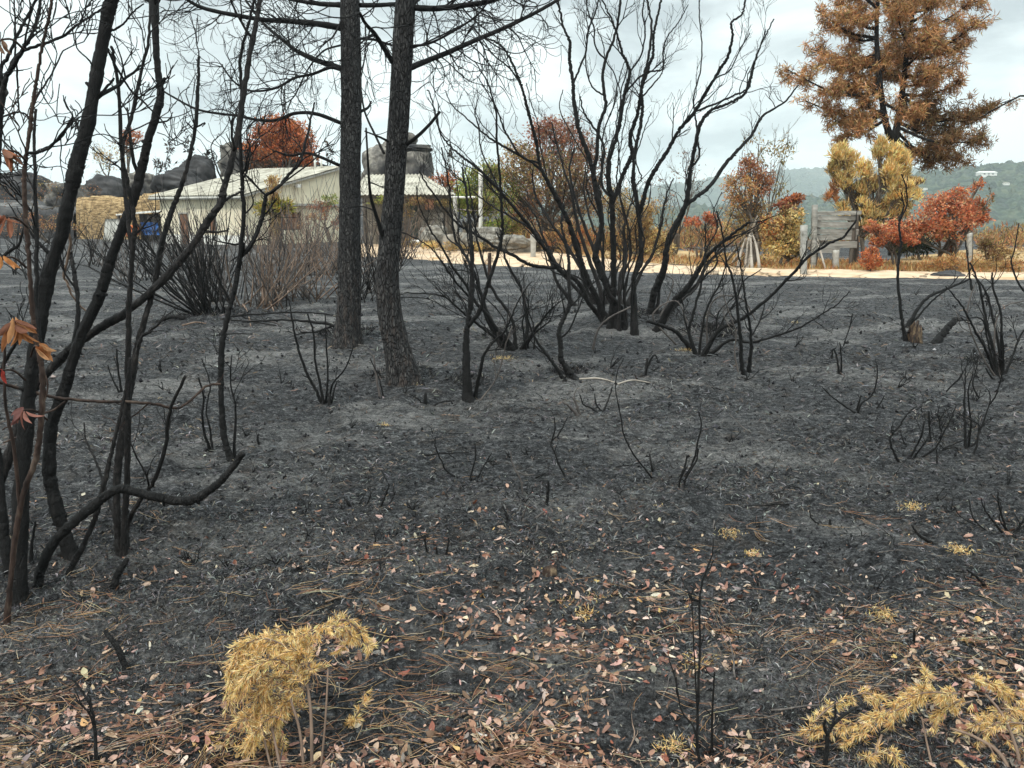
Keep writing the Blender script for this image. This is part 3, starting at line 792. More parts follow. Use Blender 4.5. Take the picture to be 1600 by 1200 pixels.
post('fence_post', 'short square concrete fence post between the black shrub stems', 'post', 833, 366, 424, 28.5, 8, M['concrete'], seed=4)
post('fence_post', 'tall concrete post on the near side of the plank wall', 'post', 1256, 352, 433, 20.2, 8.5, M['concrete'], seed=5)
post('fence_post', 'short concrete post under the plank wall', 'post', 1306, 391, 421, 22.3, 8, M['concrete'], seed=6)
post('wooden_post', 'tall grey wooden post at the left end of the plank wall', 'post', 1272, 320, 404, 22.6, 7, M['plank'], 1, seed=7)
post('wooden_post', 'dark wooden post near the right end of the plank wall', 'post', 1336, 330, 410, 23.4, 9, M['darkwood'], seed=8)
post('fence_post', 'pale concrete post right of the red tree', 'post', 1515, 364, 404, 25, 6, M['concrete'], seed=9)
post('wooden_post', 'thin dark stake beside the pale post by the red tree', 'post', 1519, 350, 406, 25.2, 3, M['darkwood'], seed=10)
post('wooden_post', 'thin rusty stake between the burnt shrub and the road', 'post', 765, 395, 455, 17.0, 5, M['brownstem'], seed=12)

def plank_wall():
    rs = RS(8); d = 22.9
    c = W(1303, 404, d); c[2] = float(H(c[0], c[1]))
    r = empty('plank_wall', c, 'rickety wall of weathered horizontal grey planks raised on posts', 'plank wall')
    k = float(scale_at(W(1303, 360, d)))
    ys = [(333, 6), (341, 7), (351, 9), (361, 8), (371, 9), (381, 10), (391, 9)]
    for i, (py, hh) in enumerate(ys):
        x0 = 1275 + rs.uniform(-5, 2); x1 = 1338 + rs.uniform(-4, 8)
        if i == 6: x0, x1 = 1268, 1312
        if i == 5: x0 = 1262
        a = W(x0, py + rs.uniform(-1, 1), d + rs.uniform(-0.06, 0.06)); b = W(x1, py + rs.uniform(-1.5, 1.5), d + rs.uniform(-0.05, 0.1))
        ax2 = norm(b - a); ax0 = norm(np.array([0, 1.0, 0.06]) - ax2 * ax2[1]); ax1 = np.cross(ax2, ax0)
        mb = MB(); rough_box(mb, (a + b) / 2, (ax0, ax1, ax2), (0.018, hh / 2 * k * 0.98, np.linalg.norm(b - a) / 2), rs, 0.007, 14)
        mb.build('plank', M['plank'], r, smooth=False)
    for px in (1277, 1333):
        mb = MB(); a = W(px, 332, d + 0.09); b2 = W(px, 404, d + 0.09); b2[2] = float(H(b2[0], b2[1])) - 0.1
        rough_box(mb, (a + b2) / 2, np.eye(3), (0.05, 0.045, (a[2] - b2[2]) / 2), rs, 0.008); mb.build('upright', M['darkwood'], r)
    mb = MB(); a = W(1276, 372, d - 0.2); b2 = W(1292, 404, d - 0.9); b2[2] = float(H(b2[0], b2[1])); tube(mb, [a, b2], 0.03, 6); mb.build('brace', M['palepole'], r)
plank_wall()

# poles leaning together
g = 'cut poles leaned against the brown tree'
for i, (x0, y0, x1, y1, lab) in enumerate([(1133, 412, 1183, 338, 'long pale pole leaning far left against the brown tree'), (1141, 416, 1181, 345, 'second pale pole leaning left against the brown tree'),
        (1165, 420, 1169, 372, 'short upright cut pole at the foot of the brown tree, leftmost of the uprights'), (1169, 420, 1171, 366, 'upright pale pole between two others under the brown tree'), (1175, 421, 1173, 364, 'upright pole with a slight bow under the brown tree'),
        (1187, 421, 1174, 362, 'stout pale pole leaning right under the brown tree'), (1153, 419, 1165, 372, 'short pole leaning inward on the left of the uprights')]):
    a = G(x0, y0); b = W(x1, y1, 22.6 + 0.1 * i)
    mb = MB(); tube(mb, catmull([a, (a + b) / 2 + RS(i).normal(size=3) * 0.04, b], 5), np.linspace(0.05, 0.025, 11), 6)
    tag(mb.build('pole', M['palepole'], loc=a), lab, 'pole', g)

# houses on the far hill
def far_house(px, py, d, wpx, hpx, label, roofm, wallm):
    for d in np.arange(425, 1000, 3.0):                     # walk out along the line of sight to the hillside
        c = W(px, py, d)
        if float(HILL(c[0], c[1])) > c[2]: break
    c = W(px, py, d - 6); c[2] = float(HILL(c[0], c[1])); k = float(scale_at(c)); w, h = wpx * k / 2, hpx * k + 0.3
    r = empty('far_house', c, label, 'house')
    mb = MB(); box(mb, c[0] - w, c[0] + w, c[1] - w * .5, c[1] + w * .5, c[2] - 6, c[2] + h); mb.build('wall', wallm, r, smooth=False)
    mb = MB(); x0, x1, y0, y1, z = c[0] - w * 1.05, c[0] + w * 1.05, c[1] - w * .58, c[1] + w * .58, c[2] + h
    v = [(x0, y0, z), (x1, y0, z), (x1, y1, z), (x0, y1, z), (x0 + w * .1, c[1], z + h * .5), (x1 - w * .1, c[1], z + h * .5)]
    mb.add(v, [(0, 1, 5, 4), (2, 3, 4, 5), (3, 2, 1, 0)], [(1, 2, 5), (3, 0, 4)]); mb.build('roof', roofm, r, smooth=False)
    for i in range(3):
        x = c[0] - w * 0.6 + i * w * 0.5
        mb = MB(); box(mb, x, x + w * .2, c[1] - w * .52, c[1] - w * .5 - 0.01, c[2] + h * .25, c[2] + h * .65)
        mb.build('window', M['darkopen'], r, smooth=False)
far_house(1541, 273, 800, 26, 3.5, 'long white building high on the wooded hill', M['white'], M['white'])
far_house(1572, 287, 720, 9, 1.6, 'small pale building on the hill below the long white one', M['roof'], M['white'])
far_house(1583, 371, 420, 16, 7, 'cream farmhouse at the foot of the hill on the right', M['rustdoor'], M['plaster'])
far_house(1550, 373, 430, 12, 4, 'low white farm building at the foot of the hill', M['roof'], M['white'])
far_house(1446, 294, 700, 6, 1.6, 'tiny white house on the hill above the red tree', M['roof'], M['white'])

# ================================================================== TREES AND BUSHES WITH LEAVES
M['bark'] = simple('grey_tree_bark', [(0.3, (0.05, 0.04, 0.033)), (0.55, (0.12, 0.10, 0.08)), (0.8, (0.25, 0.215, 0.17))], 9, (1, 1, 0.3), 0.9, 0.8)
ORANGE = [(0.52, 0.16, 0.05, 3), (0.42, 0.115, 0.04, 2), (0.60, 0.24, 0.09, 2), (0.26, 0.09, 0.045, 1.5), (0.34, 0.18, 0.10, 0.8)]
BROWN = [(0.21, 0.105, 0.055, 3), (0.29, 0.155, 0.08, 2), (0.11, 0.065, 0.045, 2)]
REDBR = [(0.30, 0.105, 0.06, 3), (0.20, 0.075, 0.05, 2), (0.38, 0.17, 0.09, 2), (0.24, 0.16, 0.085, 1)]
OLIVE = [(0.27, 0.20, 0.075, 3), (0.34, 0.24, 0.10, 2), (0.15, 0.13, 0.06, 2)]
GREEN = [(0.24, 0.31, 0.06, 3), (0.36, 0.38, 0.09, 2), (0.13, 0.19, 0.045, 2), (0.42, 0.36, 0.11, 1.5)]
TAN = [(0.46, 0.30, 0.12, 3), (0.38, 0.22, 0.085, 2), (0.54, 0.40, 0.18, 2), (0.24, 0.14, 0.07, 1)]
GOLD = [(0.80, 0.585, 0.25, 3), (0.86, 0.70, 0.36, 3), (0.68, 0.43, 0.15, 2), (0.70, 0.58, 0.28, 1)]
RED = [(0.52, 0.17, 0.075, 3), (0.42, 0.115, 0.055, 2), (0.62, 0.28, 0.14, 2), (0.27, 0.10, 0.06, 1), (0.62, 0.40, 0.22, 0.9)]
PINEBR = [(0.50, 0.275, 0.125, 3), (0.62, 0.375, 0.185, 3), (0.34, 0.175, 0.08, 2), (0.44, 0.33, 0.14, 1.3)]
PEACH = [(0.50, 0.24, 0.10, 3), (0.42, 0.17, 0.07, 2), (0.55, 0.32, 0.15, 1)]

def leafy(name, label, cat, base, d, blobs, seed, leaf=(0.11, 0.05), trunk_w=8, limb=True, mat_bark='bark', group=None, up=0.0, hang=0.0, zbase=None, multi=1, bare=0):
    """base (px, py); blobs: (px, py, rx, ry, leaves, palette[, depth offset])"""
    rs = RS(seed)
    b = W(base[0], base[1], d)
    b[2] = float(GZ(b[0], b[1])) - 0.05 if zbase is None else zbase
    k = float(scale_at(b))
    r = empty(name, b, label, cat, group)
    tm = MB(); cm = MB()
    cents = []
    for bl in blobs:
        c = W(bl[0], bl[1], d + (bl[6] if len(bl) > 6 else rs.uniform(-1, 1) * bl[2] * k * 0.8)); cents.append(c)
    top = np.mean(cents, 0)
    fork = b * 0.55 + np.array([top[0], top[1], 0]) * 0.45; fork[2] = b[2] + (min(c[2] for c in cents) - b[2]) * 0.6
    roots = []
    for m in range(multi):
        o = np.array([rs.uniform(-1, 1), rs.uniform(-1, 1), 0]) * k * trunk_w * (0.8 if multi > 1 else 0)
        f2 = fork + o * 3
        path = catmull([b + o, (b + f2) / 2 + rs.normal(size=3) * k * trunk_w * 0.3 * [1, 1, 0] + o, f2], 5)
        tube(tm, path, np.linspace(trunk_w * k * 0.62, trunk_w * k * 0.42, len(path)), 8, rough=0.12, rs=rs)
        roots.append(f2)
    for bl, c in zip(blobs, cents):
        rx, rz = bl[2] * k, bl[3] * k; ry = rx * 0.9
        f2 = roots[int(rs.randint(len(roots)))]
        mid = (f2 + c) / 2 + np.array([rs.uniform(-1, 1) * rx * .3, rs.uniform(-1, 1) * rx * .3, -0.1 * rz])
        path = catmull([f2, mid, c], 4)
        tube(tm, path, np.linspace(trunk_w * k * 0.34, trunk_w * k * 0.12, len(path)), 6, rough=0.1, rs=rs)
        ncl = max(6, int(bl[4] / 34))
        u = rs.normal(size=(ncl, 3)); u /= np.linalg.norm(u, axis=1)[:, None]
        rad = rs.uniform(0.25, 1.0, (ncl, 1)) ** 0.6
        # uneven outline
        lob = 1 + 0.42 * fbm(u[:, 0] * 2.2 + seed, u[:, 2] * 2.2 + u[:, 1] * 1.7, 2, seed)[:, None]
        P = c + u * rad * lob * [rx, ry, rz]
        for p in P[: max(6, min(ncl, 34))]:
            q0 = path[int(rs.randint(2, len(path)))]
            m2 = (q0 + p) / 2 + rs.normal(size=3) * rx * 0.09
            tube(tm, catmull([q0, m2, p + norm(p - q0) * rx * 0.06], 3), np.linspace(trunk_w * k * 0.11, max(0.004, trunk_w * k * 0.03), 7), 4)
        n = int(bl[4])
        idx = rs.randint(0, ncl, n)
        sg = 0.15 * np.array([rx, ry, rz])
        Q = P[idx] + rs.normal(size=(n, 3)) * sg
        D = rs.normal(size=(n, 3)) + np.array([0, 0, up - hang]) + 0.6 * (Q - P[idx]) / (sg + 1e-6)
        Nn = rs.normal(size=(n, 3)) + [0, 0, 0.8]
        tone = (1 + 0.28 * rs.uniform(-1, 1, ncl))[idx][:, None]
        cols = np.clip(pal(rs, n, bl[5]) * tone, 0, 1)
        cards(cm, Q, D, Nn, leaf[0] * rs.uniform(0.6, 1.3, n), leaf[1] * rs.uniform(0.6, 1.3, n), cols)
        for _ in range(bare):
            p = P[int(rs.randint(ncl))]
            grow(tm, p, norm(p - c + [0, 0, rz * .6]), rz * rs.uniform(0.4, 0.9), 0.008, 1, rs, 0.25, 0.12, 3, 0.7, 4, rmin=0.004)
    tm.build('trunk', M[mat_bark], r); cm.build('crown', M['leaf'], r, smooth=False)
    return r

leafy('orange_tree', 'round orange-leaved tree standing on the rocks above the house roof', 'tree', (440, 292), 54,
      [(440, 203, 34, 20, 2600, ORANGE), (412, 228, 28, 26, 2200, ORANGE), (466, 224, 28, 26, 2200, ORANGE), (440, 232, 30, 26, 2000, ORANGE), (434, 258, 44, 20, 1500, BROWN), (400, 255, 18, 14, 500, BROWN), (482, 244, 12, 16, 500, ORANGE)], 3, (0.20, 0.10), 12)
leafy('orange_tree', 'small sparse orange tree on the rocks near the left edge', 'tree', (200, 290), 60, [(205, 214, 17, 15, 700, ORANGE), (196, 228, 12, 10, 200, BROWN)], 4, (0.18, 0.09), 5, bare=8)
leafy('grey_shrub', 'pale half-bare shrub on the rocks left of the small orange tree', 'shrub', (172, 295), 59, [(172, 240, 22, 26, 320, TAN), (155, 255, 16, 20, 160, OLIVE)], 5, (0.16, 0.08), 4, bare=14)
leafy('green_bush', 'bright green bush behind the slim white pole', 'bush', (745, 352), 35.6,
      [(742, 292, 28, 28, 2600, GREEN), (728, 318, 20, 20, 1400, GREEN), (768, 272, 26, 22, 1500, GREEN + OLIVE), (765, 315, 24, 26, 1600, OLIVE + GREEN)], 6, (0.13, 0.06), 7)
leafy('red_brown_bush', 'low rusty bush at the right end of the annex roof', 'bush', (695, 330), 44, [(697, 285, 26, 16, 1100, ORANGE + BROWN), (680, 296, 18, 12, 500, REDBR)], 7, (0.14, 0.07), 5)
leafy('withered_tree', 'large reddish brown withered tree behind the big black shrub', 'tree', (862, 385), 33,
      [(868, 205, 42, 22, 1755, REDBR), (846, 232, 46, 30, 950, REDBR), (900, 232, 40, 32, 1755, REDBR + BROWN), (812, 255, 34, 34, 2025, OLIVE + TAN + BROWN), (870, 275, 62, 34, 2565, BROWN + OLIVE), (925, 275, 30, 38, 1350, BROWN), (800, 300, 28, 28, 1215, OLIVE + GREEN), (860, 325, 56, 24, 945, BROWN), (910, 325, 36, 30, 810, BROWN + TAN)],
      8, (0.12, 0.06), 8, multi=4, bare=9)
leafy('peach_bush', 'low peach-orange bush right of the pergola', 'bush', (818, 362), 34.5, [(815, 318, 24, 22, 1100, PEACH), (838, 305, 18, 22, 600, PEACH), (805, 340, 18, 14, 500, PEACH + BROWN)], 9, (0.11, 0.05), 5)
leafy('tan_bush', 'bushy tan and gold shrub right of the big withered tree', 'bush', (985, 408), 27.5,
      [(985, 365, 34, 34, 2600, TAN), (968, 318, 22, 26, 900, TAN + OLIVE), (1010, 335, 20, 26, 900, TAN), (1000, 388, 30, 18, 1200, TAN + GOLD), (955, 380, 16, 22, 600, TAN)], 10, (0.10, 0.045), 5, multi=3, bare=3)
leafy('thin_shrub', 'nearly leafless grey shrub in front of the blue hills', 'shrub', (1050, 410), 29, [(1055, 300, 36, 30, 120, BROWN), (1085, 270, 30, 34, 150, BROWN), (1040, 340, 20, 22, 100, TAN)], 11, (0.09, 0.04), 4, multi=4, bare=16)
leafy('red_shrub', 'small pinkish red shrub left of the leaning poles', 'shrub', (1095, 400), 27, [(1082, 345, 12, 9, 350, RED), (1112, 340, 13, 10, 400, RED), (1104, 362, 18, 12, 300, RED + TAN), (1122, 372, 16, 14, 220, TAN)], 12, (0.10, 0.05), 4, multi=3)
leafy('brown_tree', 'brown half-bare tree with cut poles leaned on its trunk', 'tree', (1168, 416), 23.6,
      [(1172, 268, 22, 22, 900, REDBR + PEACH), (1155, 295, 26, 26, 900, PEACH + TAN), (1190, 290, 18, 26, 700, REDBR + PEACH), (1165, 325, 34, 22, 1000, TAN + BROWN), (1185, 345, 20, 22, 400, TAN), (1150, 350, 20, 22, 400, TAN + OLIVE)],
      13, (0.085, 0.04), 9, multi=3, bare=3)
leafy('sparse_tree', 'tall thin tree with a few dangling leaves behind the brown one', 'tree', (1195, 415), 25, [(1205, 250, 30, 32, 130, OLIVE), (1185, 225, 24, 16, 90, OLIVE), (1225, 235, 20, 22, 80, OLIVE), (1215, 290, 14, 24, 60, OLIVE)], 14, (0.12, 0.045), 4, hang=1.0, bare=11)
leafy('yellow_bush', 'upright bush yellow below and rusty red at its top', 'bush', (1220, 414), 23.2,
      [(1236, 312, 17, 9, 800, REDBR + ORANGE), (1224, 322, 14, 9, 400, REDBR), (1236, 340, 18, 18, 1100, GOLD + OLIVE), (1206, 355, 17, 26, 1200, ORANGE + TAN + GOLD), (1232, 372, 19, 24, 1800, GOLD + OLIVE), (1215, 388, 24, 18, 1400, GOLD), (1245, 395, 14, 12, 400, OLIVE)], 15, (0.085, 0.045), 6, multi=2, up=0.5)
leafy('golden_tree', 'feathery golden tree in front of the brown pine', 'tree', (1368, 402), 25.5,
      [(1312, 240, 14, 14, 700, GOLD), (1326, 256, 13, 16, 700, GOLD), (1303, 268, 11, 14, 500, GOLD + GOLD + OLIVE), (1318, 285, 14, 12, 600, GOLD + GOLD + OLIVE), (1378, 236, 11, 18, 800, GOLD), (1396, 246, 10, 22, 900, GOLD), (1412, 262, 12, 22, 900, GOLD), (1390, 275, 16, 18, 900, GOLD), (1350, 268, 13, 16, 600, GOLD),
       (1366, 292, 20, 16, 900, GOLD + GOLD + OLIVE), (1338, 302, 18, 14, 700, GOLD + GOLD + OLIVE), (1404, 300, 18, 16, 800, GOLD), (1426, 288, 13, 9, 350, GOLD + BROWN), (1300, 306, 9, 20, 260, PEACH), (1322, 326, 16, 14, 420, GOLD + GOLD + OLIVE), (1352, 324, 18, 14, 560, GOLD + GOLD + OLIVE), (1386, 328, 18, 16, 700, GOLD), (1412, 326, 12, 16, 420, GOLD + GOLD + OLIVE), (1365, 345, 26, 12, 400, GOLD + GOLD + OLIVE), (1432, 300, 8, 14, 160, GOLD)],
      16, (0.19, 0.026), 6, up=2.6, multi=3, bare=4)
leafy('red_tree', 'spreading red-leaved tree with a forked pale trunk', 'tree', (1492, 408), 22.0,
      [(1494, 312, 26, 20, 950, RED), (1470, 325, 30, 20, 950, RED), (1445, 345, 26, 24, 950, RED), (1495, 338, 32, 22, 900, RED), (1522, 335, 20, 24, 900, RED), (1542, 318, 9, 22, 160, RED + OLIVE), (1527, 295, 10, 14, 140, RED), (1532, 340, 12, 10, 260, RED), (1478, 362, 26, 16, 700, RED + PEACH), (1420, 356, 30, 14, 650, RED), (1486, 382, 12, 22, 400, PEACH + RED)],
      17, (0.085, 0.045), 7, multi=2, bare=4)
leafy('red_shrub', 'bright red shrub leaning left of the red tree', 'shrub', (1400, 408), 22.6, [(1395, 360, 28, 12, 900, RED), (1362, 355, 18, 8, 450, RED), (1415, 375, 22, 12, 600, RED), (1380, 378, 18, 10, 400, RED + ORANGE)], 18, (0.08, 0.045), 4, multi=2)
leafy('orange_shrub', 'small orange-red shrub low at the roadside', 'shrub', (1361, 424), 21.3, [(1358, 408, 14, 12, 900, ORANGE + RED), (1364, 395, 12, 8, 400, ORANGE + RED), (1372, 412, 8, 9, 250, ORANGE)], 19, (0.07, 0.03), 2.5, multi=3, up=0.8)
leafy('rust_shrub', 'low feathery rust-brown shrub under the red tree', 'shrub', (1480, 424), 21.0, [(1478, 410, 22, 11, 800, PEACH + TAN), (1455, 414, 18, 8, 400, PEACH + TAN), (1502, 412, 20, 10, 450, TAN + PEACH)], 20, (0.08, 0.018), 2, multi=5, up=0.9)
leafy('dry_shrub', 'loose tan brush heap right of the red tree', 'shrub', (1545, 412), 23.5, [(1540, 382, 14, 9, 500, OLIVE + BROWN), (1552, 396, 22, 12, 600, BROWN + TAN), (1570, 402, 18, 10, 300, TAN)], 21, (0.10, 0.03), 3, multi=4, bare=5)
leafy('dry_shrub', 'low ochre scrub at the right edge of the road', 'shrub', (1590, 424), 21.5, [(1585, 412, 22, 9, 500, TAN + PEACH), (1545, 415, 20, 8, 400, TAN), (1625, 410, 22, 10, 400, TAN)], 22, (0.08, 0.02), 2, multi=5, up=0.8)
leafy('dark_shrub', 'dark spiky green shrub behind the red shrub', 'shrub', (1438, 398), 26, [(1440, 385, 16, 10, 300, [(0.02, 0.03, 0.02)]), (1418, 384, 22, 10, 600, [(0.03, 0.035, 0.02), (0.12, 0.12, 0.05)])], 23, (0.28, 0.035), 4, up=1.0)
leafy('green_hedge', 'bright green hedge far down the slope at the right edge', 'hedge', (1600, 392), 60, [(1580, 378, 26, 9, 900, GREEN), (1620, 378, 30, 10, 900, GREEN), (1560, 386, 18, 6, 400, GREEN)], 24, (0.3, 0.15), 4, zbase=-3.5)
leafy('vine', 'red and green climbing vine on the gable wall of the house', 'vine', (520, 372), 39.6, [(515, 312, 14, 7, 300, GREEN), (500, 322, 26, 9, 420, REDBR), (486, 340, 22, 14, 300, REDBR + TAN), (530, 335, 20, 20, 420, REDBR)], 25, (0.10, 0.06), 3, multi=4, bare=3)
leafy('vine', 'olive vine trailing along the eave of the annex', 'vine', (612, 366), 36.6, [(600, 312, 26, 8, 500, OLIVE + GREEN), (640, 314, 26, 7, 500, OLIVE + BROWN), (690, 316, 20, 6, 350, OLIVE), (630, 335, 14, 20, 350, OLIVE + TAN), (610, 350, 14, 16, 300, OLIVE + TAN)], 26, (0.10, 0.06), 3, multi=3)

for i, (px, py, s, lab) in enumerate([(300, 225, 1.0, 'thin scorched sapling on the dark rocks, left of the big boulder'), (262, 240, 1.1, 'scorched sapling on the rocks above the shed'), (245, 262, 0.8, 'short scorched sapling near the left end of the roof'), (512, 240, 0.9, 'scorched sapling on the skyline right of the orange tree'), (700, 250, 0.9, 'bare sapling beside the blocky boulder'), (120, 250, 1.0, 'bare sapling on the rocks near the left edge'), (325, 250, .7, 'small bare sapling against the sooty boulder')]):
    leafy('scorched_sapling', lab, 'sapling', (px, 300), 57, [(px, py, 10 * s, 22 * s, 60, [(0.03, 0.028, 0.025), (0.08, 0.06, 0.04)])], 40 + i, (0.3, 0.12), 2.5, mat_bark='charash', group='scorched saplings on the rocks', zbase=2.0, up=0.8, bare=5)

# ---- yucca by the house
def yucca():
    rs = RS(77); d = 36.5
    b = W(430, 372, d); b[2] = float(H(b[0], b[1])); k = float(scale_at(b))
    r = empty('yucca', b, 'yucca with a shaggy tan trunk and yellow-green crown before the house', 'yucca')
    t = W(430, 330, d); mb = MB(); tube(mb, catmull([b, (b + t) / 2 + [0.05, 0, 0], t], 4), np.linspace(0.13, 0.10, 9), 9, rough=0.15, rs=rs)
    for c, n, dn in ((t, 260, 0), (W(428, 345, d), 160, -2)):
        pass
    mb.build('trunk', M['bark'], r)
    mb = MB(); n = 520
    C = W(430, 332, d) + rs.normal(size=(n, 3)) * 0.08 - np.array([0, 0, 1]) * rs.uniform(0, 1.0, (n, 1))
    D = np.stack([rs.normal(size=n) * 0.7, rs.normal(size=n) * 0.7, np.full(n, -1.6)], 1)
    cards(mb, C, D, rs.normal(size=(n, 3)), rs.uniform(0.25, 0.45, n), 0.05, pal(rs, n, [(0.46, 0.33, 0.16), (0.36, 0.24, 0.11), (0.55, 0.42, 0.23)])); mb.build('dead_leaves', M['straw'], r, smooth=False)
    mb = MB(); n = 700
    a = rs.uniform(0, 2 * math.pi, n); e = rs.uniform(-0.35, 0.9, n)
    D = np.stack([np.cos(a) * np.cos(e), np.sin(a) * np.cos(e), np.sin(e)], 1)
    C = np.where(rs.rand(n, 1) < .5, W(418, 327, d), W(442, 325, d)) + rs.normal(size=(n, 3)) * 0.12
    cards(mb, C, D, rs.normal(size=(n, 3)), rs.uniform(0.3, 0.6, n), 0.05, pal(rs, n, [(0.42, 0.33, 0.06), (0.30, 0.30, 0.06), (0.50, 0.36, 0.08), (0.2, 0.22, 0.05)])); mb.build('leaf_rosette', M['straw'], r, smooth=False)
    mb = MB(); n = 420; C = W(428, 312, d) + rs.normal(size=(n, 3)) * [0.12, 0.12, 0.0] + np.array([0, 0, 1]) * rs.uniform(-0.1, 0.95, (n, 1))
    cards(mb, C, rs.normal(size=(n, 3)) * 0.5 + [0, 0, 0.9], rs.normal(size=(n, 3)), 0.2, 0.05, pal(rs, n, TAN)); mb.build('flower_spike', M['straw'], r, smooth=False)
yucca()

# ---- the scorched pine
def brown_pine():
    rs = RS(12); d = 30.0
    b = W(1398, 404, d); b[2] = float(GZ(b[0], b[1])) - 0.1
    r = empty('pine_tree', b, 'tall scorched pine with rust-brown needles above the golden tree', 'tree')
    tm = MB(); cm = MB()
    def P(px, py, dd=0): return W(px, py, d + dd)
    k = float(scale_at(P(1400, 200)))
    trunk = catmull([b, P(1400, 330), P(1402, 255), P(1399, 222)], 5)
    tube(tm, trunk, np.linspace(0.24, 0.20, len(trunk)), 10, rough=0.08, rs=rs)
    leaders = [([(1399, 222), (1400, 205), (1408, 160), (1416, 90), (1426, 20), (1432, -70), (1436, -150)], 0.4, 0.16), ([(1399, 224), (1388, 205), (1380, 170), (1372, 100), (1370, 30), (1378, -60), (1385, -140)], -0.5, 0.14)]
    LP = []
    for pts, dd, w in leaders:
        q = catmull([P(x, y, dd * min(1, i / 3)) for i, (x, y) in enumerate(pts)], 5)
        tube(tm, q, np.linspace(w, 0.03, len(q)), 8, rough=0.08, rs=rs); LP.append(q)
    # limbs: (start on leader, end pixel, sag)
    ends = [(0, 1380, 183, 1252, 155), (0, 1378, 150, 1228, 108), (0, 1385, 180, 1300, 190), (0, 1372, 110, 1280, 95), (0, 1372, 95, 1268, 78), (0, 1371, 60, 1275, 15), (0, 1371, 40, 1305, -10),
            (0, 1390, 190, 1310, 215), (0, 1375, 130, 1310, 130), (0, 1372, 70, 1330, 60), (0, 1374, 10, 1320, -60), (0, 1378, -60, 1330, -130), (0, 1378, -60, 1440, -120),
            (1, 1404, 190, 1500, 205), (1, 1402, 200, 1545, 220), (1, 1408, 165, 1530, 175), (1, 1408, 175, 1582, 155), (1, 1410, 140, 1500, 130), (1, 1412, 120, 1495, 95), (1, 1416, 90, 1510, 70), (1, 1418, 80, 1548, 22),
            (1, 1422, 50, 1530, -5), (1, 1425, 20, 1500, -30), (1, 1405, 205, 1480, 250), (1, 1403, 215, 1510, 250), (1, 1412, 130, 1460, 110), (1, 1410, 150, 1455, 165), (1, 1416, 95, 1455, 55), (1, 1430, -60, 1500, -120), (1, 1430, -50, 1560, -80), (0, 1374, 120, 1400, 60), (1, 1420, 60, 1400, 10), (0, 1380, 170, 1345, 190), (0, 1374, 90, 1410, 120), (1, 1410, 150, 1440, 200)]
    for _ in range(14):
        li = int(rs.randint(2)); sy = rs.uniform(-130, 195); sx = np.interp(sy, [-150, 100, 200], [1385, 1372, 1388]) if li == 0 else np.interp(sy, [-150, 100, 200], [1436, 1416, 1402])
        ends.append((li, sx, sy, sx + rs.uniform(-75, 75), sy - rs.uniform(-25, 45)))
    tips = []
    for li, sx, sy, ex, ey in ends:
        q = LP[1 - li]
        dd = rs.uniform(-2.2, 2.2)
        s = q[np.argmin(np.abs(q[:, 2] - P(sx, sy)[2]))]
        e = P(ex, ey, dd)
        m1 = s * 0.55 + e * 0.45 + np.array([0, 0, -0.10 * np.linalg.norm(e - s)])
        path = catmull([s, m1, e], 7)
        tube(tm, path, np.linspace(0.065, 0.014, len(path)), 6, rough=0.1, rs=rs)
        L = np.linalg.norm(e - s)
        nb = int(7 + L * 6.5)
        for _ in range(nb):
            t = rs.uniform(0.22, 1.0) ** 0.8
            p = path[min(len(path) - 1, int(t * (len(path) - 1)))]
            dr = norm(norm(e - s) * 0.6 + rs.normal(size=3) * [0.8, 0.8, 0.55] + [0, 0, 0.10])
            l2 = rs.uniform(0.35, 0.95) * (1.15 - 0.5 * t)
            p2 = p + dr * l2 * 0.5; p3 = p2 + norm(dr + [0, 0, 0.4]) * l2 * 0.5
            tube(tm, [p, p2, p3], [0.013, 0.009, 0.005], 4)
            tips += [p2, p3, (p2 + p3) / 2 + rs.normal(size=3) * 0.05]
            if rs.rand() < 0.7:
                p4 = p2 + norm(dr + rs.normal(size=3) * 0.8) * l2 * 0.5; tube(tm, [p2, p4], [0.008, 0.004], 3); tips += [p4, (p2 + p4) / 2]
    T = np.array(tips); per = 13
    C = np.repeat(T, per, 0) + rs.normal(size=(len(T) * per, 3)) * 0.05
    D = rs.normal(size=C.shape) + [0, 0, -0.15]
    tone = np.repeat(1 + 0.35 * rs.uniform(-1, 1, len(T)), per)[:, None]
    # needles on the lower right limbs are darker
    low = np.repeat(((T[:, 0] > P(1440, 200)[0]) & (T[:, 2] < P(1440, 150)[2])), per)[:, None]
    cols = np.clip(pal(rs, len(C), PINEBR) * tone * np.where(low, 0.5, 1.0), 0, 1)
    cards(cm, C, D, rs.normal(size=C.shape), rs.uniform(0.14, 0.27, len(C)), 0.019, cols)
    tm.build('trunk', M['charash'], r); cm.build('crown', M['leaf'], r, smooth=False)
brown_pine()

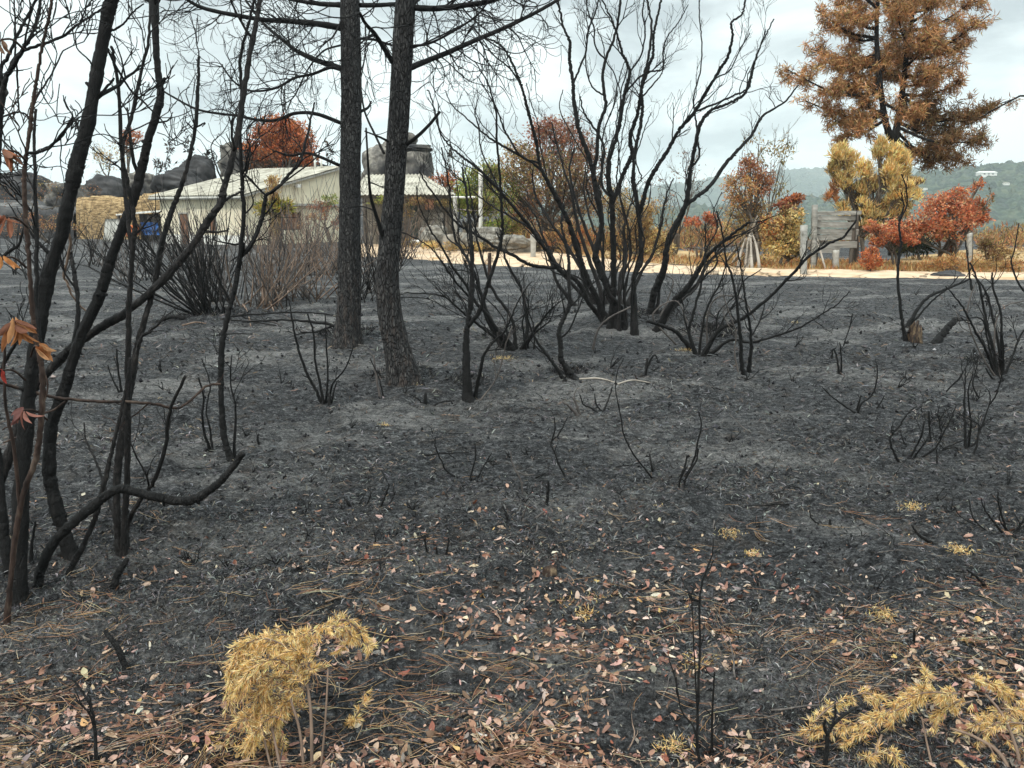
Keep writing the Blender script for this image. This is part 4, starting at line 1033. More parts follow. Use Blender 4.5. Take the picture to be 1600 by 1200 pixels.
# ---- dry grass on the far verge: nobody could count the blades
def verge_grass():
    rs = RS(31); mb = MB(); n = 15000
    px = rs.uniform(820, 1720, n); t = rs.rand(n)
    top = np.interp(px, [820, 960, 1050, 1150, 1220, 1300, 1380, 1450, 1550, 1720], [384, 388, 392, 399, 406, 412, 410, 402, 392, 390])
    bot = np.interp(px, [820, 850, 960, 1050, 1150, 1300, 1450, 1720], [388, 391, 406, 414, 419, 423, 426, 429])
    py = top + (bot - top) * t + rs.normal(size=n) * 1.2
    P = np.array([G(a, b) for a, b in zip(px, py)])
    keep = vn(P[:, 0] * 0.5, P[:, 1] * 0.35, 12) > -0.45
    P = P[keep]; n = len(P)
    D = np.stack([rs.normal(size=n) * 0.45, rs.normal(size=n) * 0.45, np.ones(n)], 1)
    cards(mb, P, D, rs.normal(size=(n, 3)), rs.uniform(0.08, 0.24, n), 0.014, pal(rs, n, TAN + PEACH + [(0.5, 0.38, 0.2, 3)]))
    tag(mb.build('dry_grass', M['straw'], smooth=False), kind='stuff')
verge_grass()
# ---- loose undergrowth that closes the edge of the plateau, too mingled to count
def undergrowth():
    rs = RS(61); mb = MB(); n = 26000
    X = rs.uniform(-2, 34, n); Y = rs.uniform(33, 47, n)
    k = fbm(X * 0.35, Y * 0.35, 3, 15); keep = (k > -0.12) & (X / Y * F + 800 > 780); X, Y, k = X[keep], Y[keep], k[keep]; n = len(X)
    hgt = np.clip(0.25 + 1.5 * k, 0.15, 1.0) * rs.uniform(0.0, 1.0, n)
    P = np.stack([X, Y, H(X, Y) + hgt], 1)
    D = rs.normal(size=(n, 3)) + [0, 0, 1.2]
    cards(mb, P, D, rs.normal(size=(n, 3)), rs.uniform(0.15, 0.4, n), 0.05, pal(rs, n, TAN + OLIVE + BROWN + PEACH))
    tag(mb.build('undergrowth', M['leaf'], smooth=False), kind='stuff')
undergrowth()

leafy('gold_shrub', 'golden shrub in the gap between the fan of stems and the thin grey shrub', 'shrub', (1030, 412), 28, [(1025, 372, 20, 18, 900, GOLD + TAN), (1040, 390, 20, 14, 700, TAN + GOLD), (1012, 392, 16, 12, 500, TAN)], 71, (0.10, 0.04), 3, multi=3, up=0.5)
leafy('gold_shrub', 'yellow-green shrub in the yard behind the left of the fan', 'shrub', (795, 388), 33.5, [(790, 345, 22, 22, 900, GREEN + OLIVE), (770, 352, 16, 14, 500, GREEN), (812, 352, 16, 16, 500, GOLD + OLIVE)], 72, (0.11, 0.05), 4, multi=2)
leafy('rust_shrub', 'orange-brown shrub at the foot of the withered tree', 'shrub', (890, 398), 31.5, [(885, 365, 26, 20, 900, PEACH + TAN), (915, 372, 20, 16, 600, ORANGE + TAN), (860, 375, 18, 14, 500, TAN + PEACH)], 73, (0.10, 0.045), 4, multi=3)
leafy('dry_weeds', 'ochre dry weeds along the stone wall of the yard', 'weeds', (700, 392), 30.8, [(672, 384, 20, 7, 500, TAN + GOLD), (706, 386, 22, 7, 500, TAN + OLIVE), (742, 388, 22, 6, 450, GOLD + OLIVE), (640, 380, 16, 8, 350, TAN + OLIVE)], 74, (0.12, 0.02), 1.5, multi=4, up=1.4)
leafy('grey_brush', 'grey-brown leafless brush on the rocks at the far left', 'brush', (60, 340), 50, [(30, 300, 34, 22, 150, BROWN), (90, 300, 30, 20, 140, BROWN + OLIVE), (140, 305, 24, 16, 120, BROWN)], 75, (0.14, 0.06), 3, multi=5, bare=16)
leafy('grey_brush', 'pinkish tan dry brush below the terrace at the far left', 'brush', (80, 380), 42, [(40, 350, 36, 18, 400, PEACH + BROWN), (100, 352, 30, 16, 350, TAN + PEACH), (0, 355, 30, 16, 300, PEACH + BROWN)], 76, (0.12, 0.04), 3, multi=5, bare=12)

# ================================================================== PINES WITH BLACKENED TRUNKS
def pine_bark():
    m, t, b, o = mat_new('blackened_pine_bark')
    v = objco(t, (1, 1, 0.30))
    vo = t.nodes.new('ShaderNodeTexVoronoi'); vo.feature = 'DISTANCE_TO_EDGE'; vo.inputs['Scale'].default_value = 58
    wv = t.nodes.new('ShaderNodeMix'); wv.data_type = 'RGBA'; wv.inputs['Factor'].default_value = 0.05
    n = t.nodes.new('ShaderNodeTexNoise'); n.inputs['Scale'].default_value = 9; n.inputs['Detail'].default_value = 4
    t.links.new(v, n.inputs['Vector']); t.links.new(v, wv.inputs['A']); t.links.new(n.outputs['Color'], wv.inputs['B'])
    t.links.new(wv.outputs['Result'], vo.inputs['Vector'])
    f = noise(t, v, 40, 7, 0.7)
    plate = ramp(t, f, [(0.3, (0.013, 0.013, 0.014)), (0.52, (0.042, 0.041, 0.041)), (0.70, (0.125, 0.12, 0.115))])
    k = ramp(t, vo.outputs['Distance'], [(0.0, (0, 0, 0)), (0.14, (1, 1, 1))])
    c = mixc(t, k, (0.010, 0.009, 0.009), plate)
    # reddish plates showing through low on the trunk
    tc2 = t.nodes.new('ShaderNodeTexCoord'); sp = t.nodes.new('ShaderNodeSeparateXYZ'); t.links.new(tc2.outputs['Object'], sp.inputs['Vector'])
    mr = t.nodes.new('ShaderNodeMapRange'); mr.inputs[1].default_value = 1.3; mr.inputs[2].default_value = 0.0; t.links.new(sp.outputs['Z'], mr.inputs[0])
    f2 = noise(t, v, 22, 3, 0.6)
    ml = t.nodes.new('ShaderNodeMath'); ml.operation = 'MULTIPLY'; t.links.new(ramp(t, f2, [(0.5, (0, 0, 0)), (0.66, (0.6, 0.6, 0.6))]), ml.inputs[0]); t.links.new(mr.outputs[0], ml.inputs[1])
    c = mixc(t, ml.outputs[0], c, (0.11, 0.082, 0.068))
    t.links.new(c, b.inputs['Base Color']); b.inputs['Roughness'].default_value = 0.9; b.inputs['Specular IOR Level'].default_value = 0.25
    ad = t.nodes.new('ShaderNodeMath'); ad.operation = 'MULTIPLY_ADD'; ad.inputs[1].default_value = 0.25
    t.links.new(f, ad.inputs[0]); t.links.new(k, ad.inputs[2])
    bump(t, b, ad.outputs[0], 1.0, 0.02)
    return m
M['pinebark'] = pine_bark()

def bark_trunk(mb, path, rad, seed, n=56):
    """trunk with real bark relief"""
    P = np.array(path); m = len(P)
    T = np.gradient(P, axis=0); T /= np.linalg.norm(T, axis=1)[:, None]
    U = np.cross(T, [0, 1.0, 0]); U /= np.linalg.norm(U, axis=1)[:, None]; V = np.cross(T, U)
    a = np.arange(n) * 2 * math.pi / n
    L = np.concatenate([[0], np.cumsum(np.linalg.norm(np.diff(P, axis=0), axis=1))])
    A, LL = np.meshgrid(a, L)
    ring = lambda fr, fl, s: vn((np.cos(A) + 3) * fr + LL * fl * .3, (np.sin(A) + 3) * fr + LL * fl, s)
    rel = 0.05 * ring(7, 7, seed) + 0.045 * ring(13, 11, seed + 1) + 0.03 * ring(2, 1.5, seed + 2)
    fl = 1 + 0.22 * np.exp(-L / 0.12)[:, None] * (1 + 0.6 * np.cos(A * 5 + seed))
    R = np.asarray(rad)[:, None] * (1 + rel) * fl
    v = (P[:, None] + R[..., None] * (np.cos(A)[..., None] * U[:, None] + np.sin(A)[..., None] * V[:, None])).reshape(-1, 3)
    i = np.arange(m - 1)[:, None] * n; j = np.arange(n)[None]; k = (j + 1) % n
    mb.add(v, np.stack([i + j, i + k, i + n + k, i + n + j], -1).reshape(-1, 4))

def curly(mb, p, d, L, r, rs, lvl=2):
    """a dead pine twig: sags, then turns up at its tip"""
    seg = 9; d = norm(np.array(d, float)); pts = [np.array(p, float)]; sag = rs.uniform(-0.30, -0.05)
    cw = perp(d, rs) * rs.uniform(0.0, 0.22)
    for i in range(seg):
        d = norm(d + np.array([0, 0, sag + (i / seg) * 0.55 * rs.uniform(0.5, 1.3)]) + cw + rs.normal(size=3) * 0.10)
        pts.append(pts[-1] + d * L / seg)
    tube(mb, catmull(pts, 2), np.linspace(r, max(0.0016, r * 0.35), seg * 2 + 1), 4)
    if lvl:
        for _ in range(int(rs.randint(2, 5))):
            i = int(rs.randint(2, seg + 1))
            q = norm(pts[min(i + 1, seg)] - pts[i - 1]); curly(mb, pts[i], norm(q + perp(q, rs) * rs.uniform(.7, 1.4)), L * rs.uniform(0.35, 0.7), max(0.0018, r * 0.6), rs, lvl - 1)

def black_pine(label, px, base, top_h, branches, seed, d=None):
    rs = RS(seed)
    b = G(*base); d = b[1]
    k = float(scale_at(b))
    r = empty('pine_tree', b - [0, 0, 0.05], label, 'tree', 'blackened pines in the burnt clearing')
    P = [b - [0, 0, 0.08]] + [W(x, y, d) for x, y, w in px[1:]]
    wd = [w for x, y, w in px]
    up = norm(P[-1] - P[-2])
    P.append(P[-1] + up * 1.6 + [0.05, 0, 0]); wd.append(wd[-1] * 0.85)
    P.append(P[-1] + up * (top_h - P[-1][2]) + [0.1, 0.1, 0]); wd.append(3)
    Q = catmull(P, 22)
    rad = np.interp(np.linspace(0, 1, len(Q)), np.linspace(0, 1, len(wd)), wd) * k / 2 * 0.97
    mb = MB(); bark_trunk(mb, Q, rad, seed); mb.build('trunk', M['pinebark'], r)
    for pts, w0, w1, dd, tw in branches:
        mb = MB(); n = len(pts)
        q = catmull([W(x, y, d + dd * i / max(1, n - 1)) for i, (x, y) in enumerate(pts)], 6)
        rr = np.linspace(w0, w1, len(q)) * k / 2
        tube(mb, q, rr, 7, rough=0.08, rs=rs)
        for _ in range(tw):
            i = int(rs.randint(len(q) // 5, len(q)))
            t = norm(q[min(i + 1, len(q) - 1)] - q[i - 1])
            curly(mb, q[i], norm(t * 0.7 + perp(t, rs) * 0.8 + [0, 0, -0.1]), rs.uniform(0.3, 0.75), min(0.007, rr[i] * 0.6), rs, 2)
        mb.build('branch', M['char'], r)
    # limbs above the frame
    for i in range(9):
        mb = MB(); z = rs.uniform(0.55, 0.97); p = Q[int(z * (len(Q) - 1))]
        if p[2] < 4.0: continue
        a = rs.uniform(0, 6.28); dr = np.array([math.cos(a), math.sin(a), 0.15])
        pts = grow(mb, p, dr, rs.uniform(0.9, 1.7), 0.022, 1, rs, 0.12, 0.06, 4, 0.7, 6)
        mb.build('branch', M['char'], r)
    return r
black_pine('blackened straight pine trunk, the farther of the two', [(541, 529, 47), (544, 508, 39), (546, 450, 36), (546, 380, 35), (547, 300, 32), (549, 150, 30), (547, 0, 28)], (541, 529), 9.5,
    [([(534, 44), (500, 38), (450, 33), (404, 30), (322, 14), (285, -5)], 10, 4, -0.6, 26), ([(535, 108), (492, 93), (463, 79), (444, 64), (410, 35), (380, -5)], 9, 3, 0.7, 16), ([(535, 108), (515, 106), (488, 116), (460, 122), (430, 138), (392, 142), (366, 128), (345, 100)], 5, 2, -0.3, 22),
     ([(532, 192), (494, 178), (462, 177), (430, 188), (400, 187), (370, 181), (312, 172), (268, 150), (245, 135)], 6, 2.5, 0.4, 10), ([(532, 259), (484, 240), (453, 243), (430, 236)], 5, 2.5, -0.3, 2), ([(535, 8), (500, 6), (460, 0), (430, -8)], 8, 4, 0.3, 10), ([(538, 20), (530, 40), (518, 60), (505, 66)], 4, 1.5, -.3, 8),
     ([(562, 8), (590, 8), (620, 6)], 7, 6, 0.5, 6), ([(562, 175), (575, 168), (580, 158)], 5, 2.5, 0, 0), ([(560, 60), (585, 62), (610, 70), (640, 76), (690, 55), (740, 30)], 4, 2, .6, 16), ([(535, 70), (505, 80), (480, 110), (460, 150), (440, 165)], 3, 1.5, .2, 12)], 3)
black_pine('blackened bent pine trunk, the nearer of the two', [(630, 597, 58), (627, 578, 48), (618, 535, 40), (608, 480, 37), (605, 430, 36), (609, 380, 34), (616, 300, 31), (622, 200, 31), (628, 100, 30), (634, 0, 29)], (630, 597), 8.5,
    [([(642, 106), (660, 98), (700, 82), (740, 64), (785, 45), (840, 18), (880, -5)], 9, 5, 0.5, 14), ([(646, 12), (680, 13), (720, 9), (760, 3), (800, -10)], 9, 6, -0.4, 20), ([(618, 104), (600, 75), (585, 52), (572, 38), (562, 20)], 8, 4, -0.4, 8),
     ([(640, 72), (670, 68), (710, 48), (745, 24), (765, 0)], 4, 2, -0.5, 12), ([(632, 228), (650, 215), (670, 196), (687, 175)], 6, 4, -0.4, 0), ([(606, 400), (592, 350), (580, 310), (576, 270), (572, 200)], 7, 2.5, -0.5, 2), ([(600, 240), (588, 215), (570, 175), (562, 130), (545, 80)], 4, 2, .3, 2),
     ([(614, 225), (595, 215), (570, 205)], 4, 2, -.3, 2), ([(645, 5), (655, -3), (668, -12)], 8, 6, 0.2, 4)], 9)

# ================================================================== BURNT SHRUBS TRACED FROM LIFE
def burnt(name, label, cat, stems, seed, mat='char', group=None, twl=1, tw=3, twlen=0.5, spread=0.75, vary=0.5, twr=0.55, part='stem', trop=0.10, echo=0, wk=1.0):
    """stems: dict(p=[(px, py)...], w=(start, end) widths in photograph pixels, on=index of the stem it forks from,
    dd=change of depth to the tip, d=absolute start depth, m=material, tw=number of side twigs)"""
    rs = RS(seed); done = []; root = None
    base = [s for s in stems if 'on' not in s and 'd' not in s and len(s['p']) > 5]
    for e_ in range(echo):
        s0 = base[int(rs.randint(len(base)))]; n = len(s0['p']); m = int(rs.randint(max(4, n - 5), n + 1)); ox = rs.uniform(-1, 1) * 46; oy = rs.uniform(-20, 25); bx = rs.uniform(-14, 14)
        pp = [(x + bx * (1 - i / n) + ox * (i / n) + rs.normal() * 4 * (i > 0), y + oy * (i / n) + (rs.uniform(-8, 6) if i == 0 else 0)) for i, (x, y) in enumerate(s0['p'][:m])]
        stems = stems + [dict(p=pp, w=(s0['w'][0] * 0.5, s0['w'][-1] * 0.9, 2.0), m=('charash' if e_ % 3 == 0 else mat))]
    for s in stems:
        pts = s['p']
        if 'on' in s:
            Q, Dp, X = done[s['on']]
            i = int(np.argmin((X[:, 0] - pts[0][0]) ** 2 + (X[:, 1] - pts[0][1]) ** 2)); d0 = Dp[i]; first = Q[i]
        elif 'd' in s:
            d0 = s['d']; first = W(*pts[0], d0)
        else:
            g = G(*pts[0]); d0 = g[1]; first = g - [0, 0, 0.03]
        length_px = sum(math.hypot(a[0] - b[0], a[1] - b[1]) for a, b in zip(pts, pts[1:]))
        kk = d0 / F
        dd = s.get('dd', rs.uniform(-1, 1) * vary * length_px * kk * 0.6)
        cum = np.concatenate([[0], np.cumsum([math.hypot(a[0] - b[0], a[1] - b[1]) for a, b in zip(pts, pts[1:])])]) / max(length_px, 1e-6)
        P = [first] + [W(x, y, d0 + dd * c) for (x, y), c in zip(pts[1:], cum[1:])]
        Q = catmull(P, 14 if s['w'][0] > 9 else 7)
        if len(Q) > 4:
            wig = rs.normal(size=(len(Q), 3)) * kk * min(s['w'][0], 7) * 0.07; wig[0] = 0
            Q = Q + wig
        k = scale_at(Q)
        rad = np.interp(np.linspace(0, 1, len(Q)), np.linspace(0, 1, len(s['w'])), s['w']) * k / 2
        rad = np.maximum(rad * 0.9 * wk, 0.0015)
        if 'on' not in s and 'd' not in s: rad = rad * (1 + 0.75 * np.exp(-np.arange(len(Q)) / (3.4 if s['w'][0] > 9 else 1.8)))
        mb = MB(); n = 14 if s['w'][0] > 9 else (8 if s['w'][0] > 5 else 5)
        if s['w'][0] > 9: rad = rad * (1 + 0.10 * vn(np.arange(len(Q)) * 0.16, np.zeros(len(Q)), seed) + 0.04 * vn(np.arange(len(Q)) * 0.45, np.zeros(len(Q)), seed + 1))
        tube(mb, Q, rad, n, rough=0.10 if n < 14 else 0.10, rs=rs)
        # knots
        for _ in range(len(Q) // (26 if n == 14 else 9)):
            i = int(rs.randint(2, len(Q) - 1)); t = norm(Q[i] - Q[i - 1]); q = perp(t, rs)
            tube(mb, [Q[i], Q[i] + q * rad[i] * (rs.uniform(1.1, 1.5) if n == 14 else rs.uniform(1.3, 2.4)) + t * rad[i] * .6], [rad[i] * 0.55, rad[i] * 0.25], 5)
        nt = s.get('tw', tw)
        for _ in range(nt):
            i = int(rs.randint(len(Q) // 3, len(Q))); t = norm(Q[min(i + 1, len(Q) - 1)] - Q[i - 1])
            L = rs.uniform(0.4, 1.0) * twlen
            grow(mb, Q[i], norm(t + perp(t, rs) * spread), L, max(0.0022, min(rad[i] * twr, 0.009)), twl, rs, 0.2, trop, 3, 0.7, 5, rmin=0.0018)
        X = np.stack([np.interp(np.linspace(0, 1, len(Q)), np.linspace(0, 1, len(pts)), [p[j] for p in pts]) for j in (0, 1)], 1)
        Dp = Q[:, 1]
        done.append((Q, Dp, X))
        if root is None:
            root = empty(name, first, label, cat, group)
        mb.build(part, M[s.get('m', mat)], root)
    return root
def S(p, *w, **k):
    return dict(p=p, w=w, **k)
GRP = 'burnt shrubs of the clearing'

# the great fan of stems in the middle
burnt('burnt_shrub', 'largest fan of black stems, standing in the middle before the withered tree', 'shrub', [
    S([(968, 506), (962, 480), (952, 456), (934, 412), (931, 397), (940, 350), (932, 300), (927, 275), (920, 245), (905, 205), (897, 160), (895, 130), (890, 94), (890, 67), (879, 37), (871, -5)], 17, 15, 11, 9, 7, 4, dd=0.5),
    S([(930, 285), (928, 262), (932, 245), (935, 200), (946, 165), (942, 130), (946, 94), (961, 56), (969, 10), (970, -8)], 9, 7, 4, on=0, dd=0.3),
    S([(956, 508), (957, 470), (959, 444), (959, 400), (957, 350), (955, 310), (951, 287), (952, 250), (967, 200), (975, 150), (984, 112), (972, 82), (965, 56), (955, 30), (938, -5)], 14, 12, 9, 6, 3.5, dd=-0.3),
    S([(960, 322), (975, 270), (987, 242), (985, 212), (997, 175), (1002, 142), (1012, 108), (1021, 82), (1021, 56), (1029, 19), (1034, -6)], 10, 8, 6, 4, on=2, dd=0.4),
    S([(993, 510), (991, 460), (991, 431), (1002, 406), (1001, 370), (999, 337), (990, 287), (990, 267), (992, 237), (1001, 195), (1004, 160), (1003, 130), (1012, 95), (1018, 40), (1010, -5)], 12, 10, 8, 6, 4, dd=0.7),
    S([(999, 332), (1007, 305), (1015, 280), (1030, 255), (1045, 232), (1060, 205), (1085, 175), (1100, 150), (1125, 108), (1137, 90), (1145, 55), (1143, 35), (1160, 22), (1165, -5)], 10, 8, 6, 3.5, on=4, dd=-0.5),
    S([(1085, 175), (1118, 162), (1149, 148), (1165, 140), (1172, 118), (1181, 90), (1190, 66), (1197, 45)], 5, 4, 3, 2, on=5, dd=0.3),
    S([(1088, 168), (1112, 128), (1140, 110), (1155, 80), (1172, 52)], 4, 3, 2, on=5, dd=-0.4),
    S([(1027, 504), (1050, 475), (1071, 453), (1093, 419), (1110, 395), (1140, 369), (1169, 348)], 15, 13, 10, 7, 5, dd=-0.6),
    S([(1093, 415), (1106, 385), (1122, 355), (1115, 330), (1128, 300)], 5, 3, 2, on=8, dd=0.3),
    S([(1016, 498), (1020, 465), (1024, 450), (1037, 422), (1042, 385), (1050, 360), (1071, 321), (1078, 272), (1085, 234), (1096, 192), (1112, 172), (1130, 165), (1160, 150), (1172, 128), (1180, 95), (1187, 75), (1209, 30)], 15, 13, 10, 7, 5, 2.5, dd=-0.2),
    S([(1071, 321), (1088, 308), (1110, 290), (1134, 255), (1150, 238), (1173, 213), (1182, 196), (1195, 178), (1225, 160), (1248, 132)], 9, 8, 6, 3, on=10, dd=0.9),
    S([(1078, 262), (1092, 245), (1090, 215), (1086, 180), (1084, 150), (1095, 108), (1096, 60), (1093, 30), (1092, 0)], 5, 4, 3, 2.5, on=10, dd=0.4),
    S([(949, 503), (932, 465), (915, 428), (900, 385), (890, 350), (880, 330), (865, 300), (845, 262), (837, 217), (830, 192), (820, 155), (811, 124), (792, 82), (776, 66), (757, 60)], 12, 11, 9, 7, 5, 3.5, dd=-0.5),
    S([(848, 268), (825, 250), (790, 230), (760, 212), (730, 185), (707, 165), (695, 140)], 6, 5, 3, 2, on=13, dd=0.4),
    S([(835, 256), (815, 245), (795, 215), (787, 200), (777, 172), (765, 150), (745, 118)], 5, 4, 2, on=13, dd=-0.4),
    S([(812, 128), (795, 105), (770, 85), (752, 58), (738, 40)], 4, 3, 2, on=13, dd=0.3),
    S([(946, 501), (921, 475), (902, 440), (872, 420), (855, 392), (847, 382), (820, 345), (800, 320), (780, 297), (745, 262), (710, 235), (687, 205), (677, 162), (668, 140)], 10, 9, 8, 6, 4, 2.5, dd=-0.9),
    S([(872, 420), (840, 416), (824, 412), (800, 398), (777, 387), (731, 359), (715, 350), (690, 320), (665, 285), (655, 267)], 8, 7, 5, 3, on=17, dd=-0.3),
    S([(780, 297), (768, 270), (752, 235), (748, 200), (742, 175), (748, 150)], 4, 3, 2, on=17, dd=0.3),
    S([(895, 130), (905, 108), (916, 78), (918, 50), (930, 20), (936, -5)], 5, 4, 3, on=0),
    S([(975, 150), (990, 130), (1012, 112), (1035, 108), (1036, 80), (1042, 58), (1060, 35), (1075, 8)], 5, 4, 3, 2, on=2),
    S([(1004, 150), (1022, 130), (1035, 112), (1036, 85)], 4, 3, 2, on=4, dd=.3),
    S([(946, 94), (930, 72), (928, 45), (918, 15), (915, -5)], 4, 3, on=1), S([(942, 150), (925, 135), (915, 100), (918, 60), (926, 20)], 4, 3, 2, on=1, dd=.3),
    S([(984, 112), (1002, 85), (1008, 50), (1004, 20), (1008, -5)], 4, 3, on=2), S([(955, 310), (940, 285), (943, 230), (925, 195), (912, 175), (906, 150)], 6, 5, 3, on=2, dd=.6),
    S([(1030, 500), (1045, 465), (1052, 440), (1040, 430)], 4, 3, 2, m='greystem', tw=1)],
    11, twl=2, tw=4, twlen=0.5, group=GRP, echo=13, wk=0.82)
# stems behind it, greyer
burnt('burnt_shrub', 'greyish brown stems crowded just behind the largest black fan', 'shrub', [
    S([(948, 478), (930, 430), (915, 390), (900, 340), (893, 300), (880, 260), (868, 220), (862, 190)], 9, 7, 4, 2, dd=0.6),
    S([(955, 478), (938, 420), (920, 370), (905, 330), (890, 270), (898, 230)], 8, 6, 3, dd=0.3), S([(938, 476), (908, 420), (880, 375), (850, 330), (835, 300), (832, 265)], 8, 6, 3, dd=.2),
    S([(970, 478), (968, 440), (978, 400), (975, 360), (982, 330), (992, 300)], 8, 6, 3, dd=.5), S([(978, 478), (1000, 430), (1020, 395), (1032, 355), (1040, 310), (1052, 280)], 7, 5, 2.5, dd=.5),
    S([(925, 472), (890, 440), (868, 410), (850, 372), (838, 340), (826, 322)], 7, 5, 3, dd=.1), S([(930, 476), (912, 440), (905, 400), (896, 372), (885, 340)], 6, 5, 3, dd=.4), S([(963, 476), (945, 430), (940, 390), (925, 350), (912, 300), (915, 260)], 7, 5, 2, dd=.7),
    S([(900, 478), (870, 440), (858, 400), (835, 362), (800, 340), (765, 320), (740, 300)], 7, 5, 2.5, dd=.2)], 12, mat='charash', twl=2, tw=6, twlen=0.5, group=GRP, echo=6, wk=0.9)
burnt('burnt_shrub', 'wide low black shrub left of the largest fan, its stems spreading from one root', 'shrub', [
    S([(806, 546), (790, 528), (777, 516), (760, 490), (743, 472), (724, 440), (709, 419), (690, 385), (671, 356), (655, 320), (650, 290)], 9, 8, 6, 4, 2, dd=-0.5),
    S([(795, 540), (765, 497), (750, 455), (743, 431), (725, 395), (712, 375), (705, 330), (700, 280), (690, 230)], 8, 7, 5, 3, dd=0.2),
    S([(812, 545), (840, 510), (852, 494), (866, 478)], 7, 5, 3, dd=-0.3), S([(822, 545), (824, 506), (820, 480), (815, 453), (793, 412), (784, 384), (776, 362)], 8, 7, 5, 3, dd=0.4),
    S([(800, 545), (770, 525), (735, 498), (712, 478), (690, 462), (650, 458), (632, 458)], 6, 5, 3, 2, dd=-0.4), S([(818, 546), (832, 525), (846, 512), (862, 500)], 5, 4, 2),
    S([(786, 536), (768, 500), (740, 470), (712, 440), (680, 395), (660, 378), (628, 362)], 6, 5, 3, 2, dd=-0.2), S([(806, 545), (800, 500), (770, 452), (752, 400), (742, 350), (735, 300), (722, 250)], 7, 6, 4, 2, dd=0.5)],
    13, twl=2, tw=5, twlen=0.5, group=GRP, echo=7, wk=0.85)
burnt('burnt_shrub', 'slender two-stemmed burnt shrub right of the bent pine', 'shrub', [
    S([(732, 626), (729, 575), (729, 525), (732, 500), (737, 453), (737, 397), (734, 350), (728, 300), (722, 262)], 15, 11, 9, 6, 3, dd=0.2),
    S([(731, 512), (749, 487), (756, 465), (762, 444), (777, 400), (785, 359), (784, 325), (781, 275), (776, 212), (775, 175), (762, 130), (742, 95)], 8, 7, 5, 4, 2, on=0, dd=-0.4),
    S([(741, 622), (748, 590), (756, 556), (770, 535), (787, 519), (800, 493), (812, 466), (830, 440)], 7, 5, 3, 2, dd=-0.3), S([(745, 628), (770, 600), (782, 575), (790, 540), (800, 510)], 3, 2, m='greystem', dd=-.2),
    S([(737, 420), (722, 390), (700, 372), (690, 340)], 5, 3, 2, on=0, dd=.3)], 14, tw=3, twlen=0.45, group=GRP)
burnt('burnt_shrub', 'bent black shrub leaning left below the fan of stems', 'shrub', [
    S([(901, 592), (885, 574), (877, 562), (876, 540), (874, 515), (884, 490), (890, 472), (889, 430), (888, 397), (878, 355), (880, 320)], 10, 9, 6, 4, dd=0.3),
    S([(884, 594), (872, 578), (856, 556), (840, 535), (826, 503), (822, 475)], 7, 6, 4, 2), S([(889, 590), (880, 572), (877, 562)], 4, 3, tw=0), S([(876, 528), (890, 515), (905, 480), (915, 455)], 4, 3, 2, on=0)], 15, tw=3, twlen=0.4, group=GRP)
burnt('burnt_shrub', 'low rooted black shrub with a long limb rising right towards the plank wall', 'shrub', [
    S([(1090, 536), (1077, 522), (1080, 500), (1087, 475), (1099, 428), (1102, 380), (1102, 350)], 8, 6, 4, 2.5, dd=0.1),
    S([(1096, 535), (1120, 520), (1145, 505), (1167, 493), (1205, 462), (1243, 423), (1262, 402), (1297, 380), (1320, 368), (1337, 345)], 8, 7, 6, 4, dd=-0.7),
    S([(1102, 537), (1140, 532), (1173, 535), (1215, 524), (1253, 510), (1290, 487), (1308, 476), (1328, 455)], 6, 5, 3, 2, dd=-0.6),
    S([(1084, 538), (1060, 522), (1038, 510), (1012, 502)], 9, 8, 6, tw=0), S([(1093, 534), (1100, 500), (1110, 470), (1126, 440), (1134, 410), (1130, 375)], 5, 4, 2), S([(1100, 536), (1130, 500), (1150, 470), (1162, 440), (1190, 420)], 5, 4, 2),
    S([(1100, 538), (1118, 520), (1122, 490), (1140, 470), (1150, 462)], 4, 3, 2), S([(1088, 534), (1070, 500), (1068, 478), (1060, 455)], 4, 3, 2), S([(1105, 540), (1090, 560), (1094, 552)], 3, 2, m='greystem', tw=0)],
    16, tw=5, twlen=0.4, twl=2, group=GRP, wk=0.85)
burnt('burnt_shrub', 'pair of thin upright black stems right of the fan', 'shrub', [
    S([(1163, 593), (1158, 560), (1158, 540), (1154, 500), (1150, 463), (1143, 430), (1135, 407), (1128, 360), (1120, 330)], 8, 6, 4, 2.5), S([(1170, 582), (1173, 550), (1173, 523), (1167, 480), (1162, 450), (1157, 413), (1150, 380)], 7, 5, 3, 2),
    S([(1156, 588), (1148, 550), (1150, 520), (1140, 490), (1130, 460)], 3, 2, m='greystem'), S([(1173, 525), (1188, 500), (1195, 475)], 3, 2, on=1)], 17, tw=3, twlen=0.35, group=GRP)
for i, (pts, w, lab, mt) in enumerate([
    ([(1062, 540), (1020, 495), (1055, 470), (1075, 505)], 3, 'pale arched twig hooked over the foot of the fan', 'greystem'), ([(1106, 545), (1105, 500), (1120, 465), (1160, 468), (1180, 500)], 3, 'pale hooped twig right of the foot of the fan', 'greystem'),
    ([(925, 548), (935, 515), (955, 495), (985, 480)], 4, 'pale crooked stick propped before the fan', 'greystem')]):
    burnt('dead_twig', lab, 'twig', [S(pts, w, w * .8, dd=-0.1, tw=1)], 300 + i, mat=mt, twl=0, twlen=0.2)
burnt('burnt_sapling', 'lone thin black sapling beside the brown stump', 'sapling', [S([(1417, 536), (1411, 510), (1408, 490), (1403, 440), (1405, 400), (1408, 380), (1405, 350), (1412, 322), (1408, 300)], 7, 5, 4, 2, dd=0.1), S([(1409, 345), (1417, 320), (1415, 290), (1408, 272)], 3, 2, on=0)], 18, tw=2, twlen=0.3)
burnt('leaning_branch', 'two crossed burnt poles leaning away from the brown stump', 'branch', [S([(1415, 512), (1440, 474), (1462, 458), (1490, 447), (1514, 437)], 6, 5, 3, dd=0.3, tw=1), S([(1418, 512), (1445, 482), (1462, 465), (1482, 450), (1497, 432)], 4, 3, 2, dd=0.4, tw=1)], 19)
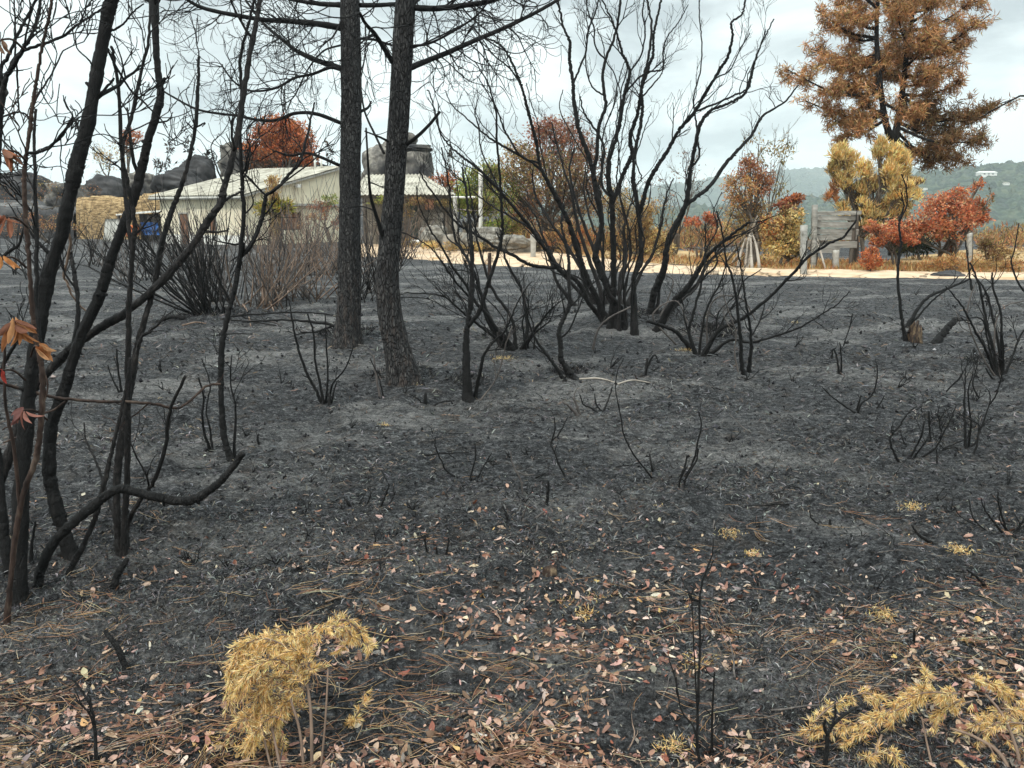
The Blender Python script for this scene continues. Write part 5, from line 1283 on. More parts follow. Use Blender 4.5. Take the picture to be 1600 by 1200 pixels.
burnt('charred_log', 'short burnt log propped up on the ground right of the stump', 'log', [S([(1459, 537), (1478, 515), (1496, 497)], 11, 11, 8, dd=0.15, tw=0)], 20)
burnt('burnt_clump', 'dense clump of thin black stems by the right edge of the clearing', 'shrub', [
    S([(1557, 582), (1540, 545), (1525, 520), (1510, 490), (1497, 470), (1478, 447)], 5, 4, 2), S([(1560, 580), (1545, 540), (1535, 500), (1512, 497)], 4, 3, 2), S([(1563, 582), (1548, 530), (1537, 480), (1528, 440), (1516, 410)], 5, 4, 3), S([(1566, 582), (1560, 540), (1550, 490), (1540, 455), (1520, 428)], 5, 4, 2),
    S([(1568, 580), (1565, 530), (1564, 490), (1552, 450), (1550, 426)], 5, 4, 3), S([(1558, 580), (1530, 548), (1512, 500), (1515, 470), (1523, 445)], 3, 2, m='greystem'), S([(1570, 580), (1583, 555), (1590, 535), (1600, 515)], 4, 3), S([(1561, 580), (1552, 545), (1538, 495)], 5, 4),
    S([(1565, 580), (1555, 555), (1555, 510), (1568, 480), (1600, 470)], 3, 2, m='greystem'), S([(1569, 582), (1568, 560), (1566, 520)], 4, 3), S([(1562, 584), (1545, 560), (1535, 530)], 4, 3), S([(1559, 593), (1548, 588), (1540, 575)], 4, 2, tw=0)], 21, tw=2, twlen=0.35, group=GRP)
burnt('burnt_sapling', 'thin forked black sapling at the right edge near the road', 'sapling', [S([(1612, 470), (1600, 455), (1590, 440), (1580, 410), (1585, 390), (1592, 350)], 4, 3, 2), S([(1520, 455), (1515, 430), (1512, 405), (1508, 375)], 4, 2)], 22, tw=2, twlen=0.3)
burnt('burnt_shrub', 'low black shrub curling upward at the lower right, its stems like a basket', 'shrub', [
    S([(1410, 722), (1398, 710), (1391, 690), (1393, 680), (1406, 665), (1412, 655), (1420, 645), (1432, 635)], 5, 4, 3, 2), S([(1418, 716), (1430, 700), (1440, 680), (1444, 658)], 4, 3, 2), S([(1425, 714), (1445, 692), (1455, 687)], 3, 2), S([(1432, 713), (1455, 705), (1465, 695), (1475, 675), (1485, 655), (1494, 634)], 4, 3, 2),
    S([(1455, 690), (1452, 660), (1451, 643)], 3, 3), S([(1465, 728), (1464, 710), (1462, 700)], 3, 2), S([(1424, 703), (1412, 690), (1408, 678)], 3, 2), S([(1475, 675), (1468, 662), (1475, 645), (1480, 640)], 3, 2)], 23, tw=2, twlen=0.12, twl=1, group=GRP)
burnt('burnt_shrub', 'taller black shrub with curved stems right beside the basket-shaped one', 'shrub', [
    S([(1510, 706), (1508, 670), (1507, 630), (1508, 600), (1509, 575)], 5, 4, 3, 2), S([(1513, 700), (1517, 665), (1515, 640), (1513, 610), (1520, 585)], 4, 3, 2), S([(1505, 704), (1525, 690), (1532, 670), (1540, 650), (1547, 625), (1545, 610)], 4, 3, 2), S([(1512, 715), (1525, 700), (1528, 680), (1530, 665), (1515, 655), (1495, 645)], 4, 3, 2),
    S([(1540, 632), (1555, 620), (1562, 600), (1567, 580)], 3, 2, on=2), S([(1500, 712), (1495, 700), (1475, 701), (1510, 685), (1514, 672)], 3, 2), S([(1529, 622), (1520, 600), (1526, 575), (1528, 555)], 3, 2, d=5.75), S([(1478, 612), (1490, 600), (1500, 590), (1505, 580)], 3, 3, d=6.4)], 24, tw=2, twlen=0.15, group=GRP)
burnt('burnt_sprig', 'fan of thin curved black stems at the right edge, low to the ground', 'sprig', [
    S([(1572, 833), (1540, 828), (1520, 808), (1514, 780)], 4, 3, 2), S([(1574, 832), (1550, 812), (1538, 795), (1533, 778)], 4, 3, 2), S([(1577, 828), (1565, 805), (1560, 785), (1559, 768)], 4, 3, 2), S([(1566, 826), (1520, 818), (1500, 806), (1490, 790)], 3, 2, 2), S([(1580, 832), (1600, 812), (1612, 790)], 4, 3), S([(1576, 835), (1600, 822), (1620, 815)], 3, 2), S([(1578, 826), (1562, 812), (1563, 800)], 3, 2)], 25, tw=1, twlen=0.1, twl=0)
burnt('burnt_sprig', 'single hooked black stem lying right of centre in the foreground', 'sprig', [S([(1474, 848), (1450, 845), (1435, 835), (1425, 821)], 7, 5, 3, tw=0, dd=0.02)], 26)
burnt('burnt_sprig', 'small black sprig hooked upward above the scattered leaves on the right', 'sprig', [S([(1292, 822), (1278, 818), (1268, 810), (1265, 798)], 4, 3, 2), S([(1298, 823), (1297, 812)], 4, 3)], 27, tw=0)
burnt('burnt_sprig', 'black sprig with a long pale leftward branch in the right middle', 'sprig', [S([(1346, 646), (1325, 638), (1300, 620), (1285, 605)], 4, 3, 2), S([(1340, 646), (1345, 632), (1362, 618), (1370, 595), (1371, 570)], 4, 3, 2), S([(1355, 646), (1372, 635), (1382, 618)], 3, 2), S([(1338, 642), (1345, 618)], 3, 2)], 28, tw=1, twlen=0.12, twl=0)
burnt('burnt_sprig', 'short black upright sprig between the fan and the stump', 'sprig', [S([(1312, 588), (1308, 560), (1302, 545), (1300, 560)], 4, 3, 2), S([(1313, 588), (1315, 565), (1312, 535)], 4, 3, 2), S([(1318, 540), (1328, 510), (1332, 490)], 2, 2, d=9.0)], 29, tw=1, twlen=0.15)
for i, (st, lab) in enumerate([
    ([S([(733, 747), (700, 738), (690, 720), (681, 700), (680, 683)], 4, 3, 2), S([(734, 748), (738, 735), (743, 715), (742, 695)], 4, 3, 2), S([(744, 745), (755, 730), (768, 708)], 3, 2)], 'lyre-shaped black sprig left of centre'),
    ([S([(888, 745), (875, 730), (868, 710), (861, 692), (872, 680), (880, 665), (887, 652)], 4, 3, 2), S([(866, 690), (867, 670), (866, 652)], 3, 2, on=0)], 'zigzag black sprig in the centre of the clearing'),
    ([S([(1025, 748), (1010, 735), (990, 710), (975, 680), (970, 650), (962, 610), (965, 580), (975, 560)], 3, 3, 2, 1.5), S([(1022, 740), (1015, 710)], 3, 2)], 'long thin black wand leaning left in the centre'),
    ([S([(1055, 750), (1075, 738), (1085, 715), (1090, 690), (1096, 665), (1091, 642)], 5, 4, 3, 2), S([(1052, 752), (1068, 735), (1074, 712)], 4, 3), S([(1062, 770), (1062, 752), (1072, 730)], 4, 3), S([(1071, 768), (1071, 750), (1088, 720), (1090, 700)], 4, 3)], 'cluster of curved black stems right of centre'),
    ([S([(853, 795), (856, 775), (857, 752)], 6, 5, 4)], 'single upright black peg at the middle of the picture'),
    ([S([(670, 866), (665, 852), (664, 840)], 4, 3), S([(683, 868), (682, 855)], 3, 2), S([(695, 866), (700, 852), (701, 840)], 4, 3)], 'three short black pegs in a row above the gorse tuft'),
    ([S([(905, 650), (895, 640), (880, 628)], 7, 5, 3, m='greystem'), S([(908, 648), (900, 630), (895, 622)], 5, 3, m='greystem')], 'two ashen grey stubs near the centre'),
    ([S([(940, 645), (925, 638), (912, 632), (906, 616)], 4, 3, 2), S([(945, 642), (932, 632), (929, 615)], 3, 2), S([(942, 640), (950, 625), (957, 605)], 4, 3, 2), S([(940, 632), (955, 642), (968, 655)], 3, 3, m='greystem')], 'forked black sprig on the bare ground below the fan'),
    ([S([(1005, 590), (1012, 572), (1022, 555), (1027, 560)], 5, 4, 2), S([(1012, 582), (1030, 573)], 3, 2), S([(1008, 585), (1012, 560)], 4, 3)], 'small black forked sprig under the fan, right of the bent shrub'),
    ([S([(506, 634), (495, 612), (478, 580), (465, 540), (457, 505), (452, 470)], 6, 5, 4, 2), S([(507, 634), (500, 600), (492, 560), (490, 520), (480, 490)], 5, 4, 3), S([(508, 632), (512, 590), (510, 540), (508, 490)], 4, 3, 2), S([(512, 630), (520, 600), (540, 575), (552, 540)], 4, 3, 2), S([(513, 636), (516, 620), (512, 615)], 6, 4), S([(516, 634), (522, 610), (527, 595)], 3, 2)], 'clump of slim upright burnt stems left of the straight pine'),
    ([S([(596, 622), (590, 600), (586, 575), (584, 555)], 5, 4, 3, m='greystem'), S([(600, 622), (592, 590), (578, 560)], 3, 2)], 'pale slim twig standing between the two pines'),
    ([S([(662, 632), (655, 625), (640, 616)], 3, 2), S([(664, 632), (665, 615)], 5, 4), S([(672, 632), (690, 628), (710, 626)], 3, 3)], 'short black pegs at the foot of the two-stemmed shrub'),
    ([S([(330, 702), (320, 680), (316, 650), (318, 620), (310, 590)], 5, 4, 3), S([(332, 703), (328, 670), (322, 640), (328, 600), (315, 560)], 4, 3, 2), S([(406, 696), (402, 685), (404, 678)], 5, 3)], 'pair of upright burnt twigs behind the curved limb'),
    ([S([(590, 795), (600, 780), (608, 758)], 4, 3), S([(592, 796), (610, 785), (618, 768)], 3, 2), S([(565, 793), (575, 785), (580, 770)], 3, 2), S([(552, 795), (540, 780)], 4, 3)], 'low tuft of black sprigs between curved limb and centre'),
    ([S([(800, 830), (790, 800)], 4, 3), S([(820, 825), (835, 812), (850, 800)], 6, 4, m='greystem'), S([(818, 832), (816, 810)], 6, 5, m='greystem')], 'heap of ashen stubs around the peg in the centre'),
    ([S([(1120, 760), (1132, 745), (1150, 742)], 3, 2, m='greystem')], 'grey bent twig right of the curved black stems'),
    ([S([(190, 612), (185, 580), (182, 545)], 4, 3), S([(188, 612), (175, 590), (168, 570)], 3, 2)], 'short forked twig behind the thick leaning stem')]):
    burnt('burnt_sprig', lab, 'sprig', st, 60 + i, tw=1, twlen=0.12, twl=0, group='burnt sprigs standing in the clearing')
# slim dark stems crossing before the house
burnt('burnt_sapling', 'slender forked black sapling in front of the pale house wall', 'sapling', [
    S([(362, 718), (352, 690), (347, 650), (345, 600), (345, 587), (347, 537), (357, 487), (366, 455), (375, 407), (378, 380), (384, 394), (406, 353), (412, 325), (416, 306)], 11, 10, 9, 8, 6, dd=0.2),
    S([(373, 420), (381, 337), (379, 300), (378, 281), (375, 212), (378, 150), (376, 90), (388, 40), (398, -5)], 8, 7, 6, 4, on=0, dd=-0.15), S([(416, 306), (437, 290), (452, 272), (469, 253), (478, 220), (487, 181), (492, 160)], 6, 5, 3, on=0, dd=.2), S([(416, 306), (400, 290), (382, 272)], 4, 3, on=0),
    S([(375, 407), (400, 370), (410, 340)], 5, 3, on=0), S([(364, 715), (368, 640), (360, 600), (362, 555)], 5, 3, 2), S([(340, 700), (352, 702), (390, 705)], 4, 3, tw=0), S([(381, 337), (395, 320), (392, 300), (378, 262)], 3, 2, on=1), S([(469, 253), (490, 250), (500, 235), (520, 225)], 3, 2, on=0)], 26, tw=4, twlen=0.35, twl=1, spread=0.9)

# ================================================================== NEAR BURNT SHRUBS AT THE LEFT EDGE
GL = 'burnt shrubs at the left edge'
burnt('burnt_shrub', 'thick black leaning trunk of the near shrub at the left edge', 'shrub', [
    S([(32, 948), (30, 900), (33, 800), (38, 700), (44, 620), (52, 560), (62, 500), (75, 430), (95, 370), (110, 300), (122, 250), (136, 200), (150, 125), (165, 38), (176, -8)], 31, 28, 26, 25, 26, dd=0.25, tw=3),
    S([(128, 225), (115, 185), (95, 215), (70, 232), (50, 245)], 6, 5, 3, on=0, dd=0.2), S([(150, 120), (140, 95), (120, 75), (112, 40), (105, 10)], 4, 3, 2, on=0, dd=-.1),
    S([(172, 65), (182, 105), (205, 142), (225, 160), (250, 185), (262, 200)], 5, 4, 2.5, on=0, dd=.15), S([(176, 58), (190, 40), (205, 22), (224, 6)], 5, 4, 3, on=0), S([(155, 160), (172, 130), (178, 122)], 6, 4, on=0, tw=0)],
    201, tw=3, twlen=0.30, twl=2, group=GL, wk=0.86)
burnt('burnt_shrub', 'tall curving black stem right of the thick leaning trunk', 'shrub', [
    S([(113, 870), (100, 830), (90, 800), (80, 755), (77, 733), (80, 667), (92, 630), (103, 600), (112, 570), (130, 517), (150, 475), (163, 440), (175, 400), (200, 337), (212, 300), (222, 260), (230, 225), (245, 175), (251, 150), (246, 100), (243, 50), (242, -5)], 27, 25, 22, 20, 19, 15, 14, dd=0.3),
    S([(110, 575), (122, 490), (118, 440), (112, 405), (110, 395)], 10, 8, 7, on=0, dd=.2, tw=1), S([(248, 128), (258, 122)], 8, 6, on=0, tw=0), S([(242, 195), (258, 190), (268, 184)], 4, 3, on=0, tw=0),
    S([(245, 10), (232, 2), (222, -3)], 8, 6, on=0, tw=0)], 202, tw=3, twlen=0.35, twl=2, group=GL, wk=0.86)
burnt('burnt_shrub', 'cluster of upright grey-black stems rising from one root behind the curved limb', 'shrub', [
    S([(188, 868), (184, 830), (182, 767), (186, 715), (193, 667), (205, 600), (212, 555), (222, 512), (240, 450), (252, 387), (267, 332), (280, 300), (292, 262), (305, 200), (309, 140), (311, 88)], 15, 14, 12, 9, 6, dd=0.4),
    S([(192, 868), (196, 800), (199, 720), (200, 587), (202, 475), (208, 380), (210, 350), (200, 287), (190, 237), (185, 137), (174, 72)], 13, 11, 8, 6, dd=-0.1),
    S([(203, 400), (195, 300), (192, 230), (205, 185), (215, 137), (226, 90), (233, 60), (235, -5)], 8, 7, 5, on=1, dd=.2),
    S([(196, 850), (200, 817), (220, 780), (240, 753), (258, 700), (263, 657), (272, 625), (290, 588)], 9, 8, 6, dd=-.2, tw=2),
    S([(186, 850), (176, 800), (160, 750), (150, 720), (135, 690), (131, 660)], 7, 5, 3, dd=.3, tw=1), S([(305, 200), (320, 192), (316, 198)], 4, 2, on=0, tw=0), S([(303, 205), (295, 195), (290, 190)], 4, 2, on=0, tw=0),
    S([(310, 100), (306, 92)], 3, 2, on=0, tw=0)], 203, tw=3, twlen=0.35, mat='charash', group=GL, wk=0.86)
burnt('burnt_limb', 'heavy black limb arching along the ground and curling up at its broken end', 'limb', [
    S([(62, 926), (60, 905), (67, 883), (80, 855), (100, 830), (143, 793), (165, 775), (187, 764), (210, 768), (247, 777), (275, 782), (300, 781), (325, 768), (347, 750), (365, 728), (379, 708)], 19, 19, 18, 19, 17, 16, 12, dd=0.1, tw=0), S([(252, 778), (257, 790)], 8, 5, on=0, tw=0), S([(305, 780), (312, 787)], 7, 5, on=0, tw=0)], 204, twl=0, group=GL, wk=0.86)
burnt('burnt_shrub', 'slim black stem rising between the curved limb and the upright cluster', 'shrub', [
    S([(96, 914), (108, 895), (118, 875), (133, 847), (150, 805), (160, 767), (170, 725), (180, 683), (190, 640), (198, 600), (203, 560)], 12, 11, 9, 7, 5, dd=.1, tw=1), S([(90, 916), (88, 908)], 12, 8, tw=0)], 205, twl=0, mat='charash', group=GL, wk=0.86)
burnt('burnt_shrub', 'long bare limb slanting up to the right across the near stems', 'shrub', [
    S([(-14, 800), (5, 740), (30, 660), (55, 605), (75, 580), (97, 558), (120, 537), (160, 510), (200, 485), (250, 442), (275, 415), (300, 385), (325, 345), (345, 317), (352, 290), (365, 240), (375, 187), (390, 87), (400, 37), (407, -5)], 18, 17, 16, 15, 12, 9, d=3.35, dd=0.5, tw=3),
    S([(345, 317), (365, 305), (380, 298)], 6, 4, on=0, dd=.1, tw=0), S([(320, 365), (345, 362), (358, 358)], 6, 4, 3, on=0, tw=0), S([(352, 292), (338, 260), (330, 230), (340, 212)], 4, 3, 2, on=0, dd=.2), S([(368, 225), (385, 235), (405, 215), (415, 208)], 3, 2, on=0)],
    206, twl=1, tw=2, twlen=0.3, mat='charash', group=GL, wk=0.86)
# give the slanting limb its root on the ground outside the frame
burnt('burnt_shrub', 'brown-barked stem close by at the left edge, carrying dried leaves', 'shrub', [
    S([(8, 980), (17, 900), (33, 787), (53, 727), (62, 680), (67, 600), (62, 560), (55, 520), (50, 480), (45, 400), (40, 340), (38, 290), (40, 250), (47, 200), (52, 160), (57, 125), (67, 70), (76, 30), (83, -5)], 10, 11, 9, 8, 7, 6, dd=-0.1, m='brownstem', tw=2),
    S([(55, 590), (57, 480), (57, 400), (55, 300), (53, 220), (56, 170)], 9, 8, 7, 5, on=0, dd=.2, tw=2), S([(36, 800), (22, 700), (10, 640), (6, 560), (14, 520)], 8, 6, 4, on=0, dd=-.1, m='brownstem', tw=0),
    S([(57, 180), (58, 150), (78, 120), (98, 80)], 5, 4, 3, on=0, dd=.1), S([(55, 212), (45, 185), (30, 175), (5, 182)], 5, 4, 4, on=0, tw=1), S([(52, 240), (75, 232), (100, 205), (125, 182)], 6, 5, 3, on=0), S([(55, 575), (75, 605), (62, 640), (30, 655), (4, 672)], 4, 3, 3, on=0, m='brownstem', tw=0)],
    207, tw=3, twlen=0.25, twl=2, group=GL, wk=0.86)
burnt('burnt_shrub', 'dark forked stems rising out of the left edge of the picture', 'shrub', [
    S([(-20, 900), (-15, 700), (-12, 500), (-10, 350), (-4, 230), (0, 175), (8, 125), (25, 95), (40, 70), (47, 60), (58, 30), (64, -5)], 20, 16, 13, 10, 7, 5, dd=0.2), S([(-8, 300), (0, 120), (12, 90), (25, 60), (42, 28), (58, -3)], 8, 6, 5, on=0, dd=.2), S([(10, 115), (25, 88), (48, 75), (75, 66), (100, 55), (120, 40), (150, 20), (165, 8)], 7, 6, 5, 3, on=0, dd=.2),
    S([(22, 100), (24, 50), (22, 0)], 4, 3, on=0), S([(26, 92), (28, 150), (30, 175)], 4, 3, on=0, dd=.1), S([(-8, 620), (10, 560), (30, 530)], 8, 6, on=0, tw=1), S([(-10, 420), (12, 395), (30, 380), (40, 345)], 8, 6, 4, on=0, tw=1), S([(15, 905), (8, 850), (3, 800), (-5, 700)], 20, 18, 16, dd=.1, tw=0), S([(48, 880), (50, 850), (56, 815)], 8, 6, 4, tw=0)],
    208, tw=3, twlen=0.3, twl=2, group=GL, wk=0.86)
burnt('dead_twig', 'long thin brown twig crossing the near stems level with the pine foot', 'twig', [S([(-20, 590), (17, 603), (60, 615), (100, 623), (150, 627), (200, 628), (245, 632), (273, 638), (295, 628), (317, 607), (330, 601), (345, 600)], 6, 5, 4, d=3.0, dd=.6, tw=2, m='brownstem'), S([(230, 631), (215, 645), (195, 660), (172, 690)], 3, 2, on=0, m='brownstem'), S([(105, 623), (85, 640), (60, 650), (30, 680), (5, 692)], 4, 3, on=0, m='brownstem', tw=0)], 209, twl=0, twlen=0.15)
burnt('dead_twig', 'pale curved twig hanging beside the thick leaning trunk', 'twig', [S([(102, 355), (110, 380), (100, 430), (105, 440), (112, 460), (130, 482), (150, 492)], 5, 4, 3, d=3.5, dd=.2, tw=1, m='tanstem')], 210, twl=0, twlen=0.1)
burnt('charred_stub', 'burnt broken stub pointing left at the foot of the upright cluster', 'stub', [S([(174, 922), (183, 900), (199, 874)], 13, 12, 9, dd=.05, tw=0)], 211)
burnt('charred_stub', 'black leaning stub among the leaves at the lower left', 'stub', [S([(199, 1044), (185, 1015), (164, 986)], 11, 10, 7, dd=.05, tw=0)], 212)
burnt('burnt_sprig', 'thin crooked black stem standing in the straw at the lower left', 'sprig', [S([(150, 1195), (147, 1130), (140, 1100), (125, 1075), (112, 1060)], 6, 5, 4, 3, dd=.1, tw=1), S([(148, 1140), (138, 1112), (120, 1095)], 4, 3, on=0)], 213, twl=0, twlen=0.06)
burnt('burnt_sprig', 'spindly black plant with bare stems in the centre foreground', 'sprig', [
    S([(1100, 1200), (1090, 1170), (1090, 1120), (1092, 1060), (1094, 1000), (1093, 940), (1100, 900), (1112, 870), (1115, 840)], 6, 5, 4, 3, 2, dd=.12), S([(1095, 1185), (1085, 1140), (1065, 1110), (1055, 1060), (1045, 1030)], 4, 3, 2, dd=.1), S([(1113, 1180), (1113, 1110), (1117, 1050)], 5, 4, 3), S([(1093, 940), (1080, 935), (1076, 928)], 5, 3, on=0, tw=0), S([(1090, 1120), (1082, 960), (1080, 930)], 3, 2, on=0)], 214, twl=0, tw=2, twlen=0.06)
burnt('burnt_sprig', 'black forked sprig inside the gorse at the lower right', 'sprig', [S([(1290, 1205), (1292, 1165), (1294, 1145), (1310, 1125), (1330, 1110), (1343, 1104)], 8, 7, 5, 3, dd=.08, tw=0), S([(1292, 1150), (1288, 1132), (1290, 1125)], 6, 4, on=0, tw=0), S([(1296, 1140), (1305, 1118), (1305, 1100)], 4, 3, on=0, tw=0)], 215)
burnt('burnt_sprig', 'short black sprig pair by the pale leaves on the right', 'sprig', [S([(1427, 1020), (1428, 1000), (1429, 986)], 6, 4, tw=0), S([(1438, 1012), (1441, 998)], 5, 3, tw=0), S([(1420, 1012), (1418, 1000)], 4, 3, tw=0)], 216)
burnt('charred_stub', 'thin charred stick angled up at the right edge of the leaf litter', 'stub', [S([(1552, 920), (1530, 905), (1510, 890)], 8, 5, 3, dd=0, tw=0)], 217)

# ---- dried leaves hanging at the left edge
def hanging_leaf(p, d, L, wd, rs, col):
    d = norm(np.array(d, float)); s = perp(d, rs); u = np.cross(s, d)
    n, m = 9, 5; V = []
    cur = rs.uniform(0.3, 1.7) * rs.choice([-1, 1]); fold = rs.uniform(0.3, 1.2)
    for i in range(n):
        t = i / (n - 1); w = wd * math.sin(math.pi * min(1, t * 0.96 + 0.03)) ** 0.8
        c = p + d * L * t - u * L * 0.25 * cur * t * t
        for j in range(m):
            a = (j / (m - 1) - 0.5) * 2
            V.append(c + s * w * 0.5 * a * (1 - 0.3 * fold * abs(a)) + u * w * 0.5 * fold * abs(a) + rs.normal(size=3) * L * 0.006)
    mb = MB(); i = np.arange(n - 1)[:, None] * m; j = np.arange(m - 1)[None]
    shade = np.repeat(np.abs(np.tile(np.linspace(-1, 1, m), n))[:, None], 3, 1) * 0.0
    mb.add(V, np.stack([i + j, i + j + 1, i + m + j + 1, i + m + j], -1).reshape(-1, 4), None, np.tile(col, (len(V), 1)) * (1 + 0.22 * rs.uniform(-1, 1, (len(V), 1))) + shade)
    return mb
def dried_sprays():
    rs = RS(99)
    spots = [((6, 236), 2.5, 6, 'dried brown leaves hanging at the top of the left edge', [(0.22, 0.10, 0.06), (0.36, 0.14, 0.07), (0.14, 0.10, 0.06)], 26), ((2, 62), 2.5, 2, 'pair of dried leaves at the upper left corner', [(0.2, 0.12, 0.08)], 20), ((8, 340), 2.6, 4, 'dried reddish leaves hanging halfway up the left edge', [(0.36, 0.15, 0.09), (0.26, 0.10, 0.06)], 28), ((5, 402), 2.6, 2, 'two orange dried leaves below the reddish ones', [(0.5, 0.22, 0.08)], 24),
             ((22, 503), 2.5, 9, 'large spray of orange-brown dried leaves at the left edge', [(0.40, 0.17, 0.065), (0.30, 0.12, 0.05), (0.46, 0.23, 0.10), (0.18, 0.075, 0.045)], 34), ((60, 541), 2.55, 5, 'small spray of orange dried leaves beside the thick trunk', [(0.50, 0.22, 0.09), (0.40, 0.15, 0.06), (0.58, 0.32, 0.16)], 25), ((4, 578), 2.5, 2, 'dark red dried leaf pair at the left edge', [(0.26, 0.03, 0.02)], 18), ((38, 640), 2.7, 5, 'curled reddish dried leaves on a low twig at the left', [(0.28, 0.12, 0.09), (0.18, 0.08, 0.07)], 26)]
    for (px, py), d, n, lab, cols, L in spots:
        p = W(px, py, d); k = float(scale_at(p))
        r = empty('dried_leaf_spray', p, lab, 'leaf spray', 'dried leaf sprays at the left edge')
        # twig that ties the spray to the brown stem
        q = W(px + (36 if px < 40 else -12), py + 16, d + 0.12)
        mb = MB(); tube(mb, catmull([q, (p + q) / 2 + [0, 0, 0.015], p], 4), np.linspace(0.004, 0.003, 9), 5); mb.build('twig', M['brownstem'], r)
        for i in range(n + n // 2):
            a = rs.uniform(-1, 1)
            dr = np.array([a * 0.8 + (0.35 if px < 30 else 0.1), rs.uniform(-0.6, 0.3), -1.0 + 0.6 * abs(a)])
            if n == 5 and px == 60: dr = np.array([0.9 + a * .3, rs.uniform(-.3, .3), -0.5 - 0.5 * rs.rand()])
            c = cols[i % len(cols)]
            hanging_leaf(p + rs.normal(size=3) * 0.006, dr, L * k * rs.uniform(0.75, 1.25), L * k * 0.42, rs, c).build('leaf', M['leaf'], r)
dried_sprays()

# ================================================================== THICKET OF THIN TWIGS BEFORE THE HOUSE
def thicket(label, base, n, a0, a1, hpx, seed, mat, w=2.4, ybase=10, lvl=1, bend=0.0):
    rs = RS(seed); b = G(*base); k = float(scale_at(b))
    r = empty('burnt_thicket', b, label, 'shrub', 'thickets of thin burnt twigs before the house')
    mbs = [MB(), MB()]
    for i in range(int(n * 0.75)):
        a = math.radians(rs.uniform(a0, a1)); L = hpx * k * rs.uniform(0.45, 1.05)
        dy = rs.normal() * 0.45
        d = norm(np.array([math.sin(a), dy, math.cos(a)]))
        p = b + np.array([rs.normal() * ybase * k, rs.normal() * ybase * k, -0.02])
        grow(mbs[i % 2], p, d, L, w * k / 2 * rs.uniform(0.7, 1.35), lvl, rs, 0.07, 0.05 + bend, 3, 0.42, 4, rmin=0.35 * w * k / 2 * 0.7, kl=(0.35, 0.6))
    for i, m in enumerate(mbs):
        mm = M[mat] if i == 0 else M[{'char': 'charash', 'charash': 'greystem', 'greystem': 'tanstem', 'tanstem': 'greystem'}[mat]]
        m.build('stems', mm, r)
thicket('black fan of thin stems rising from a dark root left of the slender sapling', (320, 492), 60, -62, 8, 190, 1, 'char', 2.8)
thicket('grey brush of upright twigs left of the slender sapling', (345, 470), 46, -40, 25, 140, 2, 'charash', 2.2, 18)
thicket('grey-tan brush of thin twigs right of the slender sapling', (405, 480), 60, -25, 62, 175, 3, 'greystem', 2.2, 20)
thicket('pale tan brush of thin twigs left of the straight pine', (475, 470), 66, -45, 60, 150, 4, 'tanstem', 2.0, 26)
thicket('tan twiggy brush in front of the gable wall', (500, 430), 80, -50, 45, 115, 5, 'tanstem', 1.7, 24)
thicket('dark twiggy brush between the gable wall and the straight pine', (455, 415), 56, -50, 45, 95, 6, 'greystem', 1.6, 24)
thicket('low black brush at the far end of the clearing below the house door', (300, 420), 60, -45, 45, 95, 7, 'charash', 1.6, 30)
thicket('grey brush between the two pine trunks', (588, 455), 50, -35, 35, 130, 8, 'charash', 2.0, 12)
thicket('brown brush behind the bent pine by the annex', (625, 405), 50, -40, 40, 85, 9, 'greystem', 1.6, 14)
thicket('faint grey brush behind the near stems on the left', (215, 440), 40, -50, 40, 110, 10, 'charash', 1.8, 30)
thicket('dark brush at the far left behind the brown-barked stem', (60, 430), 40, -50, 50, 110, 11, 'char', 2.0, 30)
thicket('thin dark brush below the open shed', (150, 415), 34, -50, 50, 80, 12, 'charash', 1.8, 24)
thicket('thin burnt brush beside the foot of the straight pine', (560, 470), 26, -35, 35, 90, 13, 'char', 2.0, 8)
burnt('fallen_branch', 'black fallen bough lying below the twig thickets', 'branch', [S([(325, 498), (300, 500), (270, 495), (240, 505), (205, 512)], 10, 8, 5, 3, dd=0, tw=4), S([(330, 500), (360, 495), (420, 490), (470, 488), (520, 492)], 4, 3, 2, tw=3)], 31, twlen=0.4)
burnt('fallen_branch', 'thin fallen branch lying left of the straight pine foot', 'branch', [S([(568, 532), (545, 522), (520, 508), (480, 502), (440, 500), (380, 503)], 7, 6, 4, 3, dd=0.4, tw=3), S([(520, 510), (495, 518), (470, 520)], 4, 3, on=0)], 32, twlen=0.3)
for i, (x0, y0, x1, y1, m) in enumerate([(285, 512, 322, 506, 'tanstem'), (380, 478, 392, 512, 'tanstem'), (420, 445, 443, 463, 'tanstem'), (440, 470, 462, 445, 'tanstem'), (300, 535, 395, 524, 'char'), (310, 500, 440, 512, 'charash'), (415, 470, 428, 488, 'tanstem'), (395, 505, 440, 510, 'greystem'), (960, 607, 1015, 601, 'palepole'), (905, 597, 975, 606, 'palepole')]):
    a, b2 = G(x0, y0), G(x1, y1); mb = MB(); k = float(scale_at(a))
    tube(mb, catmull([a + [0, 0, .03], (a + b2) / 2 + [0, .05, 0.05], b2 + [0, 0, .02]], 4), np.linspace(3.2, 1.6, 9) * k / 2, 6, rough=.15, rs=RS(i))
    labs = ['short pale stick below the black fan of stems', 'bleached stick leaning by the slender sapling', 'bleached stick in the tan brush', 'short bleached stick angled up in the brush', 'long thin black stick on the ground below the thickets', 'long dark stick under the tan brush', 'small bleached stick near the foot of the tan brush', 'grey stick lying right of the slender sapling', 'pale split stick lying on the bare ground below the fan', 'long thin pale stick left of the split one']
    tag(mb.build('fallen_stick', M[m], loc=a), labs[i], 'stick', 'fallen sticks')

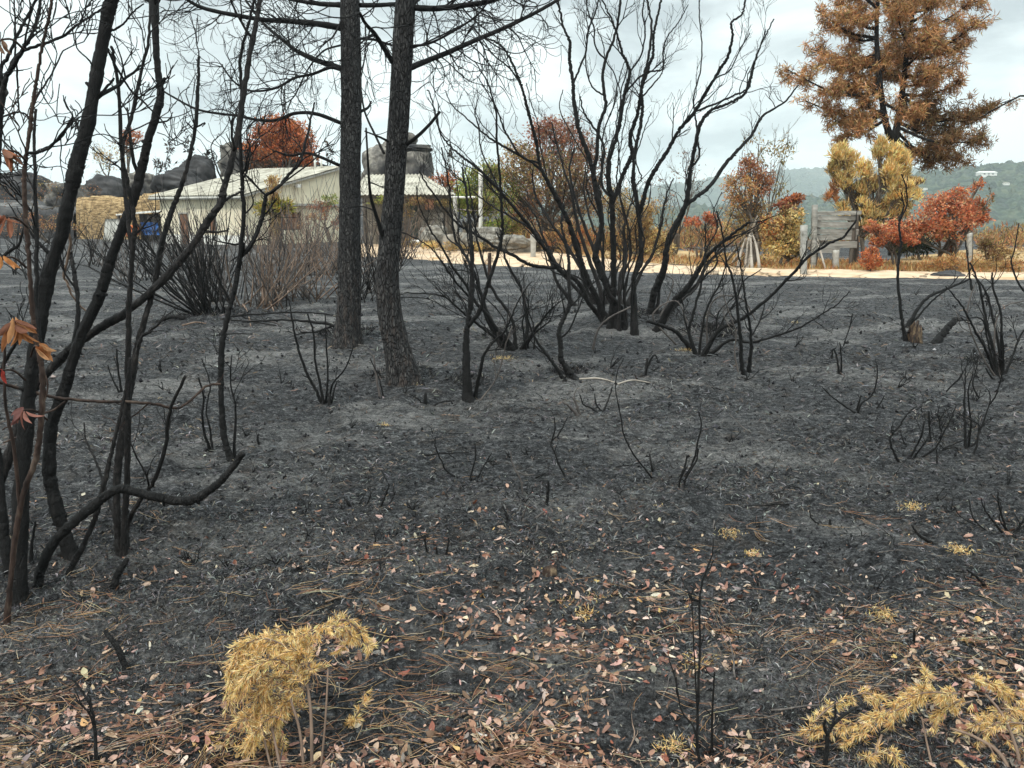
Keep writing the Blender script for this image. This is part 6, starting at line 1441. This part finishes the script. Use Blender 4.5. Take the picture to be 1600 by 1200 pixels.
# ================================================================== STUMPS
def stump(label, px, py, wpx, hpx, seed, col):
    rs = RS(seed); g = G(px, py); k = float(scale_at(g)); mb = MB(); n = 28; m = 12
    a = np.arange(n) * 2 * math.pi / n; V = []
    for i in range(m):
        t = i / (m - 1); rr = wpx * k / 2 * (1.15 - 0.35 * t)
        for j in a:
            z = hpx * k * (t * (1 - 0.35 * (0.5 + 0.5 * math.sin(j * 2 + seed)) + 0.22 * float(vn(j * 4, 0.5, seed)))) - 0.03
            f = rr * (1 + 0.26 * float(vn(math.cos(j) * 2 + 9, math.sin(j) * 2 + t * 2, seed)) + 0.16 * float(vn(j * 5, t * 3, seed)))
            V.append(g + [math.cos(j) * f, math.sin(j) * f, z])
    V.append(g + [0, 0, hpx * k * 0.7]); i = np.arange(m - 1)[:, None] * n; j = np.arange(n)[None]; kk = (j + 1) % n
    q = np.stack([i + j, i + kk, i + n + kk, i + n + j], -1).reshape(-1, 4); e = (m - 1) * n; jj = np.arange(n)
    mb.add(V, q, np.stack([e + jj, e + (jj + 1) % n, np.full(n, m * n)], -1))
    tag(mb.build('stump', M[col], loc=g), label, 'stump')
M['stump'] = simple('half_burnt_wood', [(0.36, (0.006, 0.005, 0.005)), (0.5, (0.045, 0.029, 0.021)), (0.64, (0.14, 0.10, 0.06))], 30, (1, 1, 0.3), 0.9, 0.9, 0.01)
stump('brown half-burnt stump beside the lone thin sapling', 1429, 536, 22, 36, 3, 'stump')
stump('small sawn stump in the leaf litter at the centre', 860, 897, 24, 22, 4, 'stump')
stump('low charred stump under the spindly black plant', 1088, 945, 22, 14, 5, 'char')

# ================================================================== DRY GORSE
GORSE = [(0.80, 0.575, 0.25, 3), (0.87, 0.71, 0.41, 3), (0.68, 0.42, 0.15, 2), (0.42, 0.26, 0.10, 0.8)]
def gorse(label, arcs, stems, d0, seed, dens=1.0):
    rs = RS(seed); b = G(*stems[0][0][0]); r = empty('gorse_bush', b, label, 'shrub', 'dried gorse tufts in the foreground')
    sm_, fm = MB(), MB()
    for pts, w in stems:
        g = G(*pts[0]); q = catmull([g - [0, 0, .02]] + [W(x, y, g[1] + 0.05 + 0.03 * i) for i, (x, y) in enumerate(pts[1:])], 4)
        tube(sm_, q, np.linspace(w, w * 0.6, len(q)) * float(scale_at(g)) / 2, 6, rough=0.1, rs=rs)
    C, D, Ls = [], [], []
    for pts, thick, dd in arcs:
        q = catmull([W(x, y, d0 + dd + 0.02 * rs.normal()) for x, y in pts], 8); k = float(scale_at(q[0]))
        tube(sm_, q, np.linspace(2.6, 1.2, len(q)) * k / 2, 5)
        L = np.concatenate([[0], np.cumsum(np.linalg.norm(np.diff(q, axis=0), axis=1))])
        nbr = int(L[-1] / 0.0058 * dens * (max(14, thick) / 22))
        for _ in range(nbr):
            t = rs.uniform(0, L[-1]); p = np.array([np.interp(t, L, q[:, j]) for j in range(3)])
            i = min(len(q) - 2, int(np.searchsorted(L, t))); tg = norm(q[min(i + 1, len(q) - 1)] - q[max(0, i - 1)])
            dr = norm(tg * 0.9 + perp(tg, rs) + [0, 0, -0.25]); l = thick * k * rs.uniform(0.35, 1.3)
            e = p + dr * l * 0.5 + [0, 0, 0.0]; f = e + norm(dr + rs.normal(size=3) * 0.35 + [0, 0, -0.45]) * l * 0.5
            tube(sm_, [p, e, f], [0.0012, 0.0010, 0.0006], 3, cap=False)
            ns = 22
            u = rs.uniform(0.05, 1, ns)[:, None]
            Cs = np.where(u < .5, p + (e - p) * u * 2, e + (f - e) * (u - .5) * 2)
            C.append(Cs); D.append(rs.normal(size=(ns, 3)) * 0.65 + dr * 1.2 + np.array([0, 0, -0.3])); Ls.append(rs.uniform(0.010, 0.028, ns))
    C = np.concatenate(C); D = np.concatenate(D); Ls = np.concatenate(Ls)
    cards(fm, C, D, rs.normal(size=C.shape), Ls, 0.0022, pal(rs, len(C), GORSE), bend=0.1)
    sm_.build('stem', M['tanstem'], r); fm.build('spines', M['straw'], r, smooth=False)
gorse('bushy tuft of dried yellow gorse left of centre in the foreground',
      [([(470, 1045), (445, 1010), (410, 998), (375, 1015), (360, 1060)], 26, 0), ([(480, 1060), (460, 1020), (430, 1005), (395, 1010), (368, 1040), (358, 1085)], 28, .05), ([(478, 1080), (450, 1040), (420, 1030), (390, 1050), (372, 1085)], 28, -.03), ([(485, 1035), (470, 1000), (440, 992), (420, 995)], 22, .06),
       ([(470, 1090), (440, 1060), (415, 1070), (395, 1110), (382, 1125)], 26, 0), ([(455, 1110), (430, 1085), (410, 1110), (400, 1150)], 24, .04), ([(450, 1130), (425, 1120), (400, 1145), (385, 1170)], 20, -.04), ([(475, 1110), (450, 1095), (430, 1130), (420, 1180)], 22, .02), ([(460, 1000), (490, 985), (520, 978), (545, 990), (575, 1008)], 15, .1), ([(520, 978), (538, 968), (560, 985), (580, 1015)], 15, .12), ([(545, 985), (550, 1000), (530, 1015)], 12, .1), ([(490, 1060), (478, 1030), (455, 1010)], 24, 0), ([(440, 1150), (430, 1180), (425, 1195)], 18, 0), ([(545, 1135), (562, 1110), (570, 1080)], 7, .1)],
      [([(475, 1200), (468, 1140), (455, 1095), (445, 1050)], 5), ([(487, 1200), (486, 1120), (480, 1070), (470, 1030)], 6), ([(500, 1200), (508, 1130), (512, 1060), (512, 1045)], 4), ([(440, 1205), (430, 1160), (420, 1120)], 5), ([(425, 1200), (412, 1150), (408, 1110)], 4)], 2.12, 5, 1.15)
gorse('sprawling dried yellow gorse arching over the lower right corner',
      [([(1500, 1085), (1440, 1090), (1400, 1110), (1350, 1125), (1300, 1140), (1262, 1140)], 13, 0), ([(1262, 1138), (1290, 1110), (1320, 1092), (1350, 1083), (1375, 1088)], 14, .02), ([(1500, 1084), (1450, 1082), (1415, 1092), (1375, 1120), (1335, 1155), (1320, 1160)], 18, -.03), ([(1475, 1085), (1440, 1078), (1420, 1090), (1390, 1130)], 18, .04), ([(1440, 1085), (1446, 1065), (1447, 1050)], 8, .02), ([(1500, 1095), (1470, 1110), (1455, 1140), (1452, 1180)], 13, 0), ([(1520, 1095), (1490, 1105), (1465, 1120)], 14, .03),
       ([(1515, 1060), (1540, 1065), (1570, 1075), (1610, 1100)], 14, .08), ([(1540, 1062), (1575, 1085), (1600, 1110), (1630, 1125)], 12, .1), ([(1575, 1108), (1600, 1108), (1640, 1105)], 9, .0), ([(1600, 1130), (1560, 1130), (1530, 1150), (1520, 1190)], 16, -.03), ([(1590, 1110), (1550, 1115), (1530, 1130), (1500, 1150)], 13, .04), ([(1345, 1195), (1360, 1180), (1390, 1172), (1400, 1190)], 16, -.05), ([(1395, 1175), (1405, 1190), (1400, 1205)], 14, -.04), ([(1545, 1165), (1560, 1185), (1590, 1195)], 20, -.06), ([(1570, 1150), (1590, 1170), (1610, 1200)], 18, -.04), ([(1355, 1150), (1340, 1160), (1325, 1165)], 16, 0)],
      [([(1600, 1205), (1585, 1160), (1565, 1115), (1540, 1085)], 6), ([(1585, 1205), (1560, 1175), (1520, 1150), (1485, 1138)], 7), ([(1365, 1200), (1370, 1170), (1378, 1148)], 6), ([(1460, 1200), (1448, 1160), (1440, 1120)], 4)], 2.14, 6, 1.0)
def gorse_bit(px, py, s, seed, label):
    rs = RS(seed); g = G(px, py) + [0, 0, .006]; mb = MB(); n = int(150 * s); k = float(scale_at(g))
    C = g + rs.normal(size=(n, 3)) * [0.028 * s, 0.022 * s, 0.006] + [0, 0, 0.006]
    cards(mb, C, rs.normal(size=(n, 3)), rs.normal(size=(n, 3)), rs.uniform(0.012, 0.03, n), 0.003, pal(rs, n, GORSE), bend=.1)
    tag(mb.build('gorse_sprig', M['straw'], loc=g, smooth=False), label, 'dry sprig', 'broken dry gorse sprigs on the ground')
for i, (px, py, s, lab) in enumerate([(1143, 838, 1.2, 'yellow dry sprig on bare ground right of centre'), (1425, 795, 1.2, 'golden dry sprig in the right middle distance'), (1030, 798, .8, 'small curled yellow sprig near the centre'), (882, 945, 1.0, 'upright ochre sprig in the centre litter'), (1495, 862, 1.1, 'orange sprig below the hooked black stem'), (825, 1000, 1.2, 'mossy yellow sprig in the centre foreground'), (912, 962, .9, 'pale green sprig of moss in the litter'), (1095, 1040, 1.2, 'ochre sprig beside the spindly black plant'), (345, 1165, 1.2, 'olive moss tuft left of the gorse'), (600, 667, .7, 'tiny yellow sprig left of centre on ash'), (930, 940, 1.2, 'flat ochre sprig beside the small stump'), (1380, 965, 1.0, 'rusty sprig on the right of the litter'), (1175, 870, .7, 'small tan sprig under the wand'), (1050, 1170, .9, 'orange scrap at the bottom centre')]):
    gorse_bit(px, py, s, 500 + i, lab)

# ================================================================== GROUND DEBRIS, LITTER
def scatter(n, rs, y0, y1, x0=-350, x1=1950, pw=1.0):
    """random ground points, a little denser towards the camera"""
    u = rs.rand(n) ** pw
    py = y0 + (y1 - y0) * u; px = rs.uniform(x0, x1, n)
    r0 = (px - 800) / F; yy = (600 - py) / F
    dy = math.cos(PITCH) + math.sin(PITCH) * yy; dz = -math.sin(PITCH) + math.cos(PITCH) * yy
    t = -CAM[2] / dz
    X, Y = r0 * t, dy * t
    return np.stack([X, Y, GZ(X, Y)], 1)
def strips(mb, P, rs, L, wd, cols, tilt=0.25, lift=0.003, bend=0.25):
    n = len(P); a = rs.uniform(0, 2 * math.pi, n)
    D = np.stack([np.cos(a), np.sin(a), rs.normal(size=n) * tilt], 1); D /= np.linalg.norm(D, axis=1)[:, None]
    S_ = np.cross(D, rs.normal(size=(n, 3)) * 0.5 + [0, 0, 1.0]); S_ /= np.linalg.norm(S_, axis=1)[:, None]
    L = np.asarray(L)[:, None]; wd = np.asarray(wd)[:, None]
    up = np.array([0, 0, 1.0]); B = S_ * (rs.normal(size=(n, 1)) * bend) * L
    c = P + up * (lift + np.abs(D[:, 2:3]) * L * 0.5)
    rows = []
    for t, ww in ((-0.5, 0.7), (0.0, 1.0), (0.5, 0.45)):
        m = c + D * L * t + B * (1 - 4 * t * t) + up * L * 0.06 * (1 - 4 * t * t)
        rows += [m - S_ * wd * ww * .5, m + S_ * wd * ww * .5]
    v = np.stack(rows, 1).reshape(-1, 3); i = np.arange(n)[:, None] * 6
    q = np.concatenate([i + np.array([[0, 1, 3, 2]]), i + np.array([[2, 3, 5, 4]])])
    mb.add(v, q, None, np.repeat(cols, 6, axis=0))
def debris():
    rs = RS(4); mb = MB()
    P = scatter(680000, rs, 425, 1290, pw=0.75)
    P = P[rs.rand(len(P)) < np.clip(0.55 + 1.5 * fbm(P[:, 0] * 0.8 + 3, P[:, 1] * 1.1, 4, 140), 0.10, 1)]; n = len(P); d = P[:, 1]
    L = (0.005 + 0.028 * rs.rand(n) ** 2.6) * np.clip(d / 3.4, 0.75, 3.4); wd = L * rs.uniform(0.05, 0.20, n)
    pat = fbm(P[:, 0] * 0.9, P[:, 1] * 0.9, 4, 50)
    g = rs.rand(n) + 0.35 * pat
    cols = np.where(g[:, None] < 0.40, pal(rs, n, [(0.008, 0.008, 0.009), (0.016, 0.016, 0.018), (0.028, 0.028, 0.030)]),
                    np.where(g[:, None] < 0.90, pal(rs, n, [(0.034, 0.035, 0.037), (0.062, 0.063, 0.066), (0.11, 0.11, 0.112), (0.09, 0.068, 0.052)]),
                             np.where(g[:, None] < 1.2, pal(rs, n, [(0.15, 0.147, 0.143), (0.22, 0.212, 0.20), (0.16, 0.12, 0.09)]), pal(rs, n, [(0.34, 0.30, 0.25), (0.30, 0.22, 0.15)]))))
    strips(mb, P, rs, L, wd, cols, 0.35, bend=0.10)
    tag(mb.build('charred_debris', M['debris'], smooth=False), kind='stuff')
    # black crumbs of charcoal, little solid lumps
    mb = MB(); P = scatter(26000, rs, 430, 1280, pw=0.7); n = len(P)
    s = (0.002 + 0.007 * rs.rand(n) ** 3) * np.clip(P[:, 1] / 3.0, 0.8, 4)
    o = np.array([(1, 0, 0), (-1, 0, 0), (0, 1, 0), (0, -1, 0), (0, 0, 1), (0, 0, -1)], float)
    v = (P[:, None] + o[None] * s[:, None, None] * rs.uniform(0.5, 1.3, (n, 6, 1)) + rs.normal(size=(n, 6, 3)) * s[:, None, None] * .25 + np.array([0, 0, 1.0]) * s[:, None, None] * .5).reshape(-1, 3)
    f = np.array([(0, 2, 4), (2, 1, 4), (1, 3, 4), (3, 0, 4), (2, 0, 5), (1, 2, 5), (3, 1, 5), (0, 3, 5)])
    mb.add(v, None, (np.arange(n)[:, None, None] * 6 + f[None]).reshape(-1, 3), np.repeat(pal(rs, n, [(0.006, 0.006, 0.007, 4), (0.02, 0.02, 0.022, 3), (0.07, 0.07, 0.07, 1.2), (0.3, 0.28, 0.25, .12)]), 6, axis=0))
    tag(mb.build('charcoal_crumbs', M['debris'], smooth=False), kind='stuff')
    # ashen grass wisps still standing, thickest round the feet of trunks and shrubs
    mb = MB(); P = scatter(9000, rs, 430, 1250, pw=0.8)
    P = P[fbm(P[:, 0] * 1.2, P[:, 1] * 1.2, 3, 77) > 0.05]
    ring = []
    for mx_, my_, ma, mr_ in MOUNDS:
        a = rs.uniform(0, 6.283, 420); q = mr_ * 0.75 * np.sqrt(rs.rand(420)); X, Y = mx_ + np.cos(a) * q, my_ + np.sin(a) * q
        ring.append(np.stack([X, Y, GZ(X, Y)], 1))
    P = np.concatenate([P] + ring); n = len(P)
    D = np.stack([rs.normal(size=n), rs.normal(size=n), rs.uniform(0.2, 1.3, n)], 1)
    cards(mb, P, D, rs.normal(size=(n, 3)), rs.uniform(0.02, 0.06, n) * np.clip(P[:, 1] / 5, .7, 2.0), 0.002 * np.clip(P[:, 1] / 5, .8, 2), pal(rs, n, [(0.01, 0.01, 0.011, 4), (0.03, 0.03, 0.03, 2), (0.14, 0.13, 0.12, 1)]))
    tag(mb.build('burnt_grass', M['debris'], smooth=False), kind='stuff')
debris()

LEAFCOL = [(0.40, 0.26, 0.195, 4), (0.47, 0.34, 0.25, 2.6), (0.26, 0.14, 0.095, 5.5), (0.55, 0.46, 0.37, 0.8), (0.13, 0.07, 0.048, 5), (0.20, 0.07, 0.045, 0.7), (0.44, 0.29, 0.12, 0.4), (0.19, 0.165, 0.145, 1.5)]
def litter_mask(P):
    """how thick the leaf litter lies: thick near the camera, thinning away"""
    d = P[:, 1]; px = 800 + P[:, 0] / np.maximum(d, .1) * F
    m = np.clip((4.35 - d) / 1.5, 0, 1) + 0.035 + 0.10 * np.clip((6 - d) / 2, 0, 1)
    cl = fbm(P[:, 0] * 1.9, P[:, 1] * 2.6, 3, 90) * 1.9 + 0.5
    left = 0.55 + 0.45 * sm((px - 150) / 350)
    return m * np.clip(cl, 0.06, 1.3) * left
def leaf_shape(rs, L, n=7, m=3):
    w = L * rs.uniform(0.24, 0.60); jag = rs.uniform(0.0, 0.30); sk = rs.uniform(0.6, 1.5); cut = rs.uniform(0.55, 1.0) if rs.rand() < 0.4 else 1.0; wav = rs.normal() * 0.06; cur = rs.uniform(-0.8, 1.8); cup = rs.uniform(-0.7, 1.3); tw = rs.normal() * 0.5
    V = []
    for i in range(n):
        t = i / (n - 1); ww = w * (math.sin(math.pi * min(1, 0.06 + (t * cut) ** sk * 0.92)) ** 0.8) * (1 + jag * rs.uniform(-1, 1))
        z = L * (0.03 + 0.22 * cur * (t - .5) ** 2); ca, sa = math.cos(tw * (t - .5)), math.sin(tw * (t - .5))
        for j in range(m):
            a = (j / (m - 1) - .5) * ww; V.append((L * (t * cut - .5) + jag * L * rs.normal() * .04, a * ca + wav * L * math.sin(4 * t), z + a * sa + cup * abs(a) * 0.5 + 0.03 * L * rs.normal() * (jag > .1)))
    V = np.array(V); V[:, 2] -= V[:, 2].min()
    i = np.arange(n - 1)[:, None] * m; j = np.arange(m - 1)[None]
    return V, np.stack([i + j, i + j + 1, i + m + j + 1, i + m + j], -1).reshape(-1, 4)
def litter():
    rs = RS(8)
    P = scatter(72000, rs, 640, 1330, pw=0.62)
    P = P[rs.rand(len(P)) < litter_mask(P) * 0.32]
    P = P[P[:, 1] > 1.55]
    order = np.argsort(P[:, 1] + np.abs(P[:, 0]) * 0.25)
    inframe = np.abs(P[:, 0]) < P[:, 1] * 0.66
    near = [i for i in order if inframe[i] and P[i, 1] > 2.0][:300]
    shapes = [leaf_shape(rs, 1.0) for _ in range(40)]
    def rot(rs, tilt):
        return np.array((Matrix.Rotation(rs.uniform(0, 6.283), 3, 'Z') @ Matrix.Rotation(rs.normal() * tilt, 3, 'X') @ Matrix.Rotation(rs.normal() * tilt, 3, 'Y')))
    # countable nearest leaves: objects of their own sharing a few meshes
    protos = []
    names = ['pale tan fallen leaf', 'beige fallen leaf', 'dusky brown-pink fallen leaf', 'whitish fallen leaf', 'dark brown fallen leaf', 'red-brown fallen leaf', 'yellow-tan fallen leaf', 'ash-grey fallen leaf']
    for ci, c in enumerate(LEAFCOL):
        for k in range(5):
            V, q = shapes[(ci * 5 + k) % 40]
            mb = MB(); mb.add(V, q, None, np.tile(np.array(c[:3]), (len(V), 1)) * (1 + .15 * rs.uniform(-1, 1, (len(V), 1))))
            o = mb.build('fallen_leaf', M['litter']); me = o.data
            st = MB(); tube(st, [(-0.5, 0, 0.03), (-0.62, 0.01, 0.04), (-0.75, 0.04, 0.02)], 0.012, 3); bpy.data.objects.remove(o)
            protos.append((ci, me))
    wts = np.array([c[3] for c in LEAFCOL]); wts = wts / wts.sum()
    for i in near:
        ci = int(rs.choice(len(LEAFCOL), p=wts)); me = [m for a, m in protos if a == ci][int(rs.randint(5))]
        o = bpy.data.objects.new('fallen_leaf', me); COL.objects.link(o)
        L = rs.uniform(0.016, 0.046)
        o.location = [float(x) for x in P[i] + [0, 0, 0.004 + 0.006 * rs.rand()]]; o.scale = (L, L, L)
        o.rotation_euler = (rs.normal() * 0.5, rs.normal() * 0.5, rs.uniform(0, 6.283))
        tag(o, names[ci] + ' on the charred soil in the foreground, one of many alike', 'leaf', 'leaves fallen on the burnt ground')
    mb = MB(); rest = np.setdiff1d(np.arange(len(P)), near)
    cols = pal(rs, len(rest), LEAFCOL, 0.15)
    for n, i in enumerate(rest):
        V, q = shapes[int(rs.randint(40))]; L = 0.009 + 0.040 * rs.rand() ** 1.9
        mb.add(V @ rot(rs, 0.5).T * L + P[i] + [0, 0, 0.004], q, None, cols[n])
    tag(mb.build('leaf_litter', M['litter']), kind='stuff')
    # straw-coloured pine needles and grass stalks
    mb = MB(); Q = scatter(30000, rs, 700, 1320, pw=0.6)
    cl = np.clip(fbm(Q[:, 0] * 1.5 + 5, Q[:, 1] * 2.0, 3, 120) * 1.6 + 0.45, 0.05, 1.3)
    px = 800 + Q[:, 0] / Q[:, 1] * F
    Q = Q[rs.rand(len(Q)) < cl * (np.clip((4.2 - Q[:, 1]) / 1.6, 0, 1) + 0.10) * 0.15 * (1 + 0.9 * (px < 350))]
    for p in Q:
        a0 = rs.normal() * 0.55 + (0 if rs.rand() < .8 else 1.5)
        for _ in range(int(rs.choice([1, 2, 3, 5], p=[.5, .3, .12, .08]))):
            a = a0 + rs.normal() * 0.13; L = rs.uniform(0.05, 0.17); d = np.array([math.cos(a), math.sin(a), 0]); s = np.array([-d[1], d[0], 0])
            bnd = rs.normal() * 0.10 * L; o = p + rs.normal(size=3) * [0.012, 0.012, 0]
            pts = [o + d * L * t + s * bnd * (1 - 4 * (t - .5) ** 2) for t in (0, .33, .66, 1)]
            pts = [np.array([x[0], x[1], float(H(x[0], x[1])) + 0.014 + 0.010 * math.sin(3 * t)]) + [0, 0, max(0, p[2] - float(H(p[0], p[1])))] for t, x in enumerate(pts)]
            c = pal(rs, 1, [(0.42, 0.25, 0.13, 3), (0.52, 0.37, 0.22, 2), (0.30, 0.15, 0.09, 2.5), (0.58, 0.48, 0.34, 1), (0.14, 0.09, 0.065, 1.5)])[0]
            tube(mb, pts, [0.0006, 0.0009, 0.0008, 0.0005], 3, c, cap=False)
    tag(mb.build('pine_straw', M['straw']), kind='stuff')
litter()
def fallen_twigs():
    rs = RS(15); g = 'fallen twigs on the burnt ground'
    kinds = [('charred black', 'char'), ('grey bare', 'greystem'), ('tan dry', 'tanstem')]
    protos = {}
    for nm, m in kinds:
        for k in range(3):
            mb = MB(); grow(mb, (0, 0, 0.01), (1, 0, 0.02), 1.0, 0.020, 1, rs, 0.16, 0.0, 2, 0.6, 5, rmin=0.006); o = mb.build('fallen_twig', M[m]); protos[nm, k] = o.data; bpy.data.objects.remove(o)
    P = scatter(150, rs, 560, 1230, 0, 1600, pw=0.75)
    for p in P:
        nm, m = kinds[int(rs.choice(3, p=[.45, .3, .25]))]
        o = bpy.data.objects.new('fallen_twig', protos[nm, int(rs.randint(3))]); COL.objects.link(o)
        L = rs.uniform(0.08, 0.26) * min(1.8, max(0.8, p[1] / 4)); o.scale = (L, L, L); o.location = [float(x) for x in p + [0, 0, 0.006]]; o.rotation_euler = (rs.normal() * .4, rs.normal() * .06, rs.uniform(0, 6.283))
        tag(o, nm + ' little twig fallen on the charred soil, one of many alike', 'twig', g)
    pr = {}
    for k in range(6):
        mb = MB()
        for _ in range(int(rs.randint(2, 6))):
            grow(mb, rs.normal(size=3) * [.04, .04, 0], rs.normal(size=3) * [.7, .7, 0] + [0, 0, 1], rs.uniform(.4, 1), 0.035, int(rs.randint(0, 2)), rs, 0.25, 0.05, 2, .8, 5, rmin=.012)
        o = mb.build('burnt_stalk', M['char']); pr[k] = o.data; bpy.data.objects.remove(o)
    for p in scatter(170, rs, 445, 1000, 150, 1600, pw=0.9):
        o = bpy.data.objects.new('burnt_stalk', pr[int(rs.randint(6))]); COL.objects.link(o)
        L = rs.uniform(0.05, 0.15) * min(1.7, max(0.7, p[1] / 6)); o.scale = (L, L, L); o.location = [float(x) for x in p - [0, 0, .005]]; o.rotation_euler = (rs.normal() * .2, rs.normal() * .2, rs.uniform(0, 6.283))
        tag(o, 'short black burnt stalks poking from the charred soil, one of many alike', 'stalk', 'burnt stalks poking from the ground')
fallen_twigs()

burnt('dead_twig', 'silvery bent twig standing just right of the lyre-shaped sprig', 'twig', [S([(817, 780), (815, 755), (806, 735), (800, 722), (798, 706)], 3, 3, 2, tw=0, dd=0), S([(806, 735), (820, 742), (835, 741)], 3, 2, on=0, tw=0)], 401, mat='greystem', twl=0)
burnt('burnt_sapling', 'bare dark sapling outside the right edge reaching one bough into the top corner', 'sapling', [S([(1790, 1010), (1780, 800), (1770, 600), (1745, 400), (1720, 250), (1700, 100)], 14, 12, 10, 8, dd=0.1, tw=0), S([(1730, 330), (1680, 230), (1640, 170), (1600, 150), (1560, 168), (1530, 184)], 6, 4, 3, 2, on=0, dd=0.1, tw=0)], 402, twl=2, tw=4, twlen=0.5)
for i, (px, py, s_, lab) in enumerate([(785, 561, 2.4, 'flattened straw tuft at the root of the wide low shrub'), (1072, 548, 2.0, 'straw tuft at the root of the largest fan'), (640, 604, 1.6, 'straw tuft at the foot of the bent pine'), (1240, 505, 1.6, 'small straw tuft right of the thin upright stems')]):
    gorse_bit(px, py, s_, 560 + i, lab)

for _o in bpy.data.objects:
    if '_local' in _o: del _o['_local']
